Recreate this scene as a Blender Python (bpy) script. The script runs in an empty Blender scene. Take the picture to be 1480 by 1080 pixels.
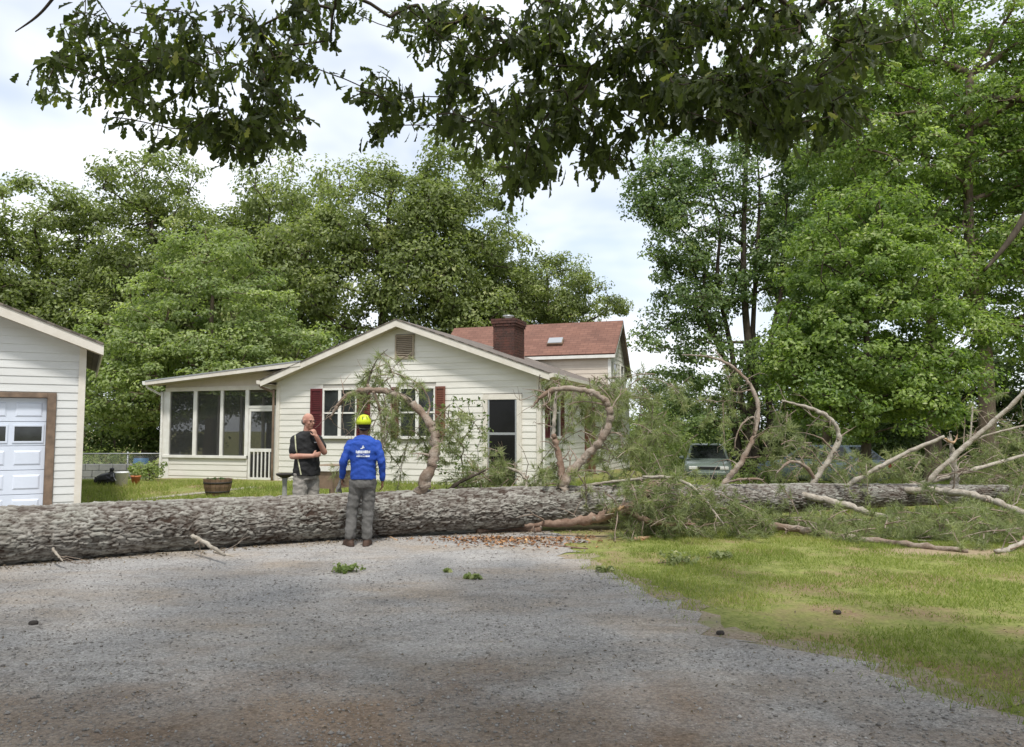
import bpy, bmesh, math, random
import numpy as np
from mathutils import Vector, Matrix
from mathutils.bvhtree import BVHTree

SC = bpy.context.scene
COL = SC.collection
R = math.radians
PI = math.pi

# ------------------------------------------------------------------ camera
CAMZ = 1.6
FPX = 1118.0
PITCH = math.atan(81.0 / FPX)
cd = bpy.data.cameras.new('camera')
cd.sensor_width = 36.0
cd.lens = FPX / 1480.0 * 36.0
cd.clip_start = 0.05
cd.clip_end = 3000.0
cam = bpy.data.objects.new('camera', cd)
cam.location = (0, 0, CAMZ)
cam.rotation_euler = (PI / 2 + PITCH, 0, 0)
COL.objects.link(cam)
SC.camera = cam

# ------------------------------------------------------------------ sky, sun, exposure
SUN_EL, SUN_AZ = R(62), R(172)          # azimuth clockwise from +Y: behind the camera, a little to the right
world = bpy.data.worlds.new('World')
SC.world = world
world.use_nodes = True
wn = world.node_tree
wn.nodes.clear()
w_out = wn.nodes.new('ShaderNodeOutputWorld')
w_bg = wn.nodes.new('ShaderNodeBackground')
w_bg.inputs['Strength'].default_value = 0.12
w_sky = wn.nodes.new('ShaderNodeTexSky')
w_sky.sky_type = 'NISHITA'
w_sky.sun_disc = False
w_sky.sun_elevation = SUN_EL
w_sky.sun_rotation = SUN_AZ
w_sky.air_density = 1.0
w_sky.dust_density = 1.5
w_tc = wn.nodes.new('ShaderNodeTexCoord')
w_map = wn.nodes.new('ShaderNodeMapping')
w_map.inputs['Scale'].default_value = (1.0, 1.0, 2.6)
w_map.inputs['Location'].default_value = (0.35, 0.2, 0.1)
w_n = wn.nodes.new('ShaderNodeTexNoise')
w_n.inputs['Scale'].default_value = 2.3
w_n.inputs['Detail'].default_value = 4.0
w_n.inputs['Roughness'].default_value = 0.58
w_n.inputs['Distortion'].default_value = 0.4
w_r = wn.nodes.new('ShaderNodeValToRGB')
w_r.color_ramp.elements[0].position = 0.36
w_r.color_ramp.elements[1].position = 0.56
w_r.color_ramp.elements[0].color = (0.5, 0.5, 0.5, 1)
w_n2 = wn.nodes.new('ShaderNodeTexNoise')
w_n2.inputs['Scale'].default_value = 3.1
w_n2.inputs['Detail'].default_value = 3.0
w_r2 = wn.nodes.new('ShaderNodeValToRGB')
w_r2.color_ramp.elements[0].position = 0.35
w_r2.color_ramp.elements[1].position = 0.65
w_r2.color_ramp.elements[0].color = (4.7, 5.05, 5.6, 1)
w_r2.color_ramp.elements[1].color = (6.0, 6.2, 6.45, 1)
w_mix = wn.nodes.new('ShaderNodeMix')
w_mix.data_type = 'RGBA'
L = wn.links.new
L(w_tc.outputs['Generated'], w_map.inputs['Vector'])
L(w_map.outputs['Vector'], w_n.inputs['Vector'])
L(w_map.outputs['Vector'], w_n2.inputs['Vector'])
L(w_n.outputs['Fac'], w_r.inputs['Fac'])
L(w_n2.outputs['Fac'], w_r2.inputs['Fac'])
L(w_r.outputs['Color'], w_mix.inputs['Factor'])
L(w_sky.outputs['Color'], w_mix.inputs['A'])
L(w_r2.outputs['Color'], w_mix.inputs['B'])
L(w_mix.outputs['Result'], w_bg.inputs['Color'])
L(w_bg.outputs['Background'], w_out.inputs['Surface'])

sl = bpy.data.lights.new('sun', 'SUN')
sl.energy = 2.3
sl.angle = R(7.0)
sl.color = (1.0, 0.965, 0.91)
sun = bpy.data.objects.new('sun', sl)
sun_dir = Vector((math.sin(SUN_AZ) * math.cos(SUN_EL), math.cos(SUN_AZ) * math.cos(SUN_EL), math.sin(SUN_EL)))
sun.rotation_euler = sun_dir.to_track_quat('Z', 'Y').to_euler()
sun.location = (-20, -20, 40)
COL.objects.link(sun)

SC.view_settings.view_transform = 'Standard'
SC.view_settings.look = 'None'
SC.view_settings.exposure = 0.75
SC.view_settings.gamma = 1.0
SC.view_settings.use_curve_mapping = False
SC.cycles.max_bounces = 7
SC.cycles.diffuse_bounces = 3
SC.cycles.glossy_bounces = 2
SC.cycles.transmission_bounces = 4
SC.cycles.transparent_max_bounces = 10
SC.cycles.caustics_reflective = False
SC.cycles.caustics_refractive = False
SC.cycles.use_denoising = True

# ------------------------------------------------------------------ helpers
CP, SP = math.cos(PITCH), math.sin(PITCH)


def P(px, py, Y):
    """world point seen at photo pixel px,py at distance Y in front of the camera"""
    a, b = (px - 740.0), (540.0 - py)
    dy = FPX * CP - b * SP
    dz = FPX * SP + b * CP
    t = Y / dy
    return Vector((a * t, Y, CAMZ + dz * t))


def PG(px, py, z=0.0):
    a, b = (px - 740.0), (540.0 - py)
    dy = FPX * CP - b * SP
    dz = FPX * SP + b * CP
    t = (z - CAMZ) / dz
    return Vector((a * t, dy * t, z))


def S(a, b, x):
    t = np.clip((np.asarray(x, float) - a) / (b - a), 0, 1)
    return t * t * (3 - 2 * t)


def gh(x, y):
    """height of the ground"""
    x = np.asarray(x, float)
    y = np.asarray(y, float)
    h = 0.2 * S(14.3, 20, y)
    h = h - 0.62 * S(3.5, 8, x) * S(17, 27, y)
    h = h - 0.55 * S(21.5, 28, y) * (1 - S(-13, -8, x))
    h = h - 0.5 * S(27, 40, y)
    return h


def ghf(x, y):
    return float(gh(x, y))


def tag(o, label=None, cat=None, group=None, kind=None):
    if label:
        o['label'] = label
    if cat:
        o['category'] = cat
    if group:
        o['group'] = group
    if kind:
        o['kind'] = kind
    return o


WM = {}


def link(o, parent=None, world=False):
    COL.objects.link(o)
    if parent is not None:
        o.parent = parent
        if world and parent.name in WM:
            o.matrix_parent_inverse = WM[parent.name].inverted()
    return o


def thing(name, label, cat, loc=(0, 0, 0), rz=0.0, group=None):
    o = bpy.data.objects.new(name, None)
    o.empty_display_size = 0.2
    o.location = loc
    o.rotation_euler = (0, 0, rz)
    COL.objects.link(o)
    WM[o.name] = Matrix.Translation(Vector(loc)) @ Matrix.Rotation(rz, 4, 'Z')
    tag(o, label, cat, group)
    return o


def np_mesh(name, verts, faces, mat, parent=None, world=False, smooth=False, var=None):
    """mesh from numpy arrays; faces is (M,3) or (M,4)"""
    verts = np.ascontiguousarray(verts, dtype=np.float32)
    faces = np.ascontiguousarray(faces, dtype=np.int32)
    me = bpy.data.meshes.new(name)
    k = faces.shape[1]
    me.vertices.add(len(verts))
    me.vertices.foreach_set('co', verts.ravel())
    me.loops.add(faces.size)
    me.loops.foreach_set('vertex_index', faces.ravel())
    me.polygons.add(len(faces))
    me.polygons.foreach_set('loop_start', np.arange(0, faces.size, k, dtype=np.int32))
    me.polygons.foreach_set('loop_total', np.full(len(faces), k, dtype=np.int32))
    if smooth:
        me.polygons.foreach_set('use_smooth', np.ones(len(faces), dtype=bool))
    me.update(calc_edges=True)
    if var is not None:
        at = me.attributes.new('var', 'FLOAT', 'POINT')
        at.data.foreach_set('value', np.ascontiguousarray(var, dtype=np.float32))
    me.materials.append(mat)
    o = bpy.data.objects.new(name, me)
    return link(o, parent, world)


class MB:
    """collects simple shapes into one mesh"""

    def __init__(self):
        self.v = []
        self.f = []

    def add(self, vs, fs):
        n = len(self.v)
        self.v += [tuple(p) for p in vs]
        self.f += [tuple(i + n for i in f) for f in fs]
        return self

    def box(self, lo, hi):
        (x0, y0, z0), (x1, y1, z1) = lo, hi
        return self.add([(x0, y0, z0), (x1, y0, z0), (x1, y1, z0), (x0, y1, z0), (x0, y0, z1), (x1, y0, z1), (x1, y1, z1), (x0, y1, z1)],
                        [(0, 3, 2, 1), (4, 5, 6, 7), (0, 1, 5, 4), (1, 2, 6, 5), (2, 3, 7, 6), (3, 0, 4, 7)])

    def prism(self, poly, d):
        """poly: 3D points of one face, d: extrusion vector"""
        n = len(poly)
        d = Vector(d)
        vs = [Vector(p) for p in poly]
        vs += [p + d for p in vs]
        fs = [tuple(range(n))[::-1], tuple(range(n, 2 * n))] + [(i, (i + 1) % n, (i + 1) % n + n, i + n) for i in range(n)]
        return self.add(vs, fs)

    def tube(self, pts, rad, n=8, caps=True):
        pts = [Vector(p) for p in pts]
        if not hasattr(rad, '__len__'):
            rad = [rad] * len(pts)
        vs, fs = [], []
        t0 = (pts[1] - pts[0]).normalized()
        ref = Vector((0, 0, 1)) if abs(t0.z) < 0.9 else Vector((1, 0, 0))
        nrm = t0.cross(ref).normalized()
        for i, p in enumerate(pts):
            a = pts[max(0, i - 1)]
            b = pts[min(len(pts) - 1, i + 1)]
            t = (b - a).normalized()
            nrm = (nrm - t * nrm.dot(t)).normalized()
            bn = t.cross(nrm)
            for k in range(n):
                an = 2 * PI * k / n
                vs.append(p + (nrm * math.cos(an) + bn * math.sin(an)) * rad[i])
        for i in range(len(pts) - 1):
            for k in range(n):
                k2 = (k + 1) % n
                fs.append((i * n + k, i * n + k2, (i + 1) * n + k2, (i + 1) * n + k))
        if caps:
            fs.append(tuple(range(n))[::-1])
            m = (len(pts) - 1) * n
            fs.append(tuple(range(m, m + n)))
        return self.add(vs, fs)

    def lathe(self, prof, n=20, c=(0, 0, 0)):
        """prof: list of (r, z)"""
        vs, fs = [], []
        for r, z in prof:
            for k in range(n):
                a = 2 * PI * k / n
                vs.append((c[0] + r * math.cos(a), c[1] + r * math.sin(a), c[2] + z))
        for i in range(len(prof) - 1):
            for k in range(n):
                k2 = (k + 1) % n
                fs.append((i * n + k, i * n + k2, (i + 1) * n + k2, (i + 1) * n + k))
        return self.add(vs, fs)

    def build(self, name, mat, parent=None, world=False, smooth=False, bevel=0.0):
        me = bpy.data.meshes.new(name)
        me.from_pydata(self.v, [], self.f)
        if smooth:
            me.polygons.foreach_set('use_smooth', [True] * len(me.polygons))
        me.materials.append(mat)
        me.update()
        o = bpy.data.objects.new(name, me)
        if bevel:
            m = o.modifiers.new('bevel', 'BEVEL')
            m.width = bevel
            m.segments = 2
            m.limit_method = 'ANGLE'
        return link(o, parent, world)


def catmull(pts, rad, sub=6):
    """smooth a polyline with radii"""
    pts = [Vector(p) for p in pts]
    out, ro = [], []
    n = len(pts)
    for i in range(n - 1):
        p0, p1, p2, p3 = pts[max(0, i - 1)], pts[i], pts[i + 1], pts[min(n - 1, i + 2)]
        for k in range(sub):
            t = k / sub
            out.append(0.5 * ((2 * p1) + (p2 - p0) * t + (2 * p0 - 5 * p1 + 4 * p2 - p3) * t * t + (3 * p1 - p0 - 3 * p2 + p3) * t ** 3))
            ro.append(rad[i] * (1 - t) + rad[i + 1] * t)
    out.append(pts[-1])
    ro.append(rad[-1])
    return out, ro


def vnoise(x, y, seed=0):
    """smooth 2D value noise in numpy, 0..1"""
    x = np.asarray(x, float)
    y = np.asarray(y, float)
    xi, yi = np.floor(x).astype(np.int64), np.floor(y).astype(np.int64)
    xf, yf = x - xi, y - yi
    xf = xf * xf * (3 - 2 * xf)
    yf = yf * yf * (3 - 2 * yf)

    def h(a, b):
        n = (a * 374761393 + b * 668265263 + seed * 1442695041) & 0x7fffffff
        n = ((n ^ (n >> 13)) * 1274126177) & 0x7fffffff
        return ((n ^ (n >> 16)) & 0xffff) / 65535.0
    return (h(xi, yi) * (1 - xf) + h(xi + 1, yi) * xf) * (1 - yf) + (h(xi, yi + 1) * (1 - xf) + h(xi + 1, yi + 1) * xf) * yf


def fbm(x, y, seed=0, o=4):
    s, a, t = 0, 0.5, 0
    for k in range(o):
        s = s + a * vnoise(x * 2 ** k, y * 2 ** k, seed + k * 17)
        t += a
        a *= 0.5
    return s / t


# ------------------------------------------------------------------ materials
def new_mat(name):
    m = bpy.data.materials.new(name)
    m.use_nodes = True
    nt = m.node_tree
    b = nt.nodes['Principled BSDF']
    return m, nt, b


def mat(name, c1, c2=None, rough=0.6, nscale=4.0, detail=4.0, bump=0.0, bscale=None, metal=0.0, spec=0.4, lo=0.35, hi=0.65, stretch=(1, 1, 1), coord='Object', c3=None, n3=1.2):
    m, nt, b = new_mat(name)
    b.inputs['Roughness'].default_value = rough
    b.inputs['Metallic'].default_value = metal
    b.inputs['Specular IOR Level'].default_value = spec
    b.inputs['Base Color'].default_value = (*c1, 1)
    if c2 is None and not bump:
        return m
    tc = nt.nodes.new('ShaderNodeTexCoord')
    mp = nt.nodes.new('ShaderNodeMapping')
    mp.inputs['Scale'].default_value = stretch
    nt.links.new(tc.outputs[coord], mp.inputs['Vector'])
    if c2 is not None:
        n = nt.nodes.new('ShaderNodeTexNoise')
        n.inputs['Scale'].default_value = nscale
        n.inputs['Detail'].default_value = detail
        n.inputs['Roughness'].default_value = 0.65
        r = nt.nodes.new('ShaderNodeValToRGB')
        r.color_ramp.elements[0].position = lo
        r.color_ramp.elements[1].position = hi
        r.color_ramp.elements[0].color = (*c1, 1)
        r.color_ramp.elements[1].color = (*c2, 1)
        nt.links.new(mp.outputs[0], n.inputs['Vector'])
        nt.links.new(n.outputs['Fac'], r.inputs['Fac'])
        last = r.outputs['Color']
        if c3 is not None:
            nn = nt.nodes.new('ShaderNodeTexNoise')
            nn.inputs['Scale'].default_value = n3
            nn.inputs['Detail'].default_value = 5
            rr = nt.nodes.new('ShaderNodeValToRGB')
            rr.color_ramp.elements[0].position = 0.45
            rr.color_ramp.elements[1].position = 0.68
            mx = nt.nodes.new('ShaderNodeMix')
            mx.data_type = 'RGBA'
            mx.inputs['B'].default_value = (*c3, 1)
            nt.links.new(mp.outputs[0], nn.inputs['Vector'])
            nt.links.new(nn.outputs['Fac'], rr.inputs['Fac'])
            nt.links.new(rr.outputs['Color'], mx.inputs['Factor'])
            nt.links.new(last, mx.inputs['A'])
            last = mx.outputs['Result']
        nt.links.new(last, b.inputs['Base Color'])
    if bump:
        n2 = nt.nodes.new('ShaderNodeTexNoise')
        n2.inputs['Scale'].default_value = bscale or nscale * 4
        n2.inputs['Detail'].default_value = 5
        bp = nt.nodes.new('ShaderNodeBump')
        bp.inputs['Strength'].default_value = bump
        bp.inputs['Distance'].default_value = 0.02
        nt.links.new(mp.outputs[0], n2.inputs['Vector'])
        nt.links.new(n2.outputs['Fac'], bp.inputs['Height'])
        nt.links.new(bp.outputs['Normal'], b.inputs['Normal'])
    return m


def leaf_mat(name, c_dark, c_light, c_alt=None, trans=0.35, rough=0.45, spec=0.35):
    """leaf colour varies from leaf to leaf (attribute var) and passes some light"""
    m, nt, b = new_mat(name)
    at = nt.nodes.new('ShaderNodeAttribute')
    at.attribute_name = 'var'
    r = nt.nodes.new('ShaderNodeValToRGB')
    r.color_ramp.elements[0].color = (*c_dark, 1)
    r.color_ramp.elements[1].color = (*c_light, 1)
    if c_alt:
        e = r.color_ramp.elements.new(0.93)
        e.color = (*c_light, 1)
        r.color_ramp.elements[-1].color = (*c_alt, 1)
    nt.links.new(at.outputs['Fac'], r.inputs['Fac'])
    nt.links.new(r.outputs['Color'], b.inputs['Base Color'])
    b.inputs['Roughness'].default_value = rough
    b.inputs['Specular IOR Level'].default_value = spec
    t = nt.nodes.new('ShaderNodeBsdfTranslucent')
    g = nt.nodes.new('ShaderNodeMix')
    g.data_type = 'RGBA'
    g.blend_type = 'MULTIPLY'
    g.inputs['Factor'].default_value = 1.0
    g.inputs['B'].default_value = (1.25, 1.4, 0.6, 1)
    nt.links.new(r.outputs['Color'], g.inputs['A'])
    nt.links.new(g.outputs['Result'], t.inputs['Color'])
    mx = nt.nodes.new('ShaderNodeMixShader')
    mx.inputs[0].default_value = trans
    nt.links.new(b.outputs[0], mx.inputs[1])
    nt.links.new(t.outputs[0], mx.inputs[2])
    nt.links.new(mx.outputs[0], nt.nodes['Material Output'].inputs['Surface'])
    return m


M = {}
M['siding'] = mat('siding', (0.74, 0.72, 0.665), (0.66, 0.64, 0.58), 0.55, 1.3, 5, bump=0.05, bscale=60, stretch=(0.4, 0.4, 2.0), c3=(0.62, 0.60, 0.54), n3=2.2)
M['siding_garage'] = mat('siding_garage', (0.66, 0.67, 0.655), (0.58, 0.58, 0.56), 0.55, 1.5, 5, bump=0.05, bscale=60, stretch=(0.4, 0.4, 2.0))
M['siding_side'] = M['siding']
M['core'] = mat('wall_board', (0.40, 0.38, 0.34), rough=0.8)
M['trim'] = mat('painted_trim', (0.70, 0.66, 0.59), (0.60, 0.555, 0.48), 0.5, 3, 5)
M['white'] = mat('white_paint', (0.78, 0.77, 0.73), (0.68, 0.66, 0.61), 0.45, 4, 4)
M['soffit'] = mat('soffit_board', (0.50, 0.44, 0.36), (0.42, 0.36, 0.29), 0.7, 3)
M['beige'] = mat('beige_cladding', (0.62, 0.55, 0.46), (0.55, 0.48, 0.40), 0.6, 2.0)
M['frame_dark'] = mat('brown_door_frame', (0.23, 0.16, 0.11), (0.12, 0.085, 0.06), 0.6, 5)
M['garage_door'] = mat('garage_door_paint', (0.66, 0.71, 0.80), (0.60, 0.65, 0.74), 0.4, 1.2)
M['glass'] = mat('window_glass', (0.014, 0.016, 0.017), (0.035, 0.04, 0.04), 0.06, 2.2, 3, spec=0.6)
M['glass_door'] = mat('door_glass', (0.006, 0.006, 0.006), rough=0.15, spec=0.25)
M['shutter'] = mat('red_shutter', (0.125, 0.02, 0.024), (0.09, 0.017, 0.02), 0.5, 4)
M['shutter_brown'] = mat('rusty_shutter', (0.20, 0.075, 0.045), (0.14, 0.05, 0.035), 0.6, 4)
M['vent'] = mat('gable_vent', (0.34, 0.28, 0.21), rough=0.6)
M['brick_mortar'] = mat('mortar', (0.20, 0.165, 0.14), rough=0.9)
M['brick'] = mat('brick', (0.115, 0.046, 0.033), (0.06, 0.032, 0.026), 0.85, 5.5, 3, bump=0.3, bscale=60)
M['concrete'] = mat('concrete', (0.36, 0.34, 0.31), (0.26, 0.25, 0.23), 0.85, 6, bump=0.2)
M['metal'] = mat('galvanised_metal', (0.45, 0.46, 0.47), rough=0.4, metal=0.8)
M['screen_frame'] = M['white']


def roof_mat(name, ca, cb, cc):
    m, nt, b = new_mat(name)
    tc = nt.nodes.new('ShaderNodeTexCoord')
    br = nt.nodes.new('ShaderNodeTexBrick')
    br.inputs['Scale'].default_value = 1.0
    br.inputs['Brick Width'].default_value = 0.30
    br.inputs['Row Height'].default_value = 0.14
    br.inputs['Mortar Size'].default_value = 0.008
    br.inputs['Color1'].default_value = (*ca, 1)
    br.inputs['Color2'].default_value = (*cb, 1)
    br.inputs['Mortar'].default_value = (*cc, 1)
    n = nt.nodes.new('ShaderNodeTexNoise')
    n.inputs['Scale'].default_value = 1.4
    n.inputs['Detail'].default_value = 8
    r = nt.nodes.new('ShaderNodeValToRGB')
    r.color_ramp.elements[0].color = (0.62, 0.62, 0.62, 1)
    r.color_ramp.elements[1].color = (1.25, 1.2, 1.1, 1)
    mx = nt.nodes.new('ShaderNodeMix')
    mx.data_type = 'RGBA'
    mx.blend_type = 'MULTIPLY'
    mx.inputs['Factor'].default_value = 1
    nt.links.new(tc.outputs['UV'], br.inputs['Vector'])
    nt.links.new(tc.outputs['Object'], n.inputs['Vector'])
    nt.links.new(n.outputs['Fac'], r.inputs['Fac'])
    nt.links.new(br.outputs['Color'], mx.inputs['A'])
    nt.links.new(r.outputs['Color'], mx.inputs['B'])
    nt.links.new(mx.outputs['Result'], b.inputs['Base Color'])
    bp = nt.nodes.new('ShaderNodeBump')
    bp.inputs['Strength'].default_value = 0.5
    bp.inputs['Distance'].default_value = 0.01
    nt.links.new(br.outputs['Fac'], bp.inputs['Height'])
    nt.links.new(bp.outputs['Normal'], b.inputs['Normal'])
    b.inputs['Roughness'].default_value = 0.9
    return m


M['roof_red'] = roof_mat('red_shingles', (0.225, 0.115, 0.088), (0.17, 0.084, 0.064), (0.115, 0.06, 0.047))
M['roof_grey'] = roof_mat('grey_shingles', (0.20, 0.17, 0.15), (0.15, 0.13, 0.12), (0.09, 0.08, 0.07))


def screen_mat():
    m, nt, b = new_mat('insect_screen')
    b.inputs['Base Color'].default_value = (0.035, 0.036, 0.034, 1)
    b.inputs['Roughness'].default_value = 0.7
    tr = nt.nodes.new('ShaderNodeBsdfTransparent')
    mx = nt.nodes.new('ShaderNodeMixShader')
    mx.inputs[0].default_value = 0.40
    nt.links.new(tr.outputs[0], mx.inputs[1])
    nt.links.new(b.outputs[0], mx.inputs[2])
    nt.links.new(mx.outputs[0], nt.nodes['Material Output'].inputs['Surface'])
    return m


M['screen'] = screen_mat()

# ------------------------------------------------------------------ ground
DRIVE = [PG(815, 802), PG(868, 830), PG(905, 848), PG(955, 866), PG(992, 893), PG(1035, 916), PG(1100, 930), PG(1180, 944), PG(1262, 966),
         PG(1330, 996), PG(1400, 1016), PG(1480, 1042)]
_far = [Vector((7.5, 3.2, 0)), Vector((12, 2.2, 0)), Vector((14, -8, 0)), Vector((-16, -8, 0)), Vector((-16, 9, 0)), Vector((-13.2, 10.9, 0)), Vector((-8.3, 14.1, 0)),
        Vector((-6.9, 13.4, 0)), Vector((-4.5, 12.9, 0)), Vector((-2.2, 12.75, 0)), Vector((-0.3, 12.6, 0)), Vector((0.6, 12.2, 0)), Vector((0.95, 11.2, 0))]
DRIVE_POLY = []
rng = random.Random(4)
_all = DRIVE + _far
for i, p in enumerate(_all):
    q = _all[(i + 1) % len(_all)]
    n = max(1, int((q - p).length / 0.16))
    for k in range(n):
        w = p.lerp(q, k / n)
        amp = 0.16 if w.y > 2.5 and w.x > 0 else 0.03
        DRIVE_POLY.append((w.x + rng.uniform(-amp, amp) * 1.3, w.y + rng.uniform(-amp, amp)))
DP = np.array(DRIVE_POLY)


def in_poly(x, y, poly=DP):
    x = np.asarray(x)
    y = np.asarray(y)
    ins = np.zeros(x.shape, bool)
    n = len(poly)
    for i in range(n):
        x0, y0 = poly[i]
        x1, y1 = poly[(i + 1) % n]
        if y0 == y1:
            continue
        c = ((y0 > y) != (y1 > y)) & (x < (x1 - x0) * (y - y0) / (y1 - y0) + x0)
        ins ^= c
    return ins


def ground_material():
    m, nt, b = new_mat('lawn_soil')
    N = nt.nodes.new
    lk = nt.links.new
    g = N('ShaderNodeNewGeometry')

    def noise(sc, det=6, rough=0.6):
        n = N('ShaderNodeTexNoise')
        n.inputs['Scale'].default_value = sc
        n.inputs['Detail'].default_value = det
        n.inputs['Roughness'].default_value = rough
        lk(g.outputs['Position'], n.inputs['Vector'])
        return n.outputs['Fac']

    def ramp(f, p0, c0, p1, c1):
        r = N('ShaderNodeValToRGB')
        r.color_ramp.elements[0].position = p0
        r.color_ramp.elements[1].position = p1
        r.color_ramp.elements[0].color = (*c0, 1)
        r.color_ramp.elements[1].color = (*c1, 1)
        lk(f, r.inputs['Fac'])
        return r.outputs['Color']

    def mix(f, a, bb):
        x = N('ShaderNodeMix')
        x.data_type = 'RGBA'
        lk(f, x.inputs['Factor'])
        lk(a, x.inputs['A'])
        lk(bb, x.inputs['B'])
        return x.outputs['Result']

    grass = ramp(noise(9, 5, 0.7), 0.3, (0.10, 0.13, 0.03), 0.7, (0.26, 0.28, 0.085))
    soil = ramp(noise(14, 4, 0.7), 0.3, (0.17, 0.11, 0.065), 0.7, (0.30, 0.22, 0.14))
    f = ramp(noise(0.9, 6, 0.6), 0.47, (0, 0, 0), 0.62, (1, 1, 1))
    f2 = ramp(noise(30, 4, 0.6), 0.45, (0.0, 0.0, 0.0), 0.62, (0.55, 0.55, 0.55))
    c = mix(f, grass, soil)
    straw = ramp(noise(40, 4), 0.3, (0.26, 0.24, 0.09), 0.7, (0.33, 0.30, 0.13))
    c = mix(f2, c, straw)
    # bare clay patches with a shape of their own
    for (cx, cy, rx, ry) in ((5.7, 10.3, 1.1, 0.45), (0.7, 11.75, 1.1, 0.45)):
        mp = N('ShaderNodeMapping')
        mp.vector_type = 'POINT'
        mp.inputs['Location'].default_value = (-cx / rx, -cy / ry, 0)
        mp.inputs['Scale'].default_value = (1 / rx, 1 / ry, 0)
        lk(g.outputs['Position'], mp.inputs['Vector'])
        ln = N('ShaderNodeVectorMath')
        ln.operation = 'LENGTH'
        lk(mp.outputs[0], ln.inputs[0])
        ad = N('ShaderNodeMath')
        ad.operation = 'ADD'
        lk(ln.outputs['Value'], ad.inputs[0])
        sub = N('ShaderNodeMath')
        sub.operation = 'MULTIPLY_ADD'
        lk(noise(3.0, 3), sub.inputs[0])
        sub.inputs[1].default_value = 1.6
        sub.inputs[2].default_value = -0.8
        lk(sub.outputs[0], ad.inputs[1])
        fm = ramp(ad.outputs[0], 0.55, (0.9, 0.9, 0.9), 1.15, (0, 0, 0))
        clay = ramp(noise(22, 3), 0.3, (0.25, 0.18, 0.115), 0.7, (0.38, 0.30, 0.21))
        c = mix(fm, c, clay)
    lk(c, b.inputs['Base Color'])
    b.inputs['Roughness'].default_value = 0.95
    b.inputs['Specular IOR Level'].default_value = 0.1
    bp = N('ShaderNodeBump')
    bp.inputs['Strength'].default_value = 0.6
    bp.inputs['Distance'].default_value = 0.03
    lk(noise(25, 3), bp.inputs['Height'])
    lk(bp.outputs['Normal'], b.inputs['Normal'])
    return m


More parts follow.
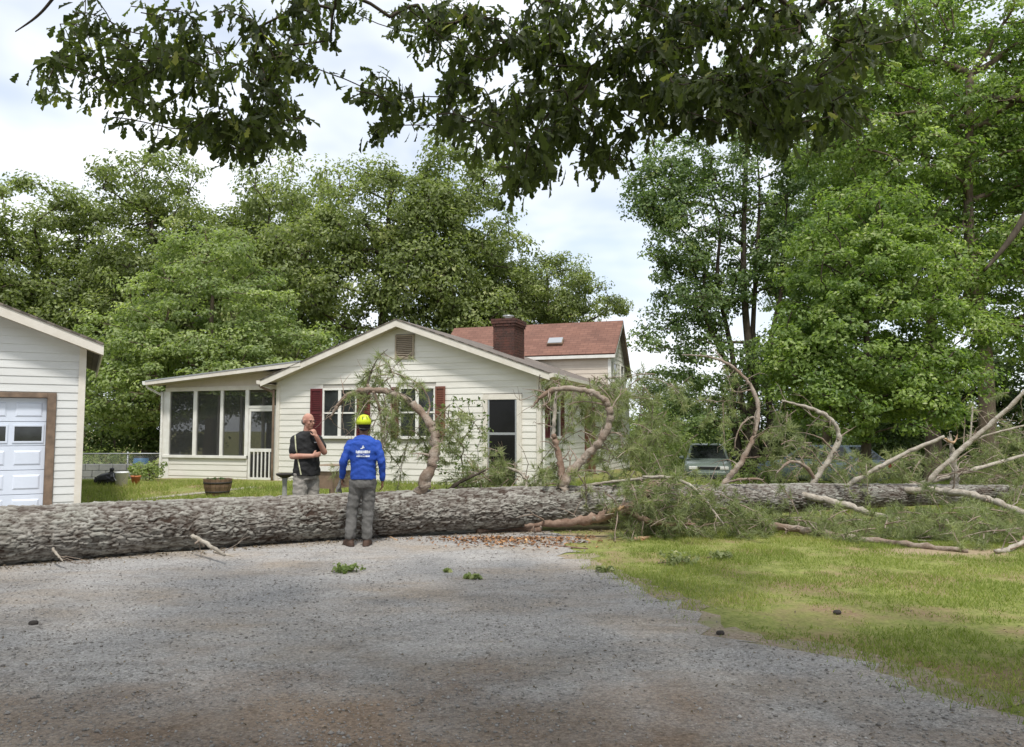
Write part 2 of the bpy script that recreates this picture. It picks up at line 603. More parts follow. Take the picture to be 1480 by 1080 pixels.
def gravel_material():
    m, nt, b = new_mat('driveway_gravel')
    N = nt.nodes.new
    lk = nt.links.new
    g = N('ShaderNodeNewGeometry')

    def noise(sc, det=6, rough=0.6, stretch=None):
        n = N('ShaderNodeTexNoise')
        n.inputs['Scale'].default_value = sc
        n.inputs['Detail'].default_value = det
        n.inputs['Roughness'].default_value = rough
        if stretch:
            mp = N('ShaderNodeMapping')
            mp.inputs['Scale'].default_value = stretch
            lk(g.outputs['Position'], mp.inputs['Vector'])
            lk(mp.outputs[0], n.inputs['Vector'])
        else:
            lk(g.outputs['Position'], n.inputs['Vector'])
        return n.outputs['Fac']

    def ramp(f, p0, c0, p1, c1):
        r = N('ShaderNodeValToRGB')
        r.color_ramp.elements[0].position = p0
        r.color_ramp.elements[1].position = p1
        r.color_ramp.elements[0].color = (*c0, 1)
        r.color_ramp.elements[1].color = (*c1, 1)
        lk(f, r.inputs['Fac'])
        return r.outputs['Color']

    def mix(f, a, bb, mode='MIX'):
        x = N('ShaderNodeMix')
        x.data_type = 'RGBA'
        x.blend_type = mode
        lk(f, x.inputs['Factor'])
        lk(a, x.inputs['A'])
        lk(bb, x.inputs['B'])
        return x.outputs['Result']

    fine = ramp(noise(70, 4, 0.75), 0.28, (0.14, 0.135, 0.13), 0.72, (0.50, 0.485, 0.47))
    tan = ramp(noise(55, 4, 0.75), 0.28, (0.155, 0.125, 0.098), 0.72, (0.465, 0.412, 0.352))
    f = ramp(noise(0.55, 5, 0.62, (1, 1.6, 1)), 0.44, (0, 0, 0), 0.66, (1, 1, 1))
    c = mix(f, fine, tan)
    dark = ramp(noise(60, 3, 0.7), 0.3, (0.05, 0.045, 0.04), 0.7, (0.19, 0.17, 0.15))
    f2 = ramp(noise(1.9, 6, 0.72, (1, 2.2, 1)), 0.52, (0, 0, 0), 0.72, (0.5, 0.5, 0.5))
    c = mix(f2, c, dark)
    # pale dusty sweep of fines across the middle
    pale = ramp(noise(45, 3, 0.7), 0.3, (0.28, 0.27, 0.26), 0.7, (0.50, 0.48, 0.46))
    f3 = ramp(noise(0.8, 4, 0.6, (1, 2.0, 1)), 0.52, (0, 0, 0), 0.70, (0.8, 0.8, 0.8))
    c = mix(f3, c, pale)
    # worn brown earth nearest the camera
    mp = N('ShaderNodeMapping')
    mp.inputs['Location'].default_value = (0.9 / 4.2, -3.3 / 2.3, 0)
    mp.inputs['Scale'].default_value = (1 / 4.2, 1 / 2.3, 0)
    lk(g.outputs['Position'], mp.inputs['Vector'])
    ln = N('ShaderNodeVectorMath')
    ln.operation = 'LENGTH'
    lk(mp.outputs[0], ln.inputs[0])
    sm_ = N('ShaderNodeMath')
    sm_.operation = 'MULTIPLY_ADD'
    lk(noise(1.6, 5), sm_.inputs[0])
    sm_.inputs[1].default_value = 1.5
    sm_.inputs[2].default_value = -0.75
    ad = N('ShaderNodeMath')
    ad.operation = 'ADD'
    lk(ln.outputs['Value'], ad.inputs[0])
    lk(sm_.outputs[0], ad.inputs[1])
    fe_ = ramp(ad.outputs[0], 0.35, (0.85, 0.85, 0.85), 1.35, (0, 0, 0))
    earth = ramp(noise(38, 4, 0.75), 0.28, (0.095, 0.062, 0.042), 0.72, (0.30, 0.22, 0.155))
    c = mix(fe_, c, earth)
    # every pebble its own shade
    v = N('ShaderNodeTexVoronoi')
    v.inputs['Scale'].default_value = 62
    v.inputs['Randomness'].default_value = 1.0
    lk(g.outputs['Position'], v.inputs['Vector'])
    bw = N('ShaderNodeSeparateColor')
    lk(v.outputs['Color'], bw.inputs[0])
    pb = ramp(bw.outputs[0], 0.0, (0.80, 0.79, 0.78), 1.0, (1.22, 1.21, 1.18))
    mm_ = N('ShaderNodeMix')
    mm_.data_type = 'RGBA'
    mm_.blend_type = 'MULTIPLY'
    mm_.inputs['Factor'].default_value = 1.0
    lk(c, mm_.inputs['A'])
    lk(pb, mm_.inputs['B'])
    lk(mm_.outputs['Result'], b.inputs['Base Color'])
    b.inputs['Roughness'].default_value = 0.95
    b.inputs['Specular IOR Level'].default_value = 0.15
    bp = N('ShaderNodeBump')
    bp.inputs['Strength'].default_value = 0.7
    bp.inputs['Distance'].default_value = 0.012
    bp.invert = True
    lk(v.outputs['Distance'], bp.inputs['Height'])
    bp2 = N('ShaderNodeBump')
    bp2.inputs['Strength'].default_value = 0.6
    bp2.inputs['Distance'].default_value = 0.06
    lk(noise(6, 3), bp2.inputs['Height'])
    lk(bp2.outputs['Normal'], bp.inputs['Normal'])
    lk(bp.outputs['Normal'], b.inputs['Normal'])
    return m


M['ground'] = ground_material()
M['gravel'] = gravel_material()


def axis(dense0, dense1, step, far0, far1):
    a = list(np.arange(dense0, dense1 + 1e-6, step))
    s = step
    x = dense0
    lo = []
    while x > far0:
        s *= 1.35
        x -= s
        lo.append(max(x, far0))
    s = step
    x = dense1
    hi = []
    while x < far1:
        s *= 1.35
        x += s
        hi.append(min(x, far1))
    return np.array(lo[::-1] + a + hi)


gx = axis(-16, 16, 0.4, -600, 600)
gy = axis(-9, 42, 0.4, -200, 900)
XX, YY = np.meshgrid(gx, gy)
ZZ = gh(XX, YY)
gv = np.stack([XX.ravel(), YY.ravel(), ZZ.ravel()], 1)
nx, ny = len(gx), len(gy)
ii = (np.arange(ny - 1)[:, None] * nx + np.arange(nx - 1)[None, :]).ravel()
gf = np.stack([ii, ii + 1, ii + nx + 1, ii + nx], 1)
ground = np_mesh('ground', gv, gf, M['ground'], smooth=True)
tag(ground, kind='structure')

rv = random.Random(17)
M['verge'] = mat('sandy_verge', (0.20, 0.155, 0.11), (0.36, 0.30, 0.23), 0.95, 30, 5, bump=0.5, bscale=60, spec=0.1, c3=(0.24, 0.24, 0.12), n3=4)
inner, outer = [], []
for i in range(len(DRIVE) - 1):
    a_, b_ = DRIVE[i], DRIVE[i + 1]
    m_ = max(1, int((b_ - a_).length / 0.12))
    for k_ in range(m_):
        w_ = a_.lerp(b_, k_ / m_)
        n_ = Vector(((b_ - a_).y, -(b_ - a_).x, 0)).normalized()
        if n_.x < 0:
            n_ = -n_
        wid = 0.10 + 0.55 * float(fbm(w_.x * 1.7, w_.y * 1.7, 77, 3)) ** 2 + rv.uniform(-0.05, 0.10)
        outer.append((w_.x + n_.x * wid, w_.y + n_.y * wid, 0.004))
        inner.append((w_.x - n_.x * 0.35, w_.y - n_.y * 0.35, 0.004))
vm_ = MB().add(inner + outer, [(i, i + 1, len(inner) + i + 1, len(inner) + i) for i in range(len(inner) - 1)])
tag(vm_.build('verge', M['verge']), kind='structure')
me = bpy.data.meshes.new('driveway')
bm = bmesh.new()
vs = [bm.verts.new((x, y, 0.008 + ghf(x, y))) for x, y in DRIVE_POLY]
es = [bm.edges.new((vs[i], vs[(i + 1) % len(vs)])) for i in range(len(vs))]
bmesh.ops.triangle_fill(bm, use_beauty=True, use_dissolve=False, edges=es)
for f in bm.faces:
    if f.normal.z < 0:
        f.normal_flip()
bm.to_mesh(me)
bm.free()
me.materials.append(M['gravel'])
drive = bpy.data.objects.new('driveway', me)
tag(link(drive), kind='structure')


# ------------------------------------------------------------------ building helpers
def plane_uv(loc, rz, px, py, v=0.0):
    """where the sight line through a photo pixel meets the upright plane at depth v of a building: (u, z)"""
    d = P(px, py, 1.0) - Vector((0, 0, CAMZ))
    U = Vector((math.cos(rz), math.sin(rz), 0))
    V = Vector((-math.sin(rz), math.cos(rz), 0))
    o = Vector((loc[0], loc[1], 0)) + V * v
    t = o.dot(V) / d.dot(V)
    w = d * t
    return (w - o).dot(U), CAMZ + d.z * t


_board_cache = {}


def siding(parent, O, U, Nn, outline, z0, z1, pitch, openings, material, name='siding_board'):
    """overlapping boards, each its own object. O origin, U along, Nn outward; outline(z)->(u0,u1)"""
    O, U, Nn = Vector(O), Vector(U), Vector(Nn)
    n = int(math.ceil((z1 - z0) / pitch))
    for i in range(n):
        za, zb = z0 + i * pitch, min(z0 + (i + 1) * pitch, z1)
        a0, a1 = outline(za)
        b0, b1 = outline(zb)
        segs = [((a0, b0), (a1, b1))]
        for (ou0, ou1, oz0, oz1) in openings:
            if min(zb, oz1) - max(za, oz0) < 0.25 * pitch:
                continue
            ns = []
            for (l, r) in segs:
                if ou1 <= max(l) or ou0 >= min(r):
                    ns.append((l, r))
                    continue
                if ou0 > max(l):
                    ns.append((l, (ou0, ou0)))
                if ou1 < min(r):
                    ns.append(((ou1, ou1), r))
            segs = ns
        for (l, r) in segs:
            if r[0] - l[0] < 0.03:
                continue
            jz = 0.0
            th0, th1 = 0.018, 0.005
            pts = []
            for (ub, ut) in (l, r):
                pts.append([O + U * ub + Vector((0, 0, za - 0.012)), O + U * ub + Nn * th0 + Vector((0, 0, za - 0.012)),
                            O + U * ut + Nn * th1 + Vector((0, 0, zb)), O + U * ut + Vector((0, 0, zb))])
            (p0, p1, p2, p3), (q0, q1, q2, q3) = pts
            m = MB().add([p0, p1, p2, p3, q0, q1, q2, q3], [(0, 1, 2, 3), (7, 6, 5, 4), (1, 5, 6, 2), (0, 4, 5, 1), (2, 6, 7, 3), (0, 3, 7, 4)])
            m.build(name, material, parent)


def roof_slab(name, quad, thick, material, parent):
    """a roof plane with thickness and shingle UVs; quad = eave-left, eave-right, ridge-right, ridge-left"""
    a, b, c, d = [Vector(p) for p in quad]
    n = (b - a).cross(d - a).normalized()
    if n.z < 0:
        n = -n
    low = [p - n * thick for p in (a, b, c, d)]
    me = bpy.data.meshes.new(name)
    me.from_pydata([a, b, c, d] + low, [], [(0, 1, 2, 3), (7, 6, 5, 4), (0, 4, 5, 1), (1, 5, 6, 2), (2, 6, 7, 3), (3, 7, 4, 0)])
    uv = me.uv_layers.new(name='UVMap')
    U = (b - a).normalized()
    W = n.cross(U)
    for lp in me.loops:
        p = me.vertices[lp.vertex_index].co - a
        uv.data[lp.index].uv = (p.dot(U), p.dot(W))
    me.materials.append(material)
    me.update()
    return link(bpy.data.objects.new(name, me), parent)


# ------------------------------------------------------------------ garage
G_LOC = Vector((-7.93, 14.3, 0.0))
G_RZ = R(29)
gar = thing('garage', 'pale sided garage with a white panelled door behind the thick log end', 'garage', G_LOC, G_RZ)


def guv(px, py, v=0.0):
    return plane_uv(G_LOC, G_RZ, px, py, v)


eu, ez = guv(150, 489, -0.35)
G_EAVE = 3.12
SLG = 0.385
GW = 7.2
ridge_u = -GW / 2


def g_outline(z):
    top = (z - 3.16) / SLG
    if z <= 3.16:
        return (-GW, 0.0)
    return (-GW + top, -top)


du1, _ = guv(66, 640)
fu1, _ = guv(79, 640)
_, ft = guv(70, 568)
_, dt = guv(60, 575)
DWID = 2.75
fw = fu1 - du1
# core with the door opening left as a recess
dl_ = du1 - DWID - fw
gw = MB().prism([(-GW + 0.02, 0.02, 0), (dl_, 0.02, 0), (dl_, 0.02, ft), (fu1, 0.02, ft), (fu1, 0.02, 0), (-0.02, 0.02, 0), (-0.02, 0.02, 3.13), (ridge_u, 0.02, 3.13 + SLG * GW / 2), (-GW + 0.02, 0.02, 3.13)], (0, 0.57, 0)).build('wall', M['core'], gar)
MB().prism([(-GW + 0.03, 0.6, 0), (-0.03, 0.6, 0), (-0.03, 0.6, 3.12), (ridge_u, 0.6, 3.12 + SLG * GW / 2), (-GW + 0.03, 0.6, 3.12)], (0, 6.4, 0)).build('rear_wall', M['siding_garage'], gar)
siding(gw, (0, 0.02, 0), (1, 0, 0), (0, -1, 0), g_outline, 0.02, 3.16 + SLG * GW / 2, 0.142,
       [(du1 - DWID - fw - 0.002, fu1 + 0.002, -1, ft + 0.0)], M['siding_garage'])
MB().box((-0.085, -0.035, 0), (0.03, 0.08, 3.16)).build('corner_board', M['trim'], gar, bevel=0.004)
# roof with fascia boards along the rake
oh, og = 0.30, 0.36


def gz(u):
    return 3.30 + SLG * ((-u) if u > ridge_u else (u + GW))


for s in (1, -1):
    ue = oh if s > 0 else -GW - oh
    q = [(ue, -og, gz(ue)), (ue, 7.3, gz(ue)), (ridge_u, 7.3, gz(ridge_u)), (ridge_u, -og, gz(ridge_u))]
    roof_slab('roof', q, 0.035, M['roof_grey'], gar)
    poly = [(ue, -og + 0.02, gz(ue) - 0.04), (ridge_u, -og + 0.02, gz(ridge_u) - 0.04), (ridge_u, -og + 0.02, gz(ridge_u) - 0.24), (ue, -og + 0.02, gz(ue) - 0.22)]
    MB().prism(poly, (0, 0.03, 0)).build('rake_board', M['trim'], gar)
    poly = [(ue, -og + 0.055, gz(ue) - 0.19), (ridge_u, -og + 0.055, gz(ridge_u) - 0.19), (ridge_u, -og + 0.055, gz(ridge_u) - 0.21), (ue, -og + 0.055, gz(ue) - 0.21)]
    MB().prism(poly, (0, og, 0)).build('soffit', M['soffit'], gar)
    uf = ue - 0.03 if s > 0 else ue
    MB().box((uf, -og + 0.056, gz(ue) - 0.2), (uf + 0.03, 7.28, gz(ue) - 0.03)).build('fascia_board', M['trim'], gar)
# door frame
fr = MB()
fr.box((du1, -0.03, 0), (fu1, 0.16, ft))
fr.build('door_jamb', M['frame_dark'], gar, bevel=0.004)
MB().box((du1 - DWID, -0.031, dt), (du1, 0.16, ft)).build('door_head', M['frame_dark'], gar, bevel=0.004)
# sectional door
nsec = 5
gd = MB()
hs = (dt - 0.01) / nsec
gd.box((du1 - DWID, 0.12, 0.005), (du1 - 0.004, 0.15, dt - 0.004))
gdo = gd.build('garage_door', M['garage_door'], gar)
for r_ in range(nsec):
    z0 = 0.01 + r_ * hs
    MB().box((du1 - DWID + 0.004, 0.09, z0 + 0.004), (du1 - 0.008, 0.119, z0 + hs - 0.006)).build('door_section', M['garage_door'], gdo, bevel=0.004)
    for c_ in range(5):
        cw = DWID / 5
        u1 = du1 - 0.07 - c_ * cw
        u0 = u1 - cw + 0.13
        za, zb = z0 + 0.085, z0 + hs - 0.085
        if r_ == 3:
            fm = MB()
            for (a, b, c, d) in ((u0 - 0.03, u1 + 0.03, za - 0.03, za), (u0 - 0.03, u1 + 0.03, zb, zb + 0.03), (u0 - 0.03, u0, za, zb), (u1, u1 + 0.03, za, zb)):
                fm.box((a, 0.075, c), (b, 0.0885, d))
            w_ = fm.build('window_frame', M['garage_door'], gdo)
            MB().box((u0 + 0.001, 0.082, za + 0.001), (u1 - 0.001, 0.0886, zb - 0.001)).build('pane', M['glass'], gdo)
        else:
            p = MB()
            i_ = 0.028
            o4 = [(u0, 0.0895, za), (u1, 0.0895, za), (u1, 0.0895, zb), (u0, 0.0895, zb)]
            i4 = [(u0 + i_, 0.076, za + i_), (u1 - i_, 0.076, za + i_), (u1 - i_, 0.076, zb - i_), (u0 + i_, 0.076, zb - i_)]
            p.add(o4 + i4, [(4, 5, 6, 7), (0, 1, 5, 4), (1, 2, 6, 5), (2, 3, 7, 6), (3, 0, 4, 7)])
            p.build('panel', M['garage_door'], gdo)

# ------------------------------------------------------------------ house
H_LOC = Vector((-6.53, 21.48, 0.0))
H_RZ = R(-19)
house = thing('house', 'cream sided house with red upper roof, brick chimney and dark front door', 'house', H_LOC, H_RZ)


def huv(px, py, v=0.0):
    return plane_uv(H_LOC, H_RZ, px, py, v)


HW = 7.63                # gable width
HD = 12.0                # depth of the main body
HB = 0.12                # foot of the siding
HE = 3.00                # wall plate
SLH = 0.361
PEAK = HE + SLH * HW / 2


def h_outline(z):
    if z <= HE:
        return (0.0, HW)
    t = (z - HE) / SLH
    return (t, HW - t)


d_u0, d_z1 = huv(705, 578)
d_u1, _ = huv(747, 578)
t_u0, t_z1 = huv(698, 571)
t_u1, _ = huv(754, 571)
s1a, s1t = huv(449, 566)
s1b, s1bot = huv(466, 629)
w1a, _ = huv(468, 600)
w1b, _ = huv(513, 600)
s2a, _ = huv(565, 600)
s2b, s2t = huv(578, 562)
w2a, _ = huv(579, 600)
w2b, w2bot = huv(626, 629)
s3a, _ = huv(627, 600)
s3b, _ = huv(642, 600)
WT, WB = 2.66, 1.43
gv0, gvt = huv(573, 487)
gv1, gvb = huv(596, 516)
opens = [(t_u0, t_u1, HB - 1, t_z1), (w1a - 0.06, w1b + 0.06, WB - 0.10, WT + 0.06), (w2a - 0.06, w2b + 0.06, WB - 0.10, WT + 0.06), (gv0 - 0.04, gv1 + 0.04, gvb - 0.04, gvt + 0.04)]
hwall = MB().prism([(0.03, 0.05, -0.3), (HW - 0.03, 0.05, -0.3), (HW - 0.03, 0.05, HE), (HW / 2, 0.05, PEAK - 0.02), (0.03, 0.05, HE)], (0, HD - 0.05, 0)).build('wall', M['core'], house)
MB().box((0.01, 0.02, -0.4), (HW - 0.01, 0.2, HB - 0.015)).build('foundation', M['concrete'], house)
siding(hwall, (0, 0.045, 0), (1, 0, 0), (0, -1, 0), h_outline, HB, PEAK - 0.02, 0.16, opens, M['siding'])
# right-hand wall, seen slantwise
rw = [(2.0, 3.2, WB - 0.06, WT + 0.06)]
sdw = MB().box((HW - 0.028, 0.06, -0.4), (HW - 0.012, HD - 0.01, HE)).build('side_wall', M['core'], house)
siding(sdw, (HW - 0.01, 0, 0), (0, 1, 0), (1, 0, 0), lambda z: (0.06, HD), HB - 0.16, HE - 0.02, 0.16, [(0.75, 1.75, WB - 0.08, WT + 0.06), (4.6, 6.0, -1, 2.35)], M['siding_side'])


def window(parent, u0, u1, z0, z1, v, cols=2, rows=2, axis='u'):
    """frame, sill, mullion and panes; axis u: faces -v, axis v: faces +u"""
    def bx(m, a0, a1, d0, d1, c0, c1):
        if axis == 'u':
            m.box((a0, v - d1, c0), (a1, v - d0, c1))
        else:
            m.box((v + d0, a0, c0), (v + d1, a1, c1))
        return m
    fr = MB()
    bx(fr, u0 - 0.05, u0, 0.0, 0.05, z0, z1)
    bx(fr, u1, u1 + 0.05, 0.0, 0.05, z0, z1)
    bx(fr, u0 - 0.05, u1 + 0.05, 0.0, 0.052, z1, z1 + 0.055)
    win = fr.build('window', M['white'], parent, bevel=0.003)
    bx(MB(), u0 - 0.08, u1 + 0.08, 0.0, 0.075, z0 - 0.075, z0).build('sill', M['white'], win, bevel=0.004)
    cw = (u1 - u0) / cols
    for c in range(1, cols):
        bx(MB(), u0 + c * cw - 0.045, u0 + c * cw + 0.045, 0.0, 0.046, z0, z1).build('mullion', M['white'], win, bevel=0.003)
    for c in range(cols):
        a0 = u0 + c * cw + (0.045 if c else 0)
        a1 = u0 + (c + 1) * cw - (0.045 if c < cols - 1 else 0)
        zm = (z0 + z1) / 2
        bx(MB(), a0 + 0.001, a1 - 0.001, 0.004, 0.040, zm - 0.02, zm + 0.02).build('sash_rail', M['white'], win)
        bx(MB(), a0 + 0.001, a1 - 0.001, 0.004, 0.014, z0 + 0.001, zm - 0.021).build('pane', M['glass'], win)
        bx(MB(), a0 + 0.001, a1 - 0.001, 0.004, 0.022, zm + 0.021, z1 - 0.001).build('pane', M['glass'], win)
    return win


def shutter(parent, u0, u1, z0, z1, v, m_, axis='u'):
    def bx(m, a0, a1, d0, d1, c0, c1):
        if axis == 'u':
            m.box((a0, v - d1, c0), (a1, v - d0, c1))
        else:
            m.box((v + d0, a0, c0), (v + d1, a1, c1))
        return m
    fr = MB()
    st = 0.045
    bx(fr, u0, u0 + st, 0.0, 0.035, z0, z1)
    bx(fr, u1 - st, u1, 0.0, 0.035, z0, z1)
    for zc in (z0, (z0 + z1) / 2 - 0.03, z1 - 0.06):
        bx(fr, u0 + st, u1 - st, 0.0, 0.034, zc, zc + 0.06)
    bx(fr, u0 + st, u1 - st, 0.0, 0.008, z0 + 0.06, z1 - 0.06)
    sh = fr.build('shutter', m_, parent)
    k = z0 + 0.08
    while k < z1 - 0.09:
        if abs(k - (z0 + z1) / 2) > 0.06:
            bx(MB(), u0 + st, u1 - st, 0.008, 0.026, k, k + 0.03).build('slat', m_, sh)
        k += 0.055
    return sh


window(house, w1a, w1b, WB, WT, 0.046)
window(house, w2a, w2b, WB, WT, 0.046)
w1len = s1b - s1a
shutter(house, s1a, w1a - 0.055, WB - 0.04, WT + 0.05, 0.018, M['shutter'])
shutter(house, w1b + 0.055, w1b + 0.055 + w1len, WB - 0.04, WT + 0.05, 0.018, M['shutter'])
shutter(house, s2a, w2a - 0.055, WB - 0.04, WT + 0.05, 0.018, M['shutter'])
shutter(house, w2b + 0.055, s3b + 0.02, WB - 0.04, WT + 0.05, 0.018, M['shutter_brown'])
# side wall window with shutters
window(house, 0.80, 1.70, WB, WT, HW - 0.01, axis='v', cols=1)
shutter(house, 0.36, 0.74, WB - 0.04, WT + 0.05, HW + 0.014, M['shutter'], axis='v')
shutter(house, 1.76, 2.14, WB - 0.04, WT + 0.05, HW + 0.014, M['shutter'], axis='v')
MB().box((HW - 0.01, 4.65, 0.1), (HW + 0.03, 5.95, 2.3)).build('side_door', M['shutter_brown'], house)
# front door
dm = MB()
dm.box((t_u0, -0.03, 0.0), (d_u0, 0.046, d_z1))
dm.box((d_u1, -0.03, 0.0), (t_u1, 0.046, d_z1))
dm.box((t_u0, -0.034, d_z1), (t_u1, 0.046, t_z1 + 0.01))
dframe = dm.build('door_frame', M['trim'], house, bevel=0.006)
ddoor = MB().box((d_u0 + 0.001, 0.005, 0.18), (d_u1 - 0.001, 0.046, d_z1 - 0.002)).build('front_door', M['frame_dark'], house)
_, rail = huv(725, 627)
ds = MB()
ds.box((d_u0 + 0.002, -0.012, 0.2), (d_u0 + 0.045, 0.004, d_z1 - 0.004))
ds.box((d_u1 - 0.045, -0.012, 0.2), (d_u1 - 0.002, 0.004, d_z1 - 0.004))
ds.box((d_u0 + 0.046, -0.012, rail - 0.03), (d_u1 - 0.046, 0.004, rail + 0.03))
ds.build('storm_door_frame', M['metal'], ddoor)
MB().box((d_u0 + 0.046, -0.004, rail + 0.031), (d_u1 - 0.046, 0.004, d_z1 - 0.005)).build('pane', M['glass_door'], ddoor)
MB().box((d_u0 + 0.046, -0.006, 0.22), (d_u1 - 0.046, 0.004, rail - 0.031)).build('pane', M['glass_door'], ddoor)
MB().tube([(d_u0 + 0.07, -0.03, 1.02), (d_u0 + 0.07, -0.03, 1.16)], 0.01).build('handle', M['metal'], ddoor)
stp = MB().box((t_u0 - 0.15, -0.75, -0.1), (t_u1 + 0.15, -0.06, 0.14)).build('door_step', M['concrete'], house, bevel=0.01)
# gable vent
vm = MB()
vm.box((gv0 - 0.04, -0.012, gvb - 0.04), (gv0, 0.045, gvt + 0.04))
vm.box((gv1, -0.012, gvb - 0.04), (gv1 + 0.04, 0.045, gvt + 0.04))
vm.box((gv0, -0.012, gvt), (gv1, 0.045, gvt + 0.04))
vm.box((gv0, -0.012, gvb - 0.04), (gv1, 0.045, gvb))
vent = vm.build('gable_vent', M['vent'], house)
k = gvb + 0.005
while k < gvt - 0.03:
    MB().add([(gv0, 0.03, k + 0.03), (gv1, 0.03, k + 0.03), (gv1, -0.008, k), (gv0, -0.008, k), (gv0, 0.03, k + 0.042), (gv1, 0.03, k + 0.042), (gv1, -0.008, k + 0.012), (gv0, -0.008, k + 0.012)],
             [(0, 1, 2, 3), (7, 6, 5, 4), (3, 2, 6, 7), (1, 0, 4, 5), (0, 3, 7, 4), (2, 1, 5, 6)]).build('slat', M['vent'], vent)
    k += 0.05
MB().box((gv0, 0.031, gvb), (gv1, 0.044, gvt)).build('backing', M['frame_dark'], vent)
# corner boards and downspouts
MB().box((-0.02, -0.012, HB - 0.1), (0.085, 0.1, HE)).build('corner_board', M['trim'], house, bevel=0.004)
MB().box((HW - 0.085, -0.012, HB - 0.1), (HW + 0.02, 0.1, HE)).build('corner_board', M['trim'], house, bevel=0.004)
pts, rr = catmull([(HW + 0.36, 0.12, HE - 0.02), (HW + 0.34, 0.12, HE - 0.12), (HW + 0.08, 0.14, HE - 0.38), (HW + 0.055, 0.14, HE - 0.55), (HW + 0.055, 0.14, 0.1)], [0.036] * 5, 4)
MB().tube(pts, rr, 8).build('downspout', M['white'], house, smooth=True)
# main roof
oh, og = 0.34, 0.32


def hz(u):
    return HE + 0.10 + SLH * min(u, HW - u)


for s in (-1, 1):
    ue = -oh if s < 0 else HW + oh
    q = [(ue, -og, hz(ue)), (ue, HD + 0.3, hz(ue)), (HW / 2, HD + 0.3, hz(HW / 2)), (HW / 2, -og, hz(HW / 2))]
    roof_slab('roof', q, 0.03, M['roof_grey'], house)
    poly = [(ue, -og + 0.015, hz(ue) - 0.035), (HW / 2, -og + 0.015, hz(HW / 2) - 0.035), (HW / 2, -og + 0.015, hz(HW / 2) - 0.205), (ue, -og + 0.015, hz(ue) - 0.19)]
    MB().prism(poly, (0, 0.03, 0)).build('rake_board', M['trim'], house)
    poly = [(ue, -og + 0.05, hz(ue) - 0.165), (HW / 2, -og + 0.05, hz(HW / 2) - 0.165), (HW / 2, -og + 0.05, hz(HW / 2) - 0.18), (ue, -og + 0.05, hz(ue) - 0.18)]
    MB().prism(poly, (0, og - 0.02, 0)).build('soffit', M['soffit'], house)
    g = MB()
    a = ue
    b = ue + s * 0.11
    z = hz(ue)
    g.prism([(a, -og, z - 0.03), (b, -og, z - 0.02), (b, -og, z - 0.11), (a, -og, z - 0.14)], (0, HD + 0.55, 0))
    g.build('gutter', M['trim'], house)
    MB().box((min(a, a - s * (oh + 0.0)), -og + 0.06, z - 0.155), (max(a, a - s * (oh + 0.0)), HD + 0.2, z - 0.14)).build('soffit', M['soffit'], house)
# upper storey with the red roof
UV0, UVR, UV1 = 9.2, 10.65, 12.2
UEND, UST = 7.47, 0.75
UZE, UZR, UZB = 4.37, 5.62, 3.75
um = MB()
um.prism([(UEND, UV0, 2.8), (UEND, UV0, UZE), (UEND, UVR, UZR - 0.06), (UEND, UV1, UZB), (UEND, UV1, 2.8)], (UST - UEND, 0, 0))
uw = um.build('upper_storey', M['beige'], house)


def gab(z):
    if z < UZE:
        return (UV0, UV1)
    a = UV0 + (z - UZE) / (UZR - UZE) * (UVR - UV0)
    b = UV1 - (z - UZB) / (UZR - UZB) * (UV1 - UVR)
    return (a, max(a + 0.01, b))


siding(uw, (UEND + 0.001, 0, 0), (0, 1, 0), (1, 0, 0), gab, 3.1, UZR - 0.1, 0.16, [], M['siding'])
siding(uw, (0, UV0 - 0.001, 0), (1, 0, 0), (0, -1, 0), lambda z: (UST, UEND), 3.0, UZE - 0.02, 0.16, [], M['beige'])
MB().box((UEND - 0.07, UV0 - 0.04, 2.9), (UEND + 0.04, UV0 + 0.06, UZE)).build('corner_board', M['white'], house)
ro = 0.22
fs_ = (UZR - UZE) / (UVR - UV0)
bs_ = (UZR - UZB) / (UV1 - UVR)
eo = 0.16
roof_slab('red_roof', [(UST, UV0 - eo, UZE - eo * fs_ + 0.1), (UEND + ro, UV0 - eo, UZE - eo * fs_ + 0.1), (UEND + ro, UVR, UZR + 0.1), (UST, UVR, UZR + 0.1)], 0.05, M['roof_red'], house)
roof_slab('red_roof', [(UEND + ro, UV1 + eo, UZB - eo * bs_ + 0.1), (UST, UV1 + eo, UZB - eo * bs_ + 0.1), (UST, UVR + 0.002, UZR + 0.1), (UEND + ro, UVR + 0.002, UZR + 0.1)], 0.05, M['roof_grey'], house)
MB().box((UST, UV0 - eo - 0.03, UZE - eo * fs_ - 0.06), (UEND + ro - 0.01, UV0 - eo - 0.003, UZE - eo * fs_ + 0.05)).build('fascia_board', M['white'], house)
MB().box((UST, UV0 - eo, UZE - eo * fs_ - 0.06), (UEND + ro - 0.02, UV0 - 0.03, UZE - eo * fs_ - 0.045)).build('soffit', M['soffit'], house)
poly = [(UEND + ro - 0.03, UVR, UZR + 0.04), (UEND + ro - 0.03, UV1 + eo, UZB - eo * bs_ + 0.04), (UEND + ro - 0.03, UV1 + eo, UZB - eo * bs_ - 0.10), (UEND + ro - 0.03, UVR, UZR - 0.12)]
MB().prism(poly, (0.028, 0, 0)).build('rake_board', M['frame_dark'], house)
poly = [(UEND + ro - 0.03, UVR, UZR + 0.04), (UEND + ro - 0.03, UV0 - eo, UZE - eo * fs_ + 0.04), (UEND + ro - 0.03, UV0 - eo, UZE - eo * fs_ - 0.06), (UEND + ro - 0.03, UVR, UZR - 0.08)]
MB().prism(poly, (0.028, 0, 0)).build('rake_board', M['white'], house)
window(house, 9.6, 10.15, 3.4, 4.0, UEND + 0.02, cols=1, axis='v')
window(house, 10.95, 11.45, 3.4, 4.0, UEND + 0.02, cols=1, axis='v')
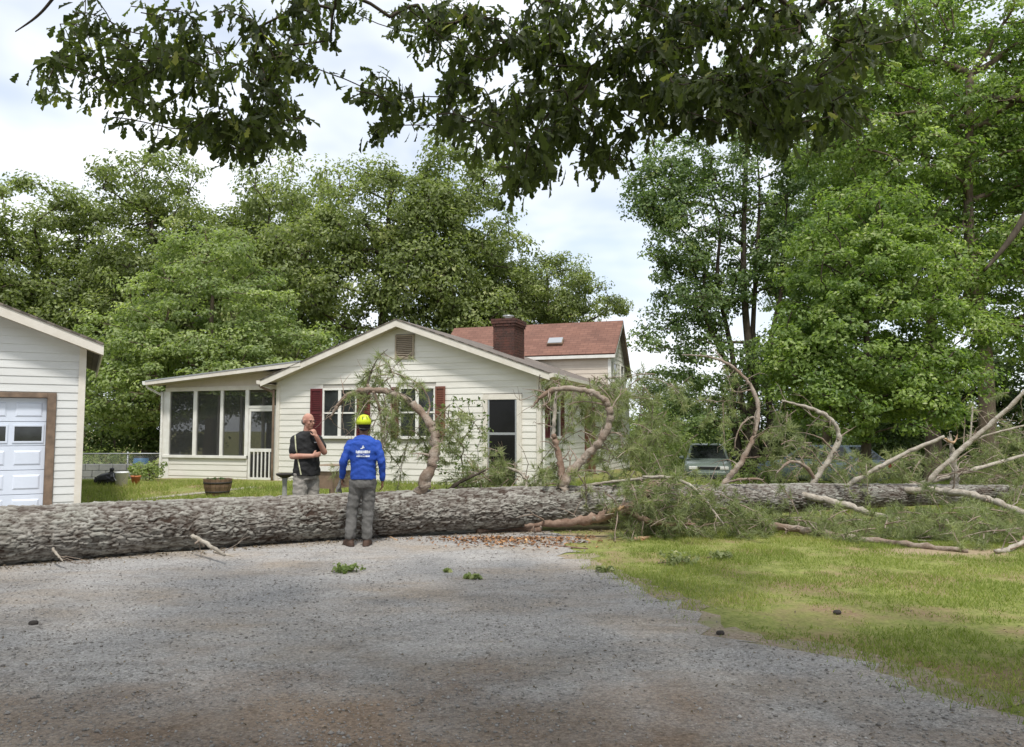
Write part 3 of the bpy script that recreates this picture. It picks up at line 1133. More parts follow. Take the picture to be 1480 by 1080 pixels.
# skylight in the red roof
su, sz_ = huv(803, 497, 9.6)
sv0 = UV0 + 0.28
sk = MB()
zz = UZE + 0.28 * fs_ + 0.1
dz_ = 0.26 * fs_
sk.prism([(su - 0.30, sv0, zz + 0.012), (su + 0.30, sv0, zz + 0.012), (su + 0.30, sv0 + 0.26, zz + dz_ + 0.012), (su - 0.30, sv0 + 0.26, zz + dz_ + 0.012)], (0, -0.05, 0.07))
sky_l = sk.build('skylight', M['frame_dark'], house)
MB().prism([(su - 0.27, sv0 - 0.025, zz + 0.115), (su + 0.27, sv0 - 0.025, zz + 0.115), (su + 0.27, sv0 + 0.20, zz + dz_ + 0.105), (su - 0.27, sv0 + 0.20, zz + dz_ + 0.105)], (0, -0.004, 0.01)).build('pane', M['metal'], sky_l)
# chimney of single bricks
cu0, _ = huv(713, 500, 3.4)
CV0, CWD, CDP = 3.4, 0.66, 0.95
CZ1 = 4.86
ch = MB().box((cu0 + 0.01, CV0 + 0.01, 2.9), (cu0 + CWD - 0.01, CV0 + CDP - 0.01, CZ1)).build('chimney', M['brick_mortar'], house)
bk = MB()
rng = random.Random(3)
course = 0.078
z = 3.2
row = 0
while z < CZ1 - 0.02:
    out = 0.0
    if z > CZ1 - 0.20:
        out = 0.03
    if z > CZ1 - 0.10:
        out = 0.055
    for face in range(4):
        Lf = CWD if face % 2 == 0 else CDP
        nb = round(Lf / 0.208)
        bl = (Lf + 2 * out) / nb
        offs = (row % 2) * 0.5
        k = -1
        for j in range(nb + 1):
            a = -out + (j - offs) * bl
            b = a + bl - 0.012
            a, b = max(a, -out), min(b, Lf + out)
            if b - a < 0.03:
                continue
            e = 0.004 + rng.uniform(0, 0.004) + out
            t = 0.02 + out
            if face == 0:
                bk.box((cu0 + a, CV0 - e, z), (cu0 + b, CV0 + t - out, z + course - 0.012))
            elif face == 1:
                bk.box((cu0 + CWD - t + out, CV0 + a, z), (cu0 + CWD + e, CV0 + b, z + course - 0.012))
            elif face == 2:
                bk.box((cu0 + a, CV0 + CDP - t + out, z), (cu0 + b, CV0 + CDP + e, z + course - 0.012))
            else:
                bk.box((cu0 - e, CV0 + a, z), (cu0 + t - out, CV0 + b, z + course - 0.012))
    z += course
    row += 1
b_ = bk.build('bricks', M['brick'], ch)
b_['kind'] = 'stuff'
MB().box((cu0 - 0.03, CV0 - 0.03, CZ1 - 0.005), (cu0 + CWD + 0.03, CV0 + CDP + 0.03, CZ1 + 0.035)).build('chimney_crown', M['concrete'], ch, bevel=0.01)
MB().lathe([(0.0, 0.17), (0.17, 0.16), (0.18, 0.13), (0.10, 0.12), (0.10, 0.0)], 16, (cu0 + CWD / 2, CV0 + 0.42, CZ1 + 0.03)).build('chimney_cap', M['metal'], ch, smooth=True)

# screened porch on the left of the gable
PV = 0.12
pu0 = huv(235, 650, PV)[0]
PB, PS, PT = -0.05, 0.86, 2.72
PD = 4.6
pfl = MB().box((pu0 + 0.02, PV + 0.06, -0.3), (-0.02, PV + PD, 0.16)).build('porch_floor', M['frame_dark'], house)
psk = MB().box((pu0 + 0.02, PV + 0.05, PB - 0.2), (huv(357, 650, PV)[0], PV + 0.10, PS - 0.08)).build('porch_wall', M['core'], house)
siding(psk, (0, PV + 0.049, 0), (1, 0, 0), (0, -1, 0), lambda z: (pu0 + 0.03, huv(356, 650, PV)[0]), PB, PS - 0.08, 0.165, [], M['siding'])
MB().box((pu0, PV - 0.02, PS - 0.078), (huv(356, 650, PV)[0], PV + 0.12, PS)).build('sill', M['white'], house, bevel=0.004)
MB().box((pu0 + 0.045, PV - 0.012, PT), (-0.03, PV + 0.10, PT + 0.12)).build('porch_beam', M['trim'], house, bevel=0.004)
pst = [(235, 245), (279, 284), (318, 322), (354, 359)]
pu = [(huv(a, 600, PV)[0], huv(b, 600, PV)[0]) for a, b in pst]
for i, (a, b) in enumerate(pu):
    MB().box((a, PV, PS if i else PB - 0.2), (b, PV + 0.09, PT)).build('post', M['white'], house, bevel=0.003)
for i in range(3):
    MB().box((pu[i][1] + 0.001, PV + 0.04, PS + 0.001), (pu[i + 1][0] - 0.001, PV + 0.043, PT - 0.001)).build('screen', M['screen'], house)
# screen door
sd0, sd1 = pu[3][1], huv(398, 640, PV)[0]
_, sdt = huv(378, 590, PV)
MB().box((sd0 + 0.002, PV + 0.0, sdt), (sd1 - 0.002, PV + 0.08, sdt + 0.07)).build('door_head', M['white'], house)
MB().box((sd1, PV, PB), (-0.03, PV + 0.09, PT)).build('post', M['white'], house)
MB().box((sd0 + 0.001, PV + 0.04, sdt + 0.071), (sd1 - 0.001, PV + 0.043, PT - 0.001)).build('screen', M['screen'], house)
sdm = MB()
st = 0.075
DB = 0.16
_, drl = huv(378, 651, PV)
sdm.box((sd0 + 0.012, PV + 0.01, DB), (sd0 + st, PV + 0.045, sdt - 0.006))
sdm.box((sd1 - st, PV + 0.01, DB), (sd1 - 0.012, PV + 0.045, sdt - 0.006))
sdm.box((sd0 + st, PV + 0.01, sdt - 0.09), (sd1 - st, PV + 0.045, sdt - 0.006))
sdm.box((sd0 + st, PV + 0.01, drl - 0.045), (sd1 - st, PV + 0.045, drl + 0.045))
sdm.box((sd0 + st, PV + 0.01, DB), (sd1 - st, PV + 0.045, DB + 0.10))
sdo = sdm.build('screen_door', M['white'], house, bevel=0.003)
for k in range(5):
    c = sd0 + st + (sd1 - sd0 - 2 * st) * (k + 1) / 6
    MB().box((c - 0.018, PV + 0.012, DB + 0.101), (c + 0.018, PV + 0.035, drl - 0.046)).build('baluster', M['white'], sdo)
MB().box((sd0 + st + 0.001, PV + 0.037, DB + 0.101), (sd1 - st - 0.001, PV + 0.040, drl - 0.046)).build('screen', M['screen'], sdo)
MB().box((sd0 + st + 0.001, PV + 0.030, drl + 0.046), (sd1 - st - 0.001, PV + 0.033, sdt - 0.091)).build('screen', M['screen'], sdo)
# far sides of the porch: posts and screens on the left and back
for k in range(5):
    c = pu0 + 0.05 + (0 - pu0 - 0.1) * k / 4.4
    MB().box((c, PV + PD - 0.09, 0.16), (c + 0.09, PV + PD, PT)).build('post', M['trim'], house)
for k in range(1, 4):
    c = PV + 0.1 + (PD - 0.2) * k / 4
    MB().box((pu0 + 0.01, c, 0.16), (pu0 + 0.10, c + 0.09, PT)).build('post', M['trim'], house)
MB().box((pu0 + 0.05, PV + PD - 0.05, 0.16), (-0.05, PV + PD - 0.047, PT)).build('screen', M['screen'], house)
MB().box((pu0 + 0.05, PV + 0.1, 0.16), (pu0 + 0.053, PV + PD - 0.1, PT)).build('screen', M['screen'], house)
MB().box((pu0 + 0.06, PV + 0.1, 0.165), (pu0 + 0.09, PV + PD - 0.1, 0.75)).build('knee_wall', M['core'], house)
MB().box((pu0 + 0.1, PV + PD - 0.09, 0.165), (-0.05, PV + PD - 0.06, 0.75)).build('knee_wall', M['core'], house)
# porch gable infill and shed roof
pz0 = 3.03
PSL = 0.083
ph = 0.30


def pz(u):
    return pz0 + PSL * (u - (pu0 - ph))


UE = 0.95
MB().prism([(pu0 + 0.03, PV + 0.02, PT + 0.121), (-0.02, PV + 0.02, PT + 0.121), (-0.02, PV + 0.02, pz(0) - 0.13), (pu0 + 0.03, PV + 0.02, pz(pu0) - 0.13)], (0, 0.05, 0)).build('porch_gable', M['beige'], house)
roof_slab('porch_roof', [(pu0 - ph, PV - 0.45, pz(pu0 - ph)), (UE, PV - 0.45, pz(UE)), (UE, PV + PD + 0.3, pz(UE)), (pu0 - ph, PV + PD + 0.3, pz(pu0 - ph))], 0.035, M['metal'], house)
MB().prism([(pu0 - ph, PV - 0.44, pz(pu0 - ph) - 0.036), (UE, PV - 0.44, pz(UE) - 0.036), (UE, PV - 0.44, pz(UE) - 0.15), (pu0 - ph, PV - 0.44, pz(pu0 - ph) - 0.13)], (0, 0.03, 0)).build('rake_board', M['trim'], house)
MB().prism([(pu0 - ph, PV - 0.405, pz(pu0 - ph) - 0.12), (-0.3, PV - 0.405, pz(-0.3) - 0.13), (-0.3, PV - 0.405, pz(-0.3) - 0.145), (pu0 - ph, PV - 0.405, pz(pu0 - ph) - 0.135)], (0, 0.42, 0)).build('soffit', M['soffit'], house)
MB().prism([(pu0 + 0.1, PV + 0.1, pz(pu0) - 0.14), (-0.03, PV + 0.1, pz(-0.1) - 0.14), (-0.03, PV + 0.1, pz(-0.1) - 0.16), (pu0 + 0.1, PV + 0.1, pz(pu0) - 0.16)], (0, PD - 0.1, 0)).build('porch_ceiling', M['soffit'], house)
MB().prism([(pu0 - ph - 0.11, PV - 0.45, pz(pu0 - ph) - 0.02), (pu0 - ph - 0.002, PV - 0.45, pz(pu0 - ph) - 0.02), (pu0 - ph - 0.002, PV - 0.45, pz(pu0 - ph) - 0.13), (pu0 - ph - 0.09, PV - 0.45, pz(pu0 - ph) - 0.12)], (0, PD + 0.6, 0)).build('gutter', M['white'], house)
gpz = pz(pu0 - ph) - 0.12
pts, rr = catmull([(pu0 - ph - 0.05, PV - 0.3, gpz), (pu0 - ph - 0.05, PV - 0.28, gpz - 0.08), (pu0 - 0.09, PV - 0.06, gpz - 0.28), (pu0 - 0.045, PV - 0.03, gpz - 0.42), (pu0 - 0.045, PV - 0.03, -0.25)], [0.036] * 5, 4)
MB().tube(pts, rr, 8).build('downspout', M['white'], house, smooth=True)
pts, rr = catmull([(-0.42, -0.2, HE - 0.14), (-0.40, -0.18, HE - 0.22), (-0.12, -0.05, HE - 0.36), (-0.075, -0.05, HE - 0.5), (-0.075, -0.05, 0.05)], [0.034] * 5, 4)
MB().tube(pts, rr, 8).build('downspout', M['frame_dark'], house, smooth=True)


# ------------------------------------------------------------------ trees
M['bark_dark'] = mat('dark_bark', (0.045, 0.036, 0.028), (0.11, 0.09, 0.07), 0.95, 6, 6, bump=0.6, bscale=18, stretch=(1, 1, 0.3), spec=0.1)
M['bark_mid'] = mat('brown_bark', (0.09, 0.068, 0.05), (0.19, 0.15, 0.115), 0.95, 5, 6, bump=0.6, bscale=16, stretch=(1, 1, 0.3), spec=0.1)
M['leaf_oak_far'] = leaf_mat('far_oak_leaves', (0.115, 0.145, 0.052), (0.31, 0.36, 0.14), (0.43, 0.45, 0.20), 0.46)
M['leaf_light'] = leaf_mat('light_green_leaves', (0.165, 0.22, 0.085), (0.38, 0.44, 0.19), (0.48, 0.52, 0.26), 0.48)
M['leaf_maple'] = leaf_mat('maple_leaves', (0.105, 0.17, 0.045), (0.32, 0.41, 0.12), (0.48, 0.53, 0.26), 0.5)
M['leaf_dark'] = leaf_mat('dark_tree_leaves', (0.055, 0.09, 0.03), (0.17, 0.23, 0.08), (0.27, 0.31, 0.12), 0.42)
M['leaf_blue'] = leaf_mat('tall_tree_leaves', (0.085, 0.135, 0.055), (0.25, 0.33, 0.135), (0.40, 0.45, 0.23), 0.48)
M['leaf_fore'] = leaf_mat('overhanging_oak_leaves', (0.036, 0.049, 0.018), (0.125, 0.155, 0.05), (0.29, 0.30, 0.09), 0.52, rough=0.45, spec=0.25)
M['leaf_bush'] = leaf_mat('shrub_leaves', (0.03, 0.07, 0.015), (0.10, 0.19, 0.04), (0.2, 0.25, 0.06), 0.35)


def leaf_quads(c, nrm, size, rs, asp=0.6, fold=0.25):
    """folded diamond leaves: 4 verts, 2 triangles each"""
    n = len(c)
    t = rs.normal(size=(n, 3))
    t -= nrm * (t * nrm).sum(1, keepdims=True)
    t /= np.linalg.norm(t, axis=1, keepdims=True) + 1e-9
    b = np.cross(nrm, t)
    s = size[:, None]
    v = np.empty((n, 4, 3))
    v[:, 0] = c - t * s * 0.5
    v[:, 1] = c + b * s * asp * 0.5 + nrm * s * fold * 0.5 + t * s * 0.05
    v[:, 2] = c + t * s * 0.5 - nrm * s * 0.12
    v[:, 3] = c - b * s * asp * 0.5 + nrm * s * fold * 0.5 + t * s * 0.05
    k = np.arange(n)[:, None] * 4
    f = np.concatenate([k + np.array([[0, 2, 1]]), k + np.array([[0, 3, 2]])])
    return v.reshape(-1, 3), f


def grow(roots, targets, bias=0.35, seed=0):
    """join the targets to the roots one by one, each to its best neighbour already joined. returns parent index per node"""
    rs = np.random.RandomState(seed)
    nodes = np.concatenate([roots, targets])
    nr = len(roots)
    n = len(nodes)
    par = np.full(n, -1)
    depth = np.zeros(n)
    for i in range(1, nr):
        par[i] = i - 1
    best = np.full(n, np.inf)
    bp = np.zeros(n, int)

    def relax(i):
        d = np.linalg.norm(nodes - nodes[i], axis=1)
        up = np.maximum(0, nodes[i, 2] - nodes[:, 2])
        cst = d + bias * depth[i] + 0.5 * up
        m = cst < best
        best[m] = cst[m]
        bp[m] = i
    for i in range(nr):
        relax(i)
    done = np.zeros(n, bool)
    done[:nr] = True
    for _ in range(n - nr):
        c = np.where(done, np.inf, best)
        i = int(np.argmin(c))
        done[i] = True
        par[i] = bp[i]
        depth[i] = depth[bp[i]] + np.linalg.norm(nodes[i] - nodes[bp[i]])
        relax(i)
    return nodes, par


def limb_mesh(nodes, par, nroot, r0, rmin, seed=0, nseg=5, sub=3, wob=0.12, power=0.45):
    rs = np.random.RandomState(seed)
    n = len(nodes)
    cnt = np.ones(n)
    kids = [[] for _ in range(n)]
    for i in range(n):
        if par[i] >= 0:
            kids[par[i]].append(i)
    order = []
    st = [i for i in range(n) if par[i] < 0]
    while st:
        i = st.pop()
        order.append(i)
        st += kids[i]
    for i in order[::-1]:
        if par[i] >= 0:
            cnt[par[i]] += cnt[i]
    rad = np.maximum(rmin, r0 * (cnt / cnt.max()) ** power)
    mb = MB()
    for i in range(nroot, n):
        a, b = nodes[par[i]], nodes[i]
        L_ = np.linalg.norm(b - a)
        if L_ < 1e-4:
            continue
        pts, rr = [], []
        ra = min(rad[par[i]], rad[i] * 1.5)
        off = rs.normal(size=3) * wob * L_
        for k in range(sub + 1):
            t = k / sub
            pts.append(a * (1 - t) + b * t + off * math.sin(PI * t) * 0.6)
            rr.append(ra * (1 - t) + rad[i] * t)
        mb.tube(pts, rr, nseg, caps=False)
    return mb


def make_crown(lobes, ncl, per, clr, size, seed, shell=0.55, flat=0.6, up=0.7, droop=0.0):
    """leaf clumps spread through a few lobes; returns clump centres and leaf arrays"""
    rs = np.random.RandomState(seed)
    lb = np.array(lobes, float)
    w = (lb[:, 3] * lb[:, 4] * lb[:, 5]) ** (2 / 3.)
    w /= w.sum()
    k = rs.choice(len(lb), ncl, p=w)
    d = rs.normal(size=(ncl, 3))
    d /= np.linalg.norm(d, axis=1, keepdims=True)
    r = shell + (1 - shell) * rs.rand(ncl) ** 0.6
    r *= 0.86 + 0.28 * rs.rand(ncl)
    c = lb[k, :3] + d * r[:, None] * lb[k, 3:6]
    # leaves
    m = (per * (0.5 + rs.rand(ncl))).astype(int)
    idx = np.repeat(np.arange(ncl), m)
    nl = len(idx)
    cs = clr * (0.6 + 0.8 * rs.rand(ncl))
    g = rs.normal(size=(nl, 3))
    g /= np.linalg.norm(g, axis=1, keepdims=True)
    gd = g.copy()
    g *= (0.25 + 0.75 * rs.rand(nl) ** 0.5)[:, None]
    g *= np.array([1, 1, flat])
    pos = c[idx] + g * cs[idx][:, None]
    pos[:, 2] -= droop * (np.abs(g[:, 0]) + np.abs(g[:, 1])) * cs[idx]
    out = d[idx]
    nr = rs.normal(size=(nl, 3)) * 0.42 + np.array([0, 0, up * 0.6]) + out * 0.3 + gd * 0.75
    nr /= np.linalg.norm(nr, axis=1, keepdims=True)
    sz = size * (0.6 + 0.8 * rs.rand(nl))
    v, f = leaf_quads(pos, nr, sz, rs)
    var = np.clip(0.45 + 0.22 * rs.normal(size=ncl)[idx] + 0.2 * rs.normal(size=nl), 0, 1)
    return c, v, f, np.repeat(var, 4)


def tree(name, label, cat, loc, trunk, lobes, ncl, per, clr, size, m_leaf, m_bark, seed, group=None, rz=0.0, tr=(0.25, 0.1), shell=0.55, flat=0.6, up=0.7, nlimb=None, droop=0.0):
    """trunk: list of local points; lobes: local ellipsoids"""
    root = thing(name, label, cat, loc, rz, group)
    c, v, f, var = make_crown(lobes, ncl, per, clr, size, seed, shell, flat, up, droop)
    np_mesh('crown', v, f, m_leaf, root, var=var)['kind'] = 'stuff'
    tp = [Vector(p) for p in trunk]
    rads = [tr[0] + (tr[1] - tr[0]) * i / (len(tp) - 1) for i in range(len(tp))]
    rads[0] *= 1.35
    pts, rr = catmull(tp, rads, 5)
    MB().tube(pts, rr, 10).build('trunk', m_bark, root, smooth=True)
    sel = c if nlimb is None else c[:nlimb]
    nodes, par = grow(np.array([tuple(p) for p in pts[len(pts) // 4:]]), sel, 0.25, seed)
    limb_mesh(nodes, par, len(pts) - len(pts) // 4, tr[0] * 0.75, 0.018, seed).build('branches', m_bark, root, smooth=True)['kind'] = 'stuff'
    return root


def copy_tree(o, loc, rz, sc, label=None):
    r_ = o.copy()
    COL.objects.link(r_)
    r_.location = loc
    r_.rotation_euler = (0, 0, rz)
    r_.scale = sc
    WM[r_.name] = Matrix.LocRotScale(Vector(loc), None, None)
    if label:
        r_['label'] = label
    for ch_ in list(o.children):
        c_ = ch_.copy()
        COL.objects.link(c_)
        c_.parent = r_
    return r_


def on_ground(px, Y):
    x = (px - 740.0) / FPX * Y
    return Vector((x, Y, ghf(x, Y) - 0.05))


GB = 'tall oaks in the row behind the house and garage'
oakA = tree('oak_tree', 'broad olive-green oak rising behind the garage roof at left edge', 'tree', on_ground(40, 44), [(0, 0, 0), (0.1, 0, 4), (-0.2, 0.2, 8), (0.3, 0, 12)],
            [(0, 0, 9.5, 5.2, 4.6, 3.4), (-3.4, 0.5, 8, 3.4, 3.2, 3.0), (3.4, -0.5, 8.2, 3.4, 3.2, 3.2), (0.4, -1, 13, 3.6, 3.2, 2.6), (0.5, -2.4, 6.0, 4.4, 2.4, 2.4), (-1, 1, 5.0, 5, 3, 2.0)],
            460, 100, 0.92, 0.205, M['leaf_oak_far'], M['bark_dark'], 11, GB, tr=(0.34, 0.12))
oakB = tree('oak_tree', 'tall oak with a rounded dense crown left of the pale tree top', 'tree', on_ground(215, 43), [(0, 0, 0), (0.2, 0, 4), (0.1, 0.2, 9), (-0.2, 0, 13)],
            [(0, 0, 11.5, 4.2, 4.2, 3.6), (-2.6, 0.3, 9.0, 3.0, 3.0, 2.8), (2.8, -0.4, 9.5, 3.2, 3.0, 3.0), (0.2, -0.6, 15.0, 2.8, 2.8, 2.0), (-0.4, -2.0, 7.0, 3.8, 2.2, 2.2), (1.6, 1, 5.4, 3.4, 2.6, 1.8)],
            460, 100, 0.88, 0.20, M['leaf_oak_far'], M['bark_dark'], 23, GB, tr=(0.32, 0.1))
oakC = tree('oak_tree', 'tall open oak with bare dark limbs showing above the house ridge', 'tree', on_ground(545, 41), [(0, 0, 0), (-0.1, 0, 4), (0.3, 0.2, 8.5), (0.5, 0, 13)],
            [(0.2, 0, 12.3, 3.4, 3.4, 2.6), (-3.2, 0.3, 11.0, 2.6, 2.6, 2.2), (3.0, -0.4, 11.4, 2.6, 2.6, 2.2), (-1.6, -1.0, 8.6, 2.4, 2.2, 1.6), (2.2, -1.4, 8.2, 2.2, 2.0, 1.6), (0.4, 0.5, 5.6, 3.2, 2.4, 1.6)],
            360, 95, 0.80, 0.19, M['leaf_oak_far'], M['bark_dark'], 37, GB, tr=(0.34, 0.1))
oakA.scale = (1.05, 1.05, 1.08)
oakB.scale = (1.03, 1.03, 1.08)
oakC.scale = (1.05, 1.05, 1.08)
copy_tree(oakA, on_ground(395, 45), 2.1, (1.0, 1.0, 1.22), 'high oak right behind the peak of the pale tree')
copy_tree(oakB, on_ground(655, 42), 1.3, (1.0, 1.0, 1.05), 'dense oak with a high dome behind the brick chimney')
copy_tree(oakC, on_ground(800, 43), 2.6, (0.72, 0.72, 0.80), 'smaller pointed oak at the right end of the row, above the red roof')
copy_tree(oakB, on_ground(740, 45), 4.4, (0.75, 0.75, 0.68), 'low dense oak between the chimney and the red roof skylight')
copy_tree(oakA, on_ground(-90, 40), 4.0, (0.95, 0.95, 1.0), 'oak crown cut off by the left edge of the picture')
copy_tree(oakC, on_ground(310, 47), 0.9, (1.1, 1.1, 1.08), 'oak in the gap between the two tall oaks left of the house')
# paler tree in front of the oaks
tree('pale_green_tree', 'pale fresh-green tree with layered crown behind the screened porch', 'tree', on_ground(300, 31.5), [(0, 0, 0), (0.1, 0, 2.5), (0.0, 0.1, 5), (0.1, 0, 8)],
     [(0, 0, 7.0, 3.4, 3.0, 2.2), (-2.8, -0.3, 5.4, 2.4, 2.4, 1.8), (2.9, -0.3, 5.2, 2.6, 2.4, 1.7), (0.0, -0.4, 9.0, 1.9, 1.9, 1.3), (0, -1.6, 4.2, 3.4, 2.0, 1.6), (-3.2, 0, 3.4, 2.4, 2.2, 1.5), (3.6, 0, 3.6, 2.2, 2.0, 1.4)],
     520, 95, 0.62, 0.15, M['leaf_light'], M['bark_mid'], 5, tr=(0.2, 0.06), up=0.9, flat=0.42)
# dark understorey behind the fence
understorey = tree('understorey_tree', 'low dark leafy tree filling the gap between garage and porch', 'tree', on_ground(165, 35), [(0, 0, 0), (0.1, 0, 1.5), (0, 0.1, 3.5)],
                   [(0, 0, 3.0, 3.2, 2.2, 2.4), (-2.2, 0, 2.2, 2.4, 2.0, 2.0), (2.2, 0, 2.4, 2.4, 2.0, 2.2), (0, 0, 5.0, 2.4, 2.2, 1.8)],
                   260, 80, 0.7, 0.17, M['leaf_dark'], M['bark_dark'], 61, 'low dark trees around the yard', tr=(0.14, 0.05))
copy_tree(understorey, on_ground(30, 37), 2.0, (1.2, 1.2, 1.1), 'low dark leafy tree hidden mostly by the garage')
copy_tree(understorey, on_ground(970, 52), 1.0, (1.1, 1.1, 1.0), 'distant dark bushy tree behind the right house corner')
copy_tree(understorey, on_ground(1100, 48), 3.0, (1.3, 1.3, 0.85), 'distant bushy tree behind the parked green car')
copy_tree(understorey, on_ground(1330, 40), 4.0, (1.4, 1.2, 1.0), 'low dark bushy tree behind the snapped stub')
copy_tree(understorey, on_ground(1500, 36), 5.0, (1.3, 1.2, 1.1), 'low dark bushy tree at the right edge behind the fallen top')
copy_tree(understorey, on_ground(660, 55), 0.3, (1.6, 1.2, 1.2), 'dark low tree behind the chimney and red roof')
copy_tree(understorey, on_ground(1215, 60), 0.3, (1.8, 1.4, 1.0), 'farthest dark tree seen low between the curved limbs')
# tall many-stemmed tree right of the house
tall = tree('tall_tree', 'tall airy tree of several slim grey stems right of the red roof', 'tree', on_ground(1085, 31), [(0, 0, 0), (0.05, 0, 4), (-0.15, 0.1, 8.5), (0.1, 0, 14.5)],
            [(-2.6, 0, 10.6, 2.1, 2.0, 1.9), (-1.6, 0, 7.4, 2.4, 2.0, 1.6), (0.6, 0, 12.8, 2.6, 2.2, 2.0), (-1.0, -0.6, 4.6, 2.6, 2.0, 1.3), (1.8, 0.2, 9.0, 2.0, 1.8, 2.2), (-3.0, 0.2, 13.0, 1.8, 1.8, 1.2), (-2.4, 0, 8.6, 1.6, 1.5, 1.3), (0.4, 0, 16, 2.4, 2.2, 1.5), (1.6, 0, 5.0, 1.8, 1.6, 1.2), (-2.2, 0, 2.6, 1.8, 1.6, 1.0), (-3.2, 0, 11.6, 1.8, 1.6, 1.4), (-2.6, 0, 6.0, 1.8, 1.6, 1.0), (0.2, 0.3, 9.6, 2.2, 1.6, 2.0)],
            720, 66, 0.55, 0.15, M['leaf_blue'], M['bark_dark'], 71, tr=(0.22, 0.07), shell=0.35)
for k, (dx, dy, lean, h) in enumerate(((-0.55, 0.1, -0.9, 12.5), (0.6, -0.1, 0.9, 12.0), (0.25, 0.3, 0.25, 14.0), (-0.25, -0.2, -2.2, 10.5))):
    pts, rr = catmull([(dx * 0.4, dy, 0), (dx * 1.2, dy, 2.5), (dx * 0.8 + lean * 0.2, dy + 0.1, h * 0.4), (dx + lean * 0.75, dy - 0.1, h * 0.65), (dx + lean * 0.8 + 0.2, dy, h * 0.85), (dx + lean * 1.2, dy, h)], [0.17, 0.14, 0.11, 0.085, 0.05, 0.02], 5)
    MB().tube(pts, rr, 8).build('stem', M['bark_dark'], tall, smooth=True)
# maples at the right
tree('maple_tree', 'bright green maple with a low rounded crown and short dark trunk', 'tree', on_ground(1252, 21.0), [(0, 0, -0.4), (-0.05, 0, 1.0), (0.05, 0.05, 2.6), (0.1, 0, 5.5)],
     [(0, 0, 4.2, 2.4, 2.1, 1.9), (-1.5, -0.2, 3.0, 1.2, 1.5, 1.1), (1.5, -0.3, 3.0, 1.6, 1.5, 1.2), (-0.7, -0.2, 6.3, 1.5, 1.6, 1.2), (0.9, 0, 6.2, 1.7, 1.6, 1.3), (-0.1, -1.0, 2.5, 1.9, 1.3, 0.9), (-1.2, 0, 4.8, 1.2, 1.3, 1.0), (-1.9, 0, 3.9, 0.9, 1.0, 0.8), (2.3, 0.2, 4.4, 1.3, 1.3, 1.2), (0.2, 0.2, 7.6, 1.6, 1.5, 1.0)],
     680, 80, 0.42, 0.115, M['leaf_maple'], M['bark_dark'], 83, 'maples at the right', tr=(0.17, 0.06), up=0.75, flat=0.5, droop=0.25)
tree('maple_tree', 'towering maple with thick leaning limb at the right edge', 'tree', on_ground(1428, 23.5), [(0, 0, -0.4), (-0.05, 0, 2), (0, 0.05, 4.5), (-0.3, 0.1, 8), (-0.1, 0, 13)],
     [(-1.8, 0, 9.6, 2.0, 1.9, 1.6), (1.6, -0.2, 8.0, 2.2, 2.0, 1.7), (-0.2, 0.2, 12.6, 2.6, 2.2, 1.8), (-2.8, 0, 12.0, 1.6, 1.8, 1.3), (2.6, 0, 11.4, 2.0, 2.0, 1.8), (1.5, -0.6, 4.9, 1.9, 1.6, 0.9), (-1.7, -0.4, 6.6, 1.7, 1.6, 1.1), (3.2, -0.3, 6.0, 1.8, 1.6, 1.2), (-3.4, 0, 9.0, 1.3, 1.3, 1.0), (1.2, 0, 15.2, 2.6, 2.2, 1.4), (-2.4, 0, 14.6, 1.8, 1.8, 1.2), (-4.2, 0.3, 11.0, 1.5, 1.6, 1.4), (-3.6, 0.4, 13.2, 1.8, 1.8, 1.2), (-2.6, 0.4, 8.0, 1.6, 1.5, 1.2), (0.6, 0.5, 10.2, 2.2, 1.8, 1.4), (3.4, 0.2, 8.8, 1.8, 1.6, 1.4), (3.0, 0.2, 13.6, 2.0, 1.8, 1.4)],
     980, 74, 0.52, 0.135, M['leaf_maple'], M['bark_mid'], 97, 'maples at the right', tr=(0.30, 0.10), up=0.75, flat=0.5, shell=0.45, droop=0.2)
_mt = [o for o in bpy.data.objects if o.name.startswith('maple_tree')][-1]
copy_tree(_mt, on_ground(1345, 33), 2.2, (1.15, 1.15, 1.1), 'tall maple farther back, filling the gap behind the low bright maple')
copy_tree(_mt, on_ground(1600, 27), 4.1, (1.0, 1.0, 1.0), 'tall maple mostly cut off by the right edge')
copy_tree(_mt, on_ground(1195, 40), 5.0, (0.95, 0.95, 1.05), 'tall hazy maple between the many-stemmed tree and the bright maple')
pts, rr = catmull([(-0.1, 0.0, 12.2), (1.3, -1.3, 11.5), (1.15, -2.1, 10.1), (0.3, -2.3, 8.6), (-0.5, -2.3, 7.3), (-1.3, -2.2, 6.3)], [0.10, 0.11, 0.115, 0.11, 0.09, 0.03], 5)
MB().tube(pts, rr, 9).build('limb', M['bark_dark'], _mt, smooth=True)


# ------------------------------------------------------------------ overhanging oak in the foreground
def oak_leaf(seed=0, L_=1.0):
    """lobed red-oak leaf in local x (width), y (length), z; returns verts, quad faces"""
    rs = np.random.RandomState(seed)
    st = [0.0, 0.20, 0.34, 0.46, 0.58, 0.72, 1.0]
    wd = [0.012, 0.14, 0.09, 0.22, 0.11, 0.20, 0.0]
    sw = [0.0, 0.06, 0.0, 0.10, 0.0, 0.13, 0.0]
    v, f = [], []
    for i, (y, w, s) in enumerate(zip(st, wd, sw)):
        zc = -0.18 * y * y
        ww = w * (0.85 + 0.3 * rs.rand())
        v += [(0, y, zc), (-ww, y + s, zc + ww * 0.35), (ww * (0.9 + 0.2 * rs.rand()), y + s, zc + ww * 0.35)]
    for i in range(len(st) - 1):
        a, b = i * 3, (i + 1) * 3
        f += [(a, b, b + 1, a + 1), (a, a + 2, b + 2, b)]
    return np.array(v) * L_, np.array(f)


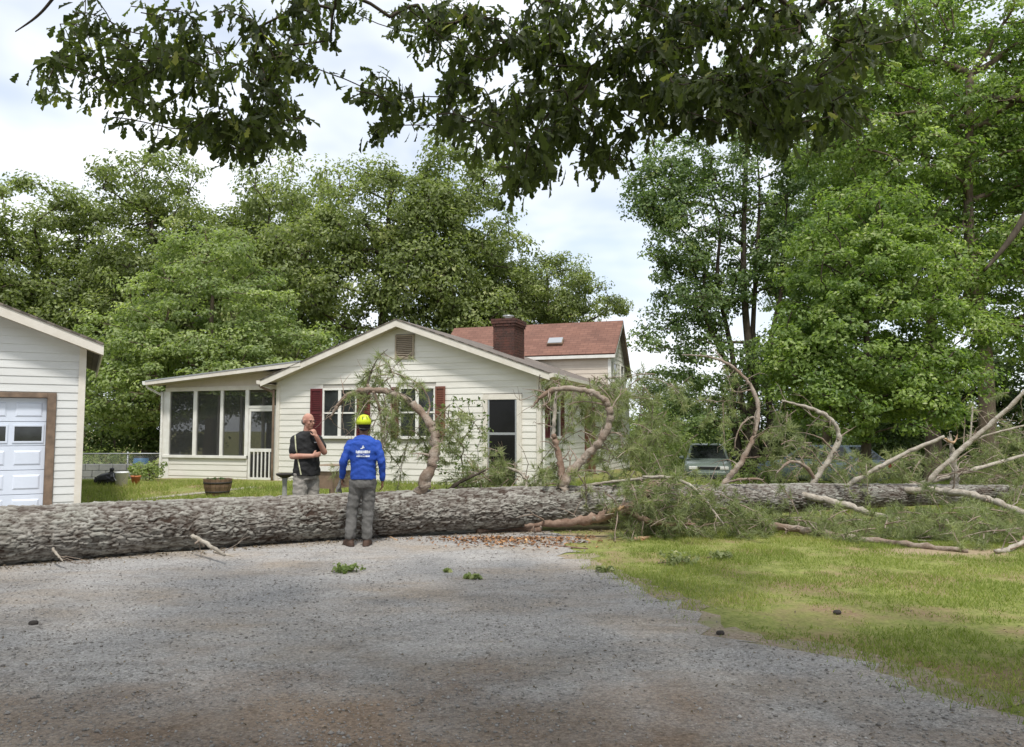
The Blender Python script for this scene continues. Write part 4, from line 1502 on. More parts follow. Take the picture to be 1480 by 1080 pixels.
def place_leaves(lv, lf, pos, d, nrm, size):
    """instances of a leaf shape: pos (n,3) base, d direction, nrm normal"""
    n = len(pos)
    nrm = nrm - d * (nrm * d).sum(1, keepdims=True)
    nrm /= np.linalg.norm(nrm, axis=1, keepdims=True) + 1e-9
    x = np.cross(d, nrm)
    v = pos[:, None, :] + size[:, None, None] * (lv[None, :, 0:1] * x[:, None, :] + lv[None, :, 1:2] * d[:, None, :] + lv[None, :, 2:3] * nrm[:, None, :])
    f = lf[None] + (np.arange(n) * len(lv))[:, None, None]
    return v.reshape(-1, 3), f.reshape(-1, lf.shape[1])


fo_root = thing('overhanging_oak', 'dark oak boughs with lobed leaves hanging across the top, nearest the camera', 'tree', (5.2, -2.6, 0))
rs = np.random.RandomState(12)
# hanging masses of foliage: photo position, spread, distance, number of leaf whorls
BL = [(90, 100, 45, 70, 6.3, 11), (150, 60, 70, 70, 6.2, 20), (215, 135, 75, 70, 6.1, 24), (300, 60, 110, 70, 6.4, 30), (330, 150, 80, 65, 5.9, 28), (390, 175, 55, 50, 5.8, 18),
      (300, 195, 80, 30, 5.9, 14), (425, 50, 65, 70, 6.2, 24), (455, 20, 45, 40, 6.0, 10), (600, 25, 60, 50, 6.3, 16), (650, 60, 50, 70, 6.2, 18), (525, 125, 40, 22, 6.0, 7), (570, 165, 45, 35, 5.9, 10), (640, 150, 45, 55, 5.9, 14),
      (690, 215, 25, 25, 5.8, 5), (720, 90, 70, 100, 6.1, 38), (760, 200, 50, 70, 5.8, 24), (745, 250, 22, 35, 5.7, 6), (850, 60, 110, 90, 6.2, 56), (850, 180, 60, 70, 5.8, 28), (880, 235, 30, 22, 5.8, 5),
      (960, 60, 100, 90, 5.9, 54), (960, 150, 60, 45, 5.6, 20), (1060, 70, 110, 95, 5.7, 62), (1080, 150, 90, 50, 5.5, 34), (1170, 80, 90, 90, 5.8, 46), (1180, 160, 70, 50, 5.6, 22), (1270, 40, 80, 60, 6.2, 26), (1120, 185, 60, 25, 5.5, 10)]
cl = []
for (px, py, sx, sy, dpt, n) in BL:
    n = int(n * (1.15 if px < 700 else 1.3))
    for _ in range(n):
        while True:
            a, b = rs.uniform(-1, 1, 2)
            if a * a + b * b < 1:
                break
        cl.append(tuple(P(px + a * sx, py + b * sy, dpt + rs.normal() * 0.55)))
cl = np.array(cl)
# the crown goes on unseen above the frame, shaped to shade the foreground
over = []
while len(over) < 2200:
    x, y = rs.uniform(-9.5, 7), rs.uniform(-6.5, 4.6)
    if (x + 1.5) ** 2 / 62 + (y + 1.0) ** 2 / 32 > 1.0:
        continue
    z = max(0.60 * max(y, 0) + 2.45, 4.4) + abs(rs.normal()) * 1.5 + 0.3
    over.append((x, y, z))
over = np.array(over)
trunk_pts, trunk_r = catmull([(5.2, -2.6, -0.2), (5.15, -2.6, 1.2), (4.9, -2.5, 3.2), (4.4, -2.0, 5.6), (3.9, -1.4, 8.0)], [0.52, 0.38, 0.33, 0.26, 0.18], 6)
MB().tube(trunk_pts, trunk_r, 18).build('trunk', M['bark_dark'], fo_root, world=True, smooth=True)
limb_roots = [[(4.9, -2.4, 3.6), (3.6, -0.6, 5.2), (2.4, 1.6, 6.0), (1.6, 3.8, 6.2), (0.6, 5.4, 5.9)],
              [(4.6, -2.2, 4.4), (2.4, -0.8, 6.4), (-0.4, 1.2, 7.2), (-2.4, 3.4, 6.9), (-3.2, 5.4, 6.0)],
              [(4.8, -2.4, 4.0), (5.0, 0.0, 5.6), (4.4, 2.6, 6.2), (3.4, 4.8, 6.0), (2.6, 5.8, 5.7)],
              [(4.4, -2.0, 5.6), (0.6, -2.4, 7.4), (-3.4, -1.6, 8.0)]]
roots = []
for lr in limb_roots:
    pts, rr = catmull(lr, list(np.linspace(0.20, 0.05, len(lr))), 6)
    MB().tube(pts, rr, 10).build('limb', M['bark_dark'], fo_root, world=True, smooth=True)
    roots += [tuple(p) for p in pts]
nodes, par = grow(np.array(roots), np.concatenate([cl, over[:350]]), 0.10, 3)
par[:len(roots)] = -1
limb_mesh(nodes, par, len(roots), 0.028, 0.0045, 5, nseg=5, sub=3, wob=0.10, power=0.5).build('twigs', M['bark_dark'], fo_root, world=True, smooth=True)['kind'] = 'stuff'
# leaf whorls at every twig end: leaves fan out and hang
pd = cl - nodes[par[len(roots):len(roots) + len(cl)]]
pd /= np.linalg.norm(pd, axis=1, keepdims=True) + 1e-9
pos, dd, nn, sz, tone = [], [], [], [], []
for i, c in enumerate(cl):
    visible = i < len(cl) - 0 and c[1] > 4.2
    k = rs.randint(11, 18)
    t0 = rs.normal() * 0.15
    for j in range(k):
        ax = pd[i] * 0.35 + np.array([0, 0, -0.75])
        d = ax + rs.normal(size=3) * 0.52
        d /= np.linalg.norm(d)
        back = rs.rand() * 0.26
        pos.append(c - pd[i] * back + rs.normal(size=3) * 0.035)
        dd.append(d)
        nn.append(rs.normal(size=3) * 0.6 + np.array([0, -0.3, 0.6]))
        sz.append(rs.uniform(0.075, 0.14))
        tone.append(np.clip(0.4 + t0 + rs.normal() * 0.22, 0, 1))
pos, dd, nn, sz, tone = map(np.array, (pos, dd, nn, sz, tone))
shapes = [oak_leaf(s) for s in range(4)]
# the 300 leaves that show largest, each its own object
ctr = pos + dd * sz[:, None] * 0.5
dep = ctr[:, 1] * CP + (ctr[:, 2] - CAMZ) * SP
sx_ = ctr[:, 0] / np.maximum(dep, 0.1) * FPX + 740
sy_ = 540 - ((ctr[:, 2] - CAMZ) * CP - ctr[:, 1] * SP) / np.maximum(dep, 0.1) * FPX
inview = (dep > 1) & (sx_ > 5) & (sx_ < 1475) & (sy_ > 5) & (sy_ < 300)
score = np.where(inview, sz / np.maximum(dep, 0.1) + 0.004 * (sy_ / 300), -1)
top = np.argsort(-score)[:300]
rest = np.setdiff1d(np.arange(len(pos)), top)
grp = rs.randint(0, 4, len(pos))
V_, F_, T_ = [], [], []
off = 0
for g in range(4):
    ix = rest[grp[rest] == g]
    v, f = place_leaves(*shapes[g], pos[ix], dd[ix], nn[ix], sz[ix])
    V_.append(v)
    F_.append(f + off)
    T_.append(np.repeat(tone[ix], len(shapes[g][0])))
    off += len(v)
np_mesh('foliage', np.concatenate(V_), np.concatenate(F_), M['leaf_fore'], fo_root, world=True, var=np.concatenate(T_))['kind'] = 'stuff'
leaf_me = []
for g in range(8):
    lv, lf = shapes[g % 4]
    o = np_mesh('leaf', lv, lf, M['leaf_fore'], None, var=np.full(len(lv), 0.3 + 0.25 * (g // 4)))
    leaf_me.append(o.data)
    bpy.data.objects.remove(o)
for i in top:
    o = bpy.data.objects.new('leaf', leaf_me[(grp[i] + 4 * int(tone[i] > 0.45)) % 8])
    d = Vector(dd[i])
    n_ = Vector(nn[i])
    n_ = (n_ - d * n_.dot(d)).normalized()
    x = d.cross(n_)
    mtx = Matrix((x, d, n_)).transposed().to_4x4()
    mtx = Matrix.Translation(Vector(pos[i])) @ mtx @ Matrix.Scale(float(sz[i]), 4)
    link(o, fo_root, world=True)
    o.matrix_basis = mtx
idx = np.repeat(np.arange(len(over)), 15)
rs2 = np.random.RandomState(5)
op = over[idx] + rs2.normal(size=(len(idx), 3)) * np.array([0.22, 0.22, 0.14])
on_ = rs2.normal(size=(len(idx), 3)) * 0.5 + np.array([0, 0, 0.8])
on_ /= np.linalg.norm(on_, axis=1, keepdims=True)
v, f = leaf_quads(op, on_, rs2.uniform(0.14, 0.24, len(idx)), rs2, 0.55)
np_mesh('unseen_shade_foliage', v, f, M['leaf_fore'], fo_root, world=True, var=np.repeat(rs2.rand(len(idx)), 4))['kind'] = 'stuff'
# bare twig at the upper left
pts, rr = catmull([P(120, -60, 6.2), P(75, 0, 6.2), P(52, 25, 6.2), P(22, 46, 6.2)], [0.014, 0.012, 0.010, 0.004], 5)
MB().tube(pts, rr, 6).build('bare_twig', M['bark_dark'], fo_root, world=True, smooth=True)

# ------------------------------------------------------------------ fallen pine
M['bark_pine'] = None


def pine_bark():
    m, nt, b = new_mat('pine_bark')
    N = nt.nodes.new
    lk = nt.links.new
    at = N('ShaderNodeAttribute')
    at.attribute_name = 'var'
    tc = N('ShaderNodeTexCoord')
    n = N('ShaderNodeTexNoise')
    n.inputs['Scale'].default_value = 7
    n.inputs['Detail'].default_value = 8
    n.inputs['Roughness'].default_value = 0.7
    lk(tc.outputs['Object'], n.inputs['Vector'])
    r = N('ShaderNodeValToRGB')
    r.color_ramp.elements[0].position = 0.3
    r.color_ramp.elements[1].position = 0.7
    r.color_ramp.elements[0].color = (0.18, 0.16, 0.135, 1)
    r.color_ramp.elements[1].color = (0.40, 0.385, 0.35, 1)
    lk(n.outputs['Fac'], r.inputs['Fac'])
    n2 = N('ShaderNodeTexNoise')
    n2.inputs['Scale'].default_value = 2.0
    n2.inputs['Detail'].default_value = 5
    lk(tc.outputs['Object'], n2.inputs['Vector'])
    r2 = N('ShaderNodeValToRGB')
    r2.color_ramp.elements[0].position = 0.46
    r2.color_ramp.elements[1].position = 0.66
    lk(n2.outputs['Fac'], r2.inputs['Fac'])
    mx = N('ShaderNodeMix')
    mx.data_type = 'RGBA'
    mx.inputs['B'].default_value = (0.33, 0.33, 0.29, 1)     # grey lichen
    f_ = N('ShaderNodeMath')
    f_.operation = 'MULTIPLY'
    f_.inputs[1].default_value = 0.65
    lk(r2.outputs['Color'], f_.inputs[0])
    lk(f_.outputs[0], mx.inputs['Factor'])
    lk(r.outputs['Color'], mx.inputs['A'])
    fs = N('ShaderNodeMix')
    fs.data_type = 'RGBA'
    fs.inputs['A'].default_value = (0.05, 0.034, 0.026, 1)    # raw inner bark in the furrows
    lk(at.outputs['Fac'], fs.inputs['Factor'])
    lk(mx.outputs['Result'], fs.inputs['B'])
    lk(fs.outputs['Result'], b.inputs['Base Color'])
    bn = N('ShaderNodeTexNoise')
    bn.inputs['Scale'].default_value = 45
    bn.inputs['Detail'].default_value = 6
    lk(tc.outputs['Object'], bn.inputs['Vector'])
    bp = N('ShaderNodeBump')
    bp.inputs['Strength'].default_value = 0.6
    bp.inputs['Distance'].default_value = 0.012
    lk(bn.outputs['Fac'], bp.inputs['Height'])
    lk(bp.outputs['Normal'], b.inputs['Normal'])
    b.inputs['Roughness'].default_value = 0.95
    b.inputs['Specular IOR Level'].default_value = 0.1
    return m


M['bark_pine'] = pine_bark()
M['limb_pine'] = mat('pine_limb_bark', (0.19, 0.14, 0.105), (0.36, 0.31, 0.26), 0.9, 9, 7, bump=0.8, bscale=40, spec=0.1, c3=(0.22, 0.155, 0.115), n3=3)
M['limb_pale'] = mat('bleached_limb', (0.25, 0.215, 0.17), (0.43, 0.39, 0.33), 0.9, 10, 6, bump=0.7, bscale=40, spec=0.1)
M['wood_raw'] = mat('split_wood', (0.36, 0.22, 0.125), (0.50, 0.34, 0.21), 0.85, 12, 5, bump=0.4, bscale=30)
M['bark_red'] = mat('reddish_bark', (0.15, 0.095, 0.068), (0.29, 0.21, 0.16), 0.95, 7, 6, bump=0.6, bscale=30, spec=0.1)
M['needles'] = leaf_mat('pine_needles', (0.15, 0.18, 0.085), (0.38, 0.41, 0.22), (0.52, 0.49, 0.31), 0.42, rough=0.6, spec=0.2)

TR = [(-8.4, 8.05, 0.335, 0.350), (-6.16, 9.3, 0.335, 0.345), (-4.3, 10.5, 0.33, 0.335), (-2.47, 11.5, 0.335, 0.325), (0.0, 12.3, 0.375, 0.315), (1.8, 12.7, 0.385, 0.30), (3.7, 13.1, 0.42, 0.262), (5.56, 13.5, 0.445, 0.225), (7.6, 13.9, 0.445, 0.18), (9.46, 14.3, 0.44, 0.14), (11.5, 14.8, 0.42, 0.10), (14.5, 15.6, 0.36, 0.04)]
fp = thing('fallen_pine', 'huge fallen pine with grey furrowed trunk lying across the driveway', 'tree', (0, 12.3, 0))
tpts, trr = catmull([t[:3] for t in TR], [t[3] for t in TR], 40)


def trunk_at(x):
    i = min(range(len(tpts)), key=lambda k: abs(tpts[k].x - x))
    return tpts[i], trr[i]


def bark_trunk(name, pts, rr, nseg, sub_len, parent, seed):
    """tube with plates of bark standing proud of furrows"""
    Pn = np.array([tuple(p) for p in pts])
    Ls = np.concatenate([[0], np.cumsum(np.linalg.norm(np.diff(Pn, axis=0), axis=1))])
    n = int(Ls[-1] / sub_len)
    s = np.linspace(0, Ls[-1], n)
    C = np.stack([np.interp(s, Ls, Pn[:, k]) for k in range(3)], 1)
    r0 = np.interp(s, Ls, np.array(rr))
    T = np.gradient(C, axis=0)
    T /= np.linalg.norm(T, axis=1, keepdims=True)
    side = np.cross(T, np.array([0, 0, 1.0]))
    side /= np.linalg.norm(side, axis=1, keepdims=True)
    upv = np.cross(side, T)
    nf_ = int(nseg * 0.8)
    th = np.concatenate([np.linspace(0, PI + 0.45, nf_, endpoint=False), np.linspace(PI + 0.45, 2 * PI, nseg - nf_, endpoint=False)])
    SS, TH = np.meshgrid(s, th, indexing='ij')
    RR = np.repeat(r0[:, None], nseg, 1)
    cell_l, cw = 0.15, 0.04
    ncirc = 64
    X = SS / cell_l
    Yc = TH / (2 * PI) * ncirc
    X = X + 1.5 * (fbm(SS * 7, TH * 4.0, seed) - 0.5)
    Yw = Yc + 2.2 * (fbm(SS * 9, TH * 4 + 9, seed + 3) - 0.5)
    F1 = np.full(X.shape, 9.0)
    F2 = np.full(X.shape, 9.0)
    CID = np.zeros(X.shape)
    xi, yi = np.floor(X).astype(int), np.floor(Yw).astype(int)

    def hsh(a, b, k):
        q = (a * 73856093 + b * 19349663 + k * 83492791 + seed * 7919) & 0x7fffffff
        q = ((q ^ (q >> 13)) * 1274126177) & 0x7fffffff
        return ((q ^ (q >> 16)) & 0xffff) / 65535.0
    for ox in (-1, 0, 1):
        for oy in (-1, 0, 1):
            a, b = xi + ox, yi + oy
            bm_ = np.mod(b, ncirc)
            fx = a + hsh(a, bm_, 1)
            fy = b + hsh(a, bm_, 2)
            d = np.sqrt((X - fx) ** 2 + (Yw - fy) ** 2)
            m = d < F1
            F2 = np.where(m, F1, np.minimum(F2, d))
            F1 = np.where(m, d, F1)
            CID = np.where(m, hsh(a, bm_, 3), CID)
    plate = np.clip((F2 - F1) / 0.26, 0, 1)
    plate = plate * plate * (3 - 2 * plate)
    hgt = hsh(xi, np.mod(yi, ncirc), 5) * 0
    flake = fbm(SS * 22, TH * 9 + 2, seed + 21, 4)
    big = fbm(SS * 1.1, TH * 1.1 + 3, seed + 31, 4)
    tone = np.clip(plate * (0.35 + 0.75 * CID) + (flake - 0.5) * 1.0 + (big - 0.5) * 0.9, 0, 1)
    plate = plate * (0.35 + 0.75 * CID) * (0.6 + 0.8 * flake)
    amp = 0.027 * np.clip(RR / 0.33, 0.25, 1)
    lump = (fbm(SS * 1.3, TH * 1.0 + 4, seed + 8) - 0.5) * 0.10 * RR
    seam = np.minimum(1, np.abs(TH - PI) * 0 + 1)
    rad = RR + amp * (plate - 0.7) + lump * np.minimum(1, np.minimum(TH, 2 * PI - TH) / 0.6) + amp * 0.5 * (fbm(SS * 28, TH * 12, seed + 5) - 0.5)
    Vv = C[:, None, :] + rad[..., None] * (np.cos(TH)[..., None] * (-upv[:, None, :]) + np.sin(TH)[..., None] * side[:, None, :])
    Vv[..., 2] = np.maximum(Vv[..., 2], 0.006)
    nn_ = nseg
    i0 = (np.arange(n - 1)[:, None] * nn_ + np.arange(nn_)[None, :])
    j = np.concatenate([np.arange(1, nn_), [0]])
    i1 = (np.arange(n - 1)[:, None] * nn_ + j[None, :])
    f = np.stack([i0, i0 + nn_, i1 + nn_, i1], -1).reshape(-1, 4)
    return np_mesh(name, Vv.reshape(-1, 3), f, M['bark_pine'], parent, world=True, smooth=True, var=tone.ravel())


bark_trunk('trunk', tpts, trr, 136, 0.0155, fp, 5)


def limb(pxs, rads, mname='limb_pine', name='limb', parent=None, jag=False, n=9, label=None):
    """a limb from photo points (px, py, distance)"""
    pts = [P(*p) for p in pxs]
    for p in pts:
        p.z = max(p.z, min(rads) * 0.9)
    rads = [q_ * 0.90 for q_ in rads]
    c, r_ = catmull(pts, rads, 7)
    rr_ = random.Random(int(pxs[0][0] * 7 + pxs[0][1]))
    c = [p + Vector((rr_.uniform(-1, 1), rr_.uniform(-1, 1), rr_.uniform(-1, 1))) * r_[i] * 0.30 for i, p in enumerate(c)]
    r_ = [q * rr_.uniform(0.80, 1.18) for q in r_]
    mb = MB().tube(c, r_, n)
    o = mb.build(name, M[mname], parent or fp, world=True, smooth=True)
    if label:
        o['label'] = label
    return o, c, r_


LIMBS = []
fork = MB()


def add(*a, **k):
    o, c, r_ = limb(*a, **k)
    LIMBS.append((c, r_))
    q_ = random.Random(len(LIMBS) * 13 + 1)
    nf_ = int(len(c) * 0.34)
    for _ in range(nf_):
        i = q_.randrange(3, len(c) - 1) if len(c) > 5 else 1
        t = (c[min(i + 1, len(c) - 1)] - c[i - 1]).normalized()
        d = Vector((q_.gauss(0, 1), q_.gauss(0, 1), q_.gauss(0, 1)))
        d = (d - t * d.dot(t)).normalized() + t * q_.uniform(0.2, 0.9)
        d.normalize()
        if q_.random() < 0.35:                                   # snapped stub
            ln_ = q_.uniform(0.04, 0.10)
            fork.tube([c[i], c[i] + d * ln_], [r_[i] * 0.55, r_[i] * 0.4], 6)
            continue
        ln_ = q_.uniform(0.2, 0.75)
        pts = [c[i]]
        dd_ = d.copy()
        for m_ in range(5):
            dd_ = (dd_ + Vector((q_.gauss(0, 0.25), q_.gauss(0, 0.25), q_.gauss(0, 0.25) - 0.06))).normalized()
            pts.append(pts[-1] + dd_ * ln_ / 5)
        r0_ = max(0.006, r_[i] * q_.uniform(0.22, 0.42))
        fork.tube(pts, list(np.linspace(r0_, 0.0025, 6)), 5, caps=False)
        if q_.random() < 0.7:
            e = (dd_ + Vector((q_.gauss(0, 0.7), q_.gauss(0, 0.7), q_.gauss(0, 0.7)))).normalized()
            p3 = pts[3]
            fork.tube([p3, p3 + e * ln_ * 0.25, p3 + e * ln_ * 0.45 + Vector((0, 0, -0.02))], [r0_ * 0.5, r0_ * 0.35, 0.002], 4, caps=False)
    return o


add([(606, 716, 11.8), (618, 685, 11.8), (628, 655, 11.9), (627, 625, 12.0), (612, 600, 12.1), (590, 580, 12.2), (562, 567, 12.3), (530, 564, 12.4), (503, 571, 12.5), (487, 588, 12.6), (476, 606, 12.6)],
    [0.105, 0.095, 0.085, 0.08, 0.07, 0.062, 0.055, 0.048, 0.04, 0.03, 0.012], label='long arched limb curling over toward the worker')
add([(812, 712, 12.4), (822, 685, 12.4), (845, 662, 12.4), (868, 637, 12.4), (880, 610, 12.4), (879, 588, 12.4), (864, 571, 12.4), (836, 563, 12.4), (803, 563, 12.4), (784, 572, 12.4), (768, 590, 12.4)],
    [0.10, 0.085, 0.078, 0.072, 0.066, 0.062, 0.056, 0.05, 0.045, 0.038, 0.012], label='reddish hook-shaped limb bent like a loop beside the front door')
add([(812, 712, 12.5), (811, 680, 12.6), (804, 645, 12.7), (799, 630, 12.7)], [0.075, 0.062, 0.058, 0.05], mname='bark_red')
add([(800, 632, 12.7), (801, 605, 12.8), (803, 575, 12.8), (806, 556, 12.8)], [0.045, 0.036, 0.03, 0.012], mname='limb_pale')
add([(1040, 712, 13.2), (1052, 692, 13.2), (1070, 670, 13.2), (1086, 640, 13.3), (1095, 607, 13.4), (1093, 575, 13.5), (1078, 548, 13.6), (1055, 528, 13.7), (1025, 516, 13.8), (985, 513, 13.9)],
    [0.062, 0.055, 0.05, 0.046, 0.042, 0.038, 0.034, 0.028, 0.02, 0.007], label='tall slender limb curving up and left above the parked green car')
add([(1089, 628, 13.3), (1090, 604, 13.2), (1074, 612, 13.2), (1064, 632, 13.2), (1062, 650, 13.2)], [0.02, 0.02, 0.018, 0.014, 0.006])
add([(1168, 712, 13.5), (1180, 690, 13.5), (1198, 664, 13.5), (1212, 636, 13.5), (1206, 612, 13.5), (1186, 596, 13.5), (1160, 587, 13.5), (1130, 579, 13.5)],
    [0.065, 0.058, 0.054, 0.05, 0.045, 0.04, 0.032, 0.015], mname='limb_pale', label='S-curved bleached limb in front of the pale blue vehicle')
add([(1178, 694, 13.5), (1164, 674, 13.4), (1142, 668, 13.3), (1122, 684, 13.3)], [0.042, 0.036, 0.03, 0.014])
add([(1220, 706, 13.55), (1256, 684, 13.5), (1308, 656, 13.4), (1364, 631, 13.3)], [0.055, 0.045, 0.04, 0.034], mname='limb_pale', label='straight pale limb rising to a snapped end')
add([(1380, 704, 14.1), (1380, 680, 14.1), (1377, 655, 14.1), (1373, 634, 14.1)], [0.085, 0.062, 0.05, 0.03], mname='limb_pale', label='upright stub snapped off with a splintered tip')
add([(1366, 634, 13.5), (1378, 640, 14.0), (1384, 628, 14.1)], [0.022, 0.022, 0.008], mname='wood_raw')
add([(1328, 708, 13.8), (1360, 677, 13.7), (1400, 640, 13.6), (1442, 604, 13.5), (1500, 548, 13.3), (1540, 505, 13.2)], [0.06, 0.052, 0.046, 0.042, 0.036, 0.03], mname='limb_pale', label='long straight pale limb slanting up out of the right edge')
add([(1402, 638, 13.6), (1404, 614, 13.6), (1406, 588, 13.6)], [0.022, 0.018, 0.012], mname='limb_pale')
add([(1404, 637, 13.6), (1440, 625, 13.5), (1500, 611, 13.4)], [0.026, 0.022, 0.014], mname='limb_pale')
add([(1158, 716, 13.2), (1200, 724, 12.9), (1246, 738, 12.6), (1296, 751, 12.3), (1334, 758, 12.1)], [0.066, 0.062, 0.054, 0.046, 0.03], mname='limb_pale')
add([(1308, 708, 13.6), (1360, 710, 13.2), (1415, 718, 12.7), (1460, 734, 12.2), (1510, 756, 11.7)], [0.07, 0.068, 0.062, 0.056, 0.05], mname='limb_pale')
add([(1090, 757, 12.2), (1130, 762, 12.0), (1190, 771, 11.6), (1260, 783, 11.1), (1330, 795, 10.6), (1400, 805, 10.2)], [0.035, 0.06, 0.062, 0.058, 0.052, 0.03], label='longest limb lying along the grass in front of the trunk')
add([(1440, 808, 10.1), (1462, 794, 10.4), (1500, 772, 10.8)], [0.035, 0.04, 0.04], mname='limb_pale')
add([(930, 690, 12.3), (965, 690, 12.0), (995, 700, 11.8), (1018, 722, 11.6), (1046, 758, 11.4)], [0.03, 0.028, 0.025, 0.022, 0.012], mname='limb_pale')
add([(758, 760, 11.9), (800, 757, 11.75), (845, 752, 11.65), (885, 742, 11.6), (918, 728, 11.7), (940, 706, 12.1), (950, 700, 12.4)], [0.03, 0.06, 0.075, 0.08, 0.08, 0.075, 0.07], mname='bark_red', label='torn reddish limb bent down in front of the trunk')
add([(905, 735, 11.65), (930, 750, 11.55), (965, 757, 11.5), (1005, 758, 11.5)], [0.06, 0.05, 0.04, 0.015], mname='bark_red')
add([(876, 743, 11.54), (890, 737, 11.53), (902, 732, 11.56)], [0.012, 0.040, 0.02], mname='wood_raw')
add([(840, 702, 12.6), (880, 697, 12.6), (925, 692, 12.5), (985, 690, 12.4)], [0.022, 0.026, 0.024, 0.012], mname='limb_pale')
add([(757, 714, 12.5), (760, 694, 12.7), (748, 681, 12.8), (722, 674, 12.9)], [0.04, 0.034, 0.028, 0.01], mname='limb_pale')
add([(640, 718, 12.3), (660, 700, 12.4), (690, 685, 12.5), (705, 678, 12.5)], [0.045, 0.035, 0.026, 0.008], mname='bark_dark')
add([(1040, 702, 13.2), (1064, 694, 13.0), (1088, 692, 12.9), (1104, 694, 12.9)], [0.012, 0.024, 0.024, 0.008], mname='limb_pine')
add([(1280, 712, 13.6), (1350, 694, 14.0), (1410, 678, 14.5), (1490, 655, 15.0)], [0.06, 0.05, 0.042, 0.03], mname='limb_pale')
add([(540, 566, 12.35), (548, 590, 12.4), (552, 630, 12.5), (550, 668, 12.5)], [0.03, 0.022, 0.016, 0.006])
add([(533, 565, 12.35), (524, 590, 12.4), (528, 620, 12.4)], [0.02, 0.014, 0.006], mname='bark_dark')
add([(530, 566, 12.4), (534, 545, 12.5), (545, 520, 12.6), (560, 505, 12.7)], [0.022, 0.016, 0.012, 0.004], mname='bark_dark')
add([(278, 775, 9.9), (300, 787, 9.6), (324, 802, 9.3)], [0.03, 0.026, 0.018], mname='limb_pale')
add([(76, 793, 9.2), (84, 804, 9.05), (92, 813, 9.0)], [0.018, 0.014, 0.006], mname='limb_pale')
fork.build('side_twigs', M['limb_pine'], fp, world=True, smooth=True)['kind'] = 'stuff'
# splintered tip on the stub
for k in range(3):
    a = P(1374 + (k - 1) * 2.5, 640, 14.1)
    b = P(1372 + (k - 1) * 2.2, 630 - (k * 7 % 11), 14.1)
    MB().tube([a, b], [0.02, 0.003], 5).build('splinter', M['limb_pale'], fp, world=True)

# needles: sprays of twigs with tufts
rs = np.random.RandomState(77)
SPRAY = [  # px, py, spread x, spread y, distance, depth spread, count, droop
    (560, 545, 28, 30, 12.5, 0.3, 16, 0.5), (560, 600, 32, 45, 12.5, 0.3, 26, 0.9), (535, 630, 12, 30, 12.6, 0.2, 8, 0.9), (640, 610, 22, 40, 12.6, 0.3, 14, 0.8), (655, 650, 30, 40, 12.6, 0.3, 8, 0.6),
    (700, 680, 32, 20, 12.9, 0.3, 19, 0.2), (740, 690, 30, 14, 12.9, 0.3, 14, 0.2), (800, 685, 36, 18, 12.9, 0.3, 15, 0.4), (842, 610, 36, 40, 13.4, 0.5, 10, 0.9), (900, 600, 30, 50, 13.4, 0.5, 14, 0.9), (925, 640, 30, 55, 13.4, 0.5, 14, 0.9),
    (880, 552, 75, 14, 13.6, 0.4, 35, 0.9), (845, 560, 40, 12, 13.4, 0.3, 16, 0.9), (910, 630, 36, 60, 13.9, 0.5, 9, 0.9), (890, 680, 60, 20, 13.1, 0.4, 12, 0.4), (950, 620, 22, 65, 13.8, 0.5, 18, 0.8), (960, 692, 40, 8, 13.3, 0.3, 12, 0.2),
    (960, 718, 62, 26, 11.95, 0.3, 53, 0.2), (950, 748, 55, 12, 11.75, 0.2, 26, 0.1), (1035, 752, 45, 18, 11.9, 0.3, 22, 0.1), (1110, 752, 60, 18, 12.3, 0.3, 24, 0.1), (1180, 762, 70, 18, 12.3, 0.4, 30, 0.1), (1260, 770, 80, 20, 12.0, 0.5, 44, 0.1), (1350, 768, 80, 24, 11.9, 0.6, 54, 0.1), (1440, 770, 70, 26, 11.7, 0.6, 54, 0.1), (1430, 735, 70, 14, 12.8, 0.4, 24, 0.1),
    (1130, 630, 50, 50, 14.6, 0.7, 15, 0.6), (1035, 575, 45, 45, 14.4, 0.6, 9, 0.8), (1185, 664, 60, 26, 14.6, 0.5, 34, 0.3), (1290, 680, 80, 20, 14.4, 0.5, 23, 0.3), (1440, 662, 70, 30, 15.2, 0.6, 30, 0.4), (1330, 660, 60, 24, 15.2, 0.6, 18, 0.4), (1455, 615, 45, 36, 15.4, 0.6, 16, 0.5), (1460, 690, 50, 14, 14.4, 0.4, 24, 0.2),
]
nv, nf, nvar = [], [], []
tw = MB()
cnt = 0


def tuft(c0, ax, v0, m, droop):
    """a brush of needles round a twig end"""
    global cnt
    dirs = ax * 0.55 + rs.normal(size=(m, 3)) * 0.62 + np.array([0, 0, -0.25 * droop])
    dirs /= np.linalg.norm(dirs, axis=1, keepdims=True)
    ln = rs.uniform(0.09, 0.17, (m, 1))
    base = c0 - ax * rs.rand(m, 1) * 0.09
    sd = np.cross(dirs, rs.normal(size=(m, 3)))
    sd /= np.linalg.norm(sd, axis=1, keepdims=True)
    tip = base + dirs * ln
    tip[:, 2] = np.maximum(tip[:, 2], 0.01)
    w = 0.0048
    tri = np.stack([base - sd * w, base + sd * w, tip], 1)
    nv.append(tri.reshape(-1, 3))
    nf.append(np.arange(m * 3).reshape(m, 3) + cnt)
    nvar.append(np.repeat(np.clip(v0 + rs.normal(size=m) * 0.13, 0, 1), 3))
    cnt += m * 3


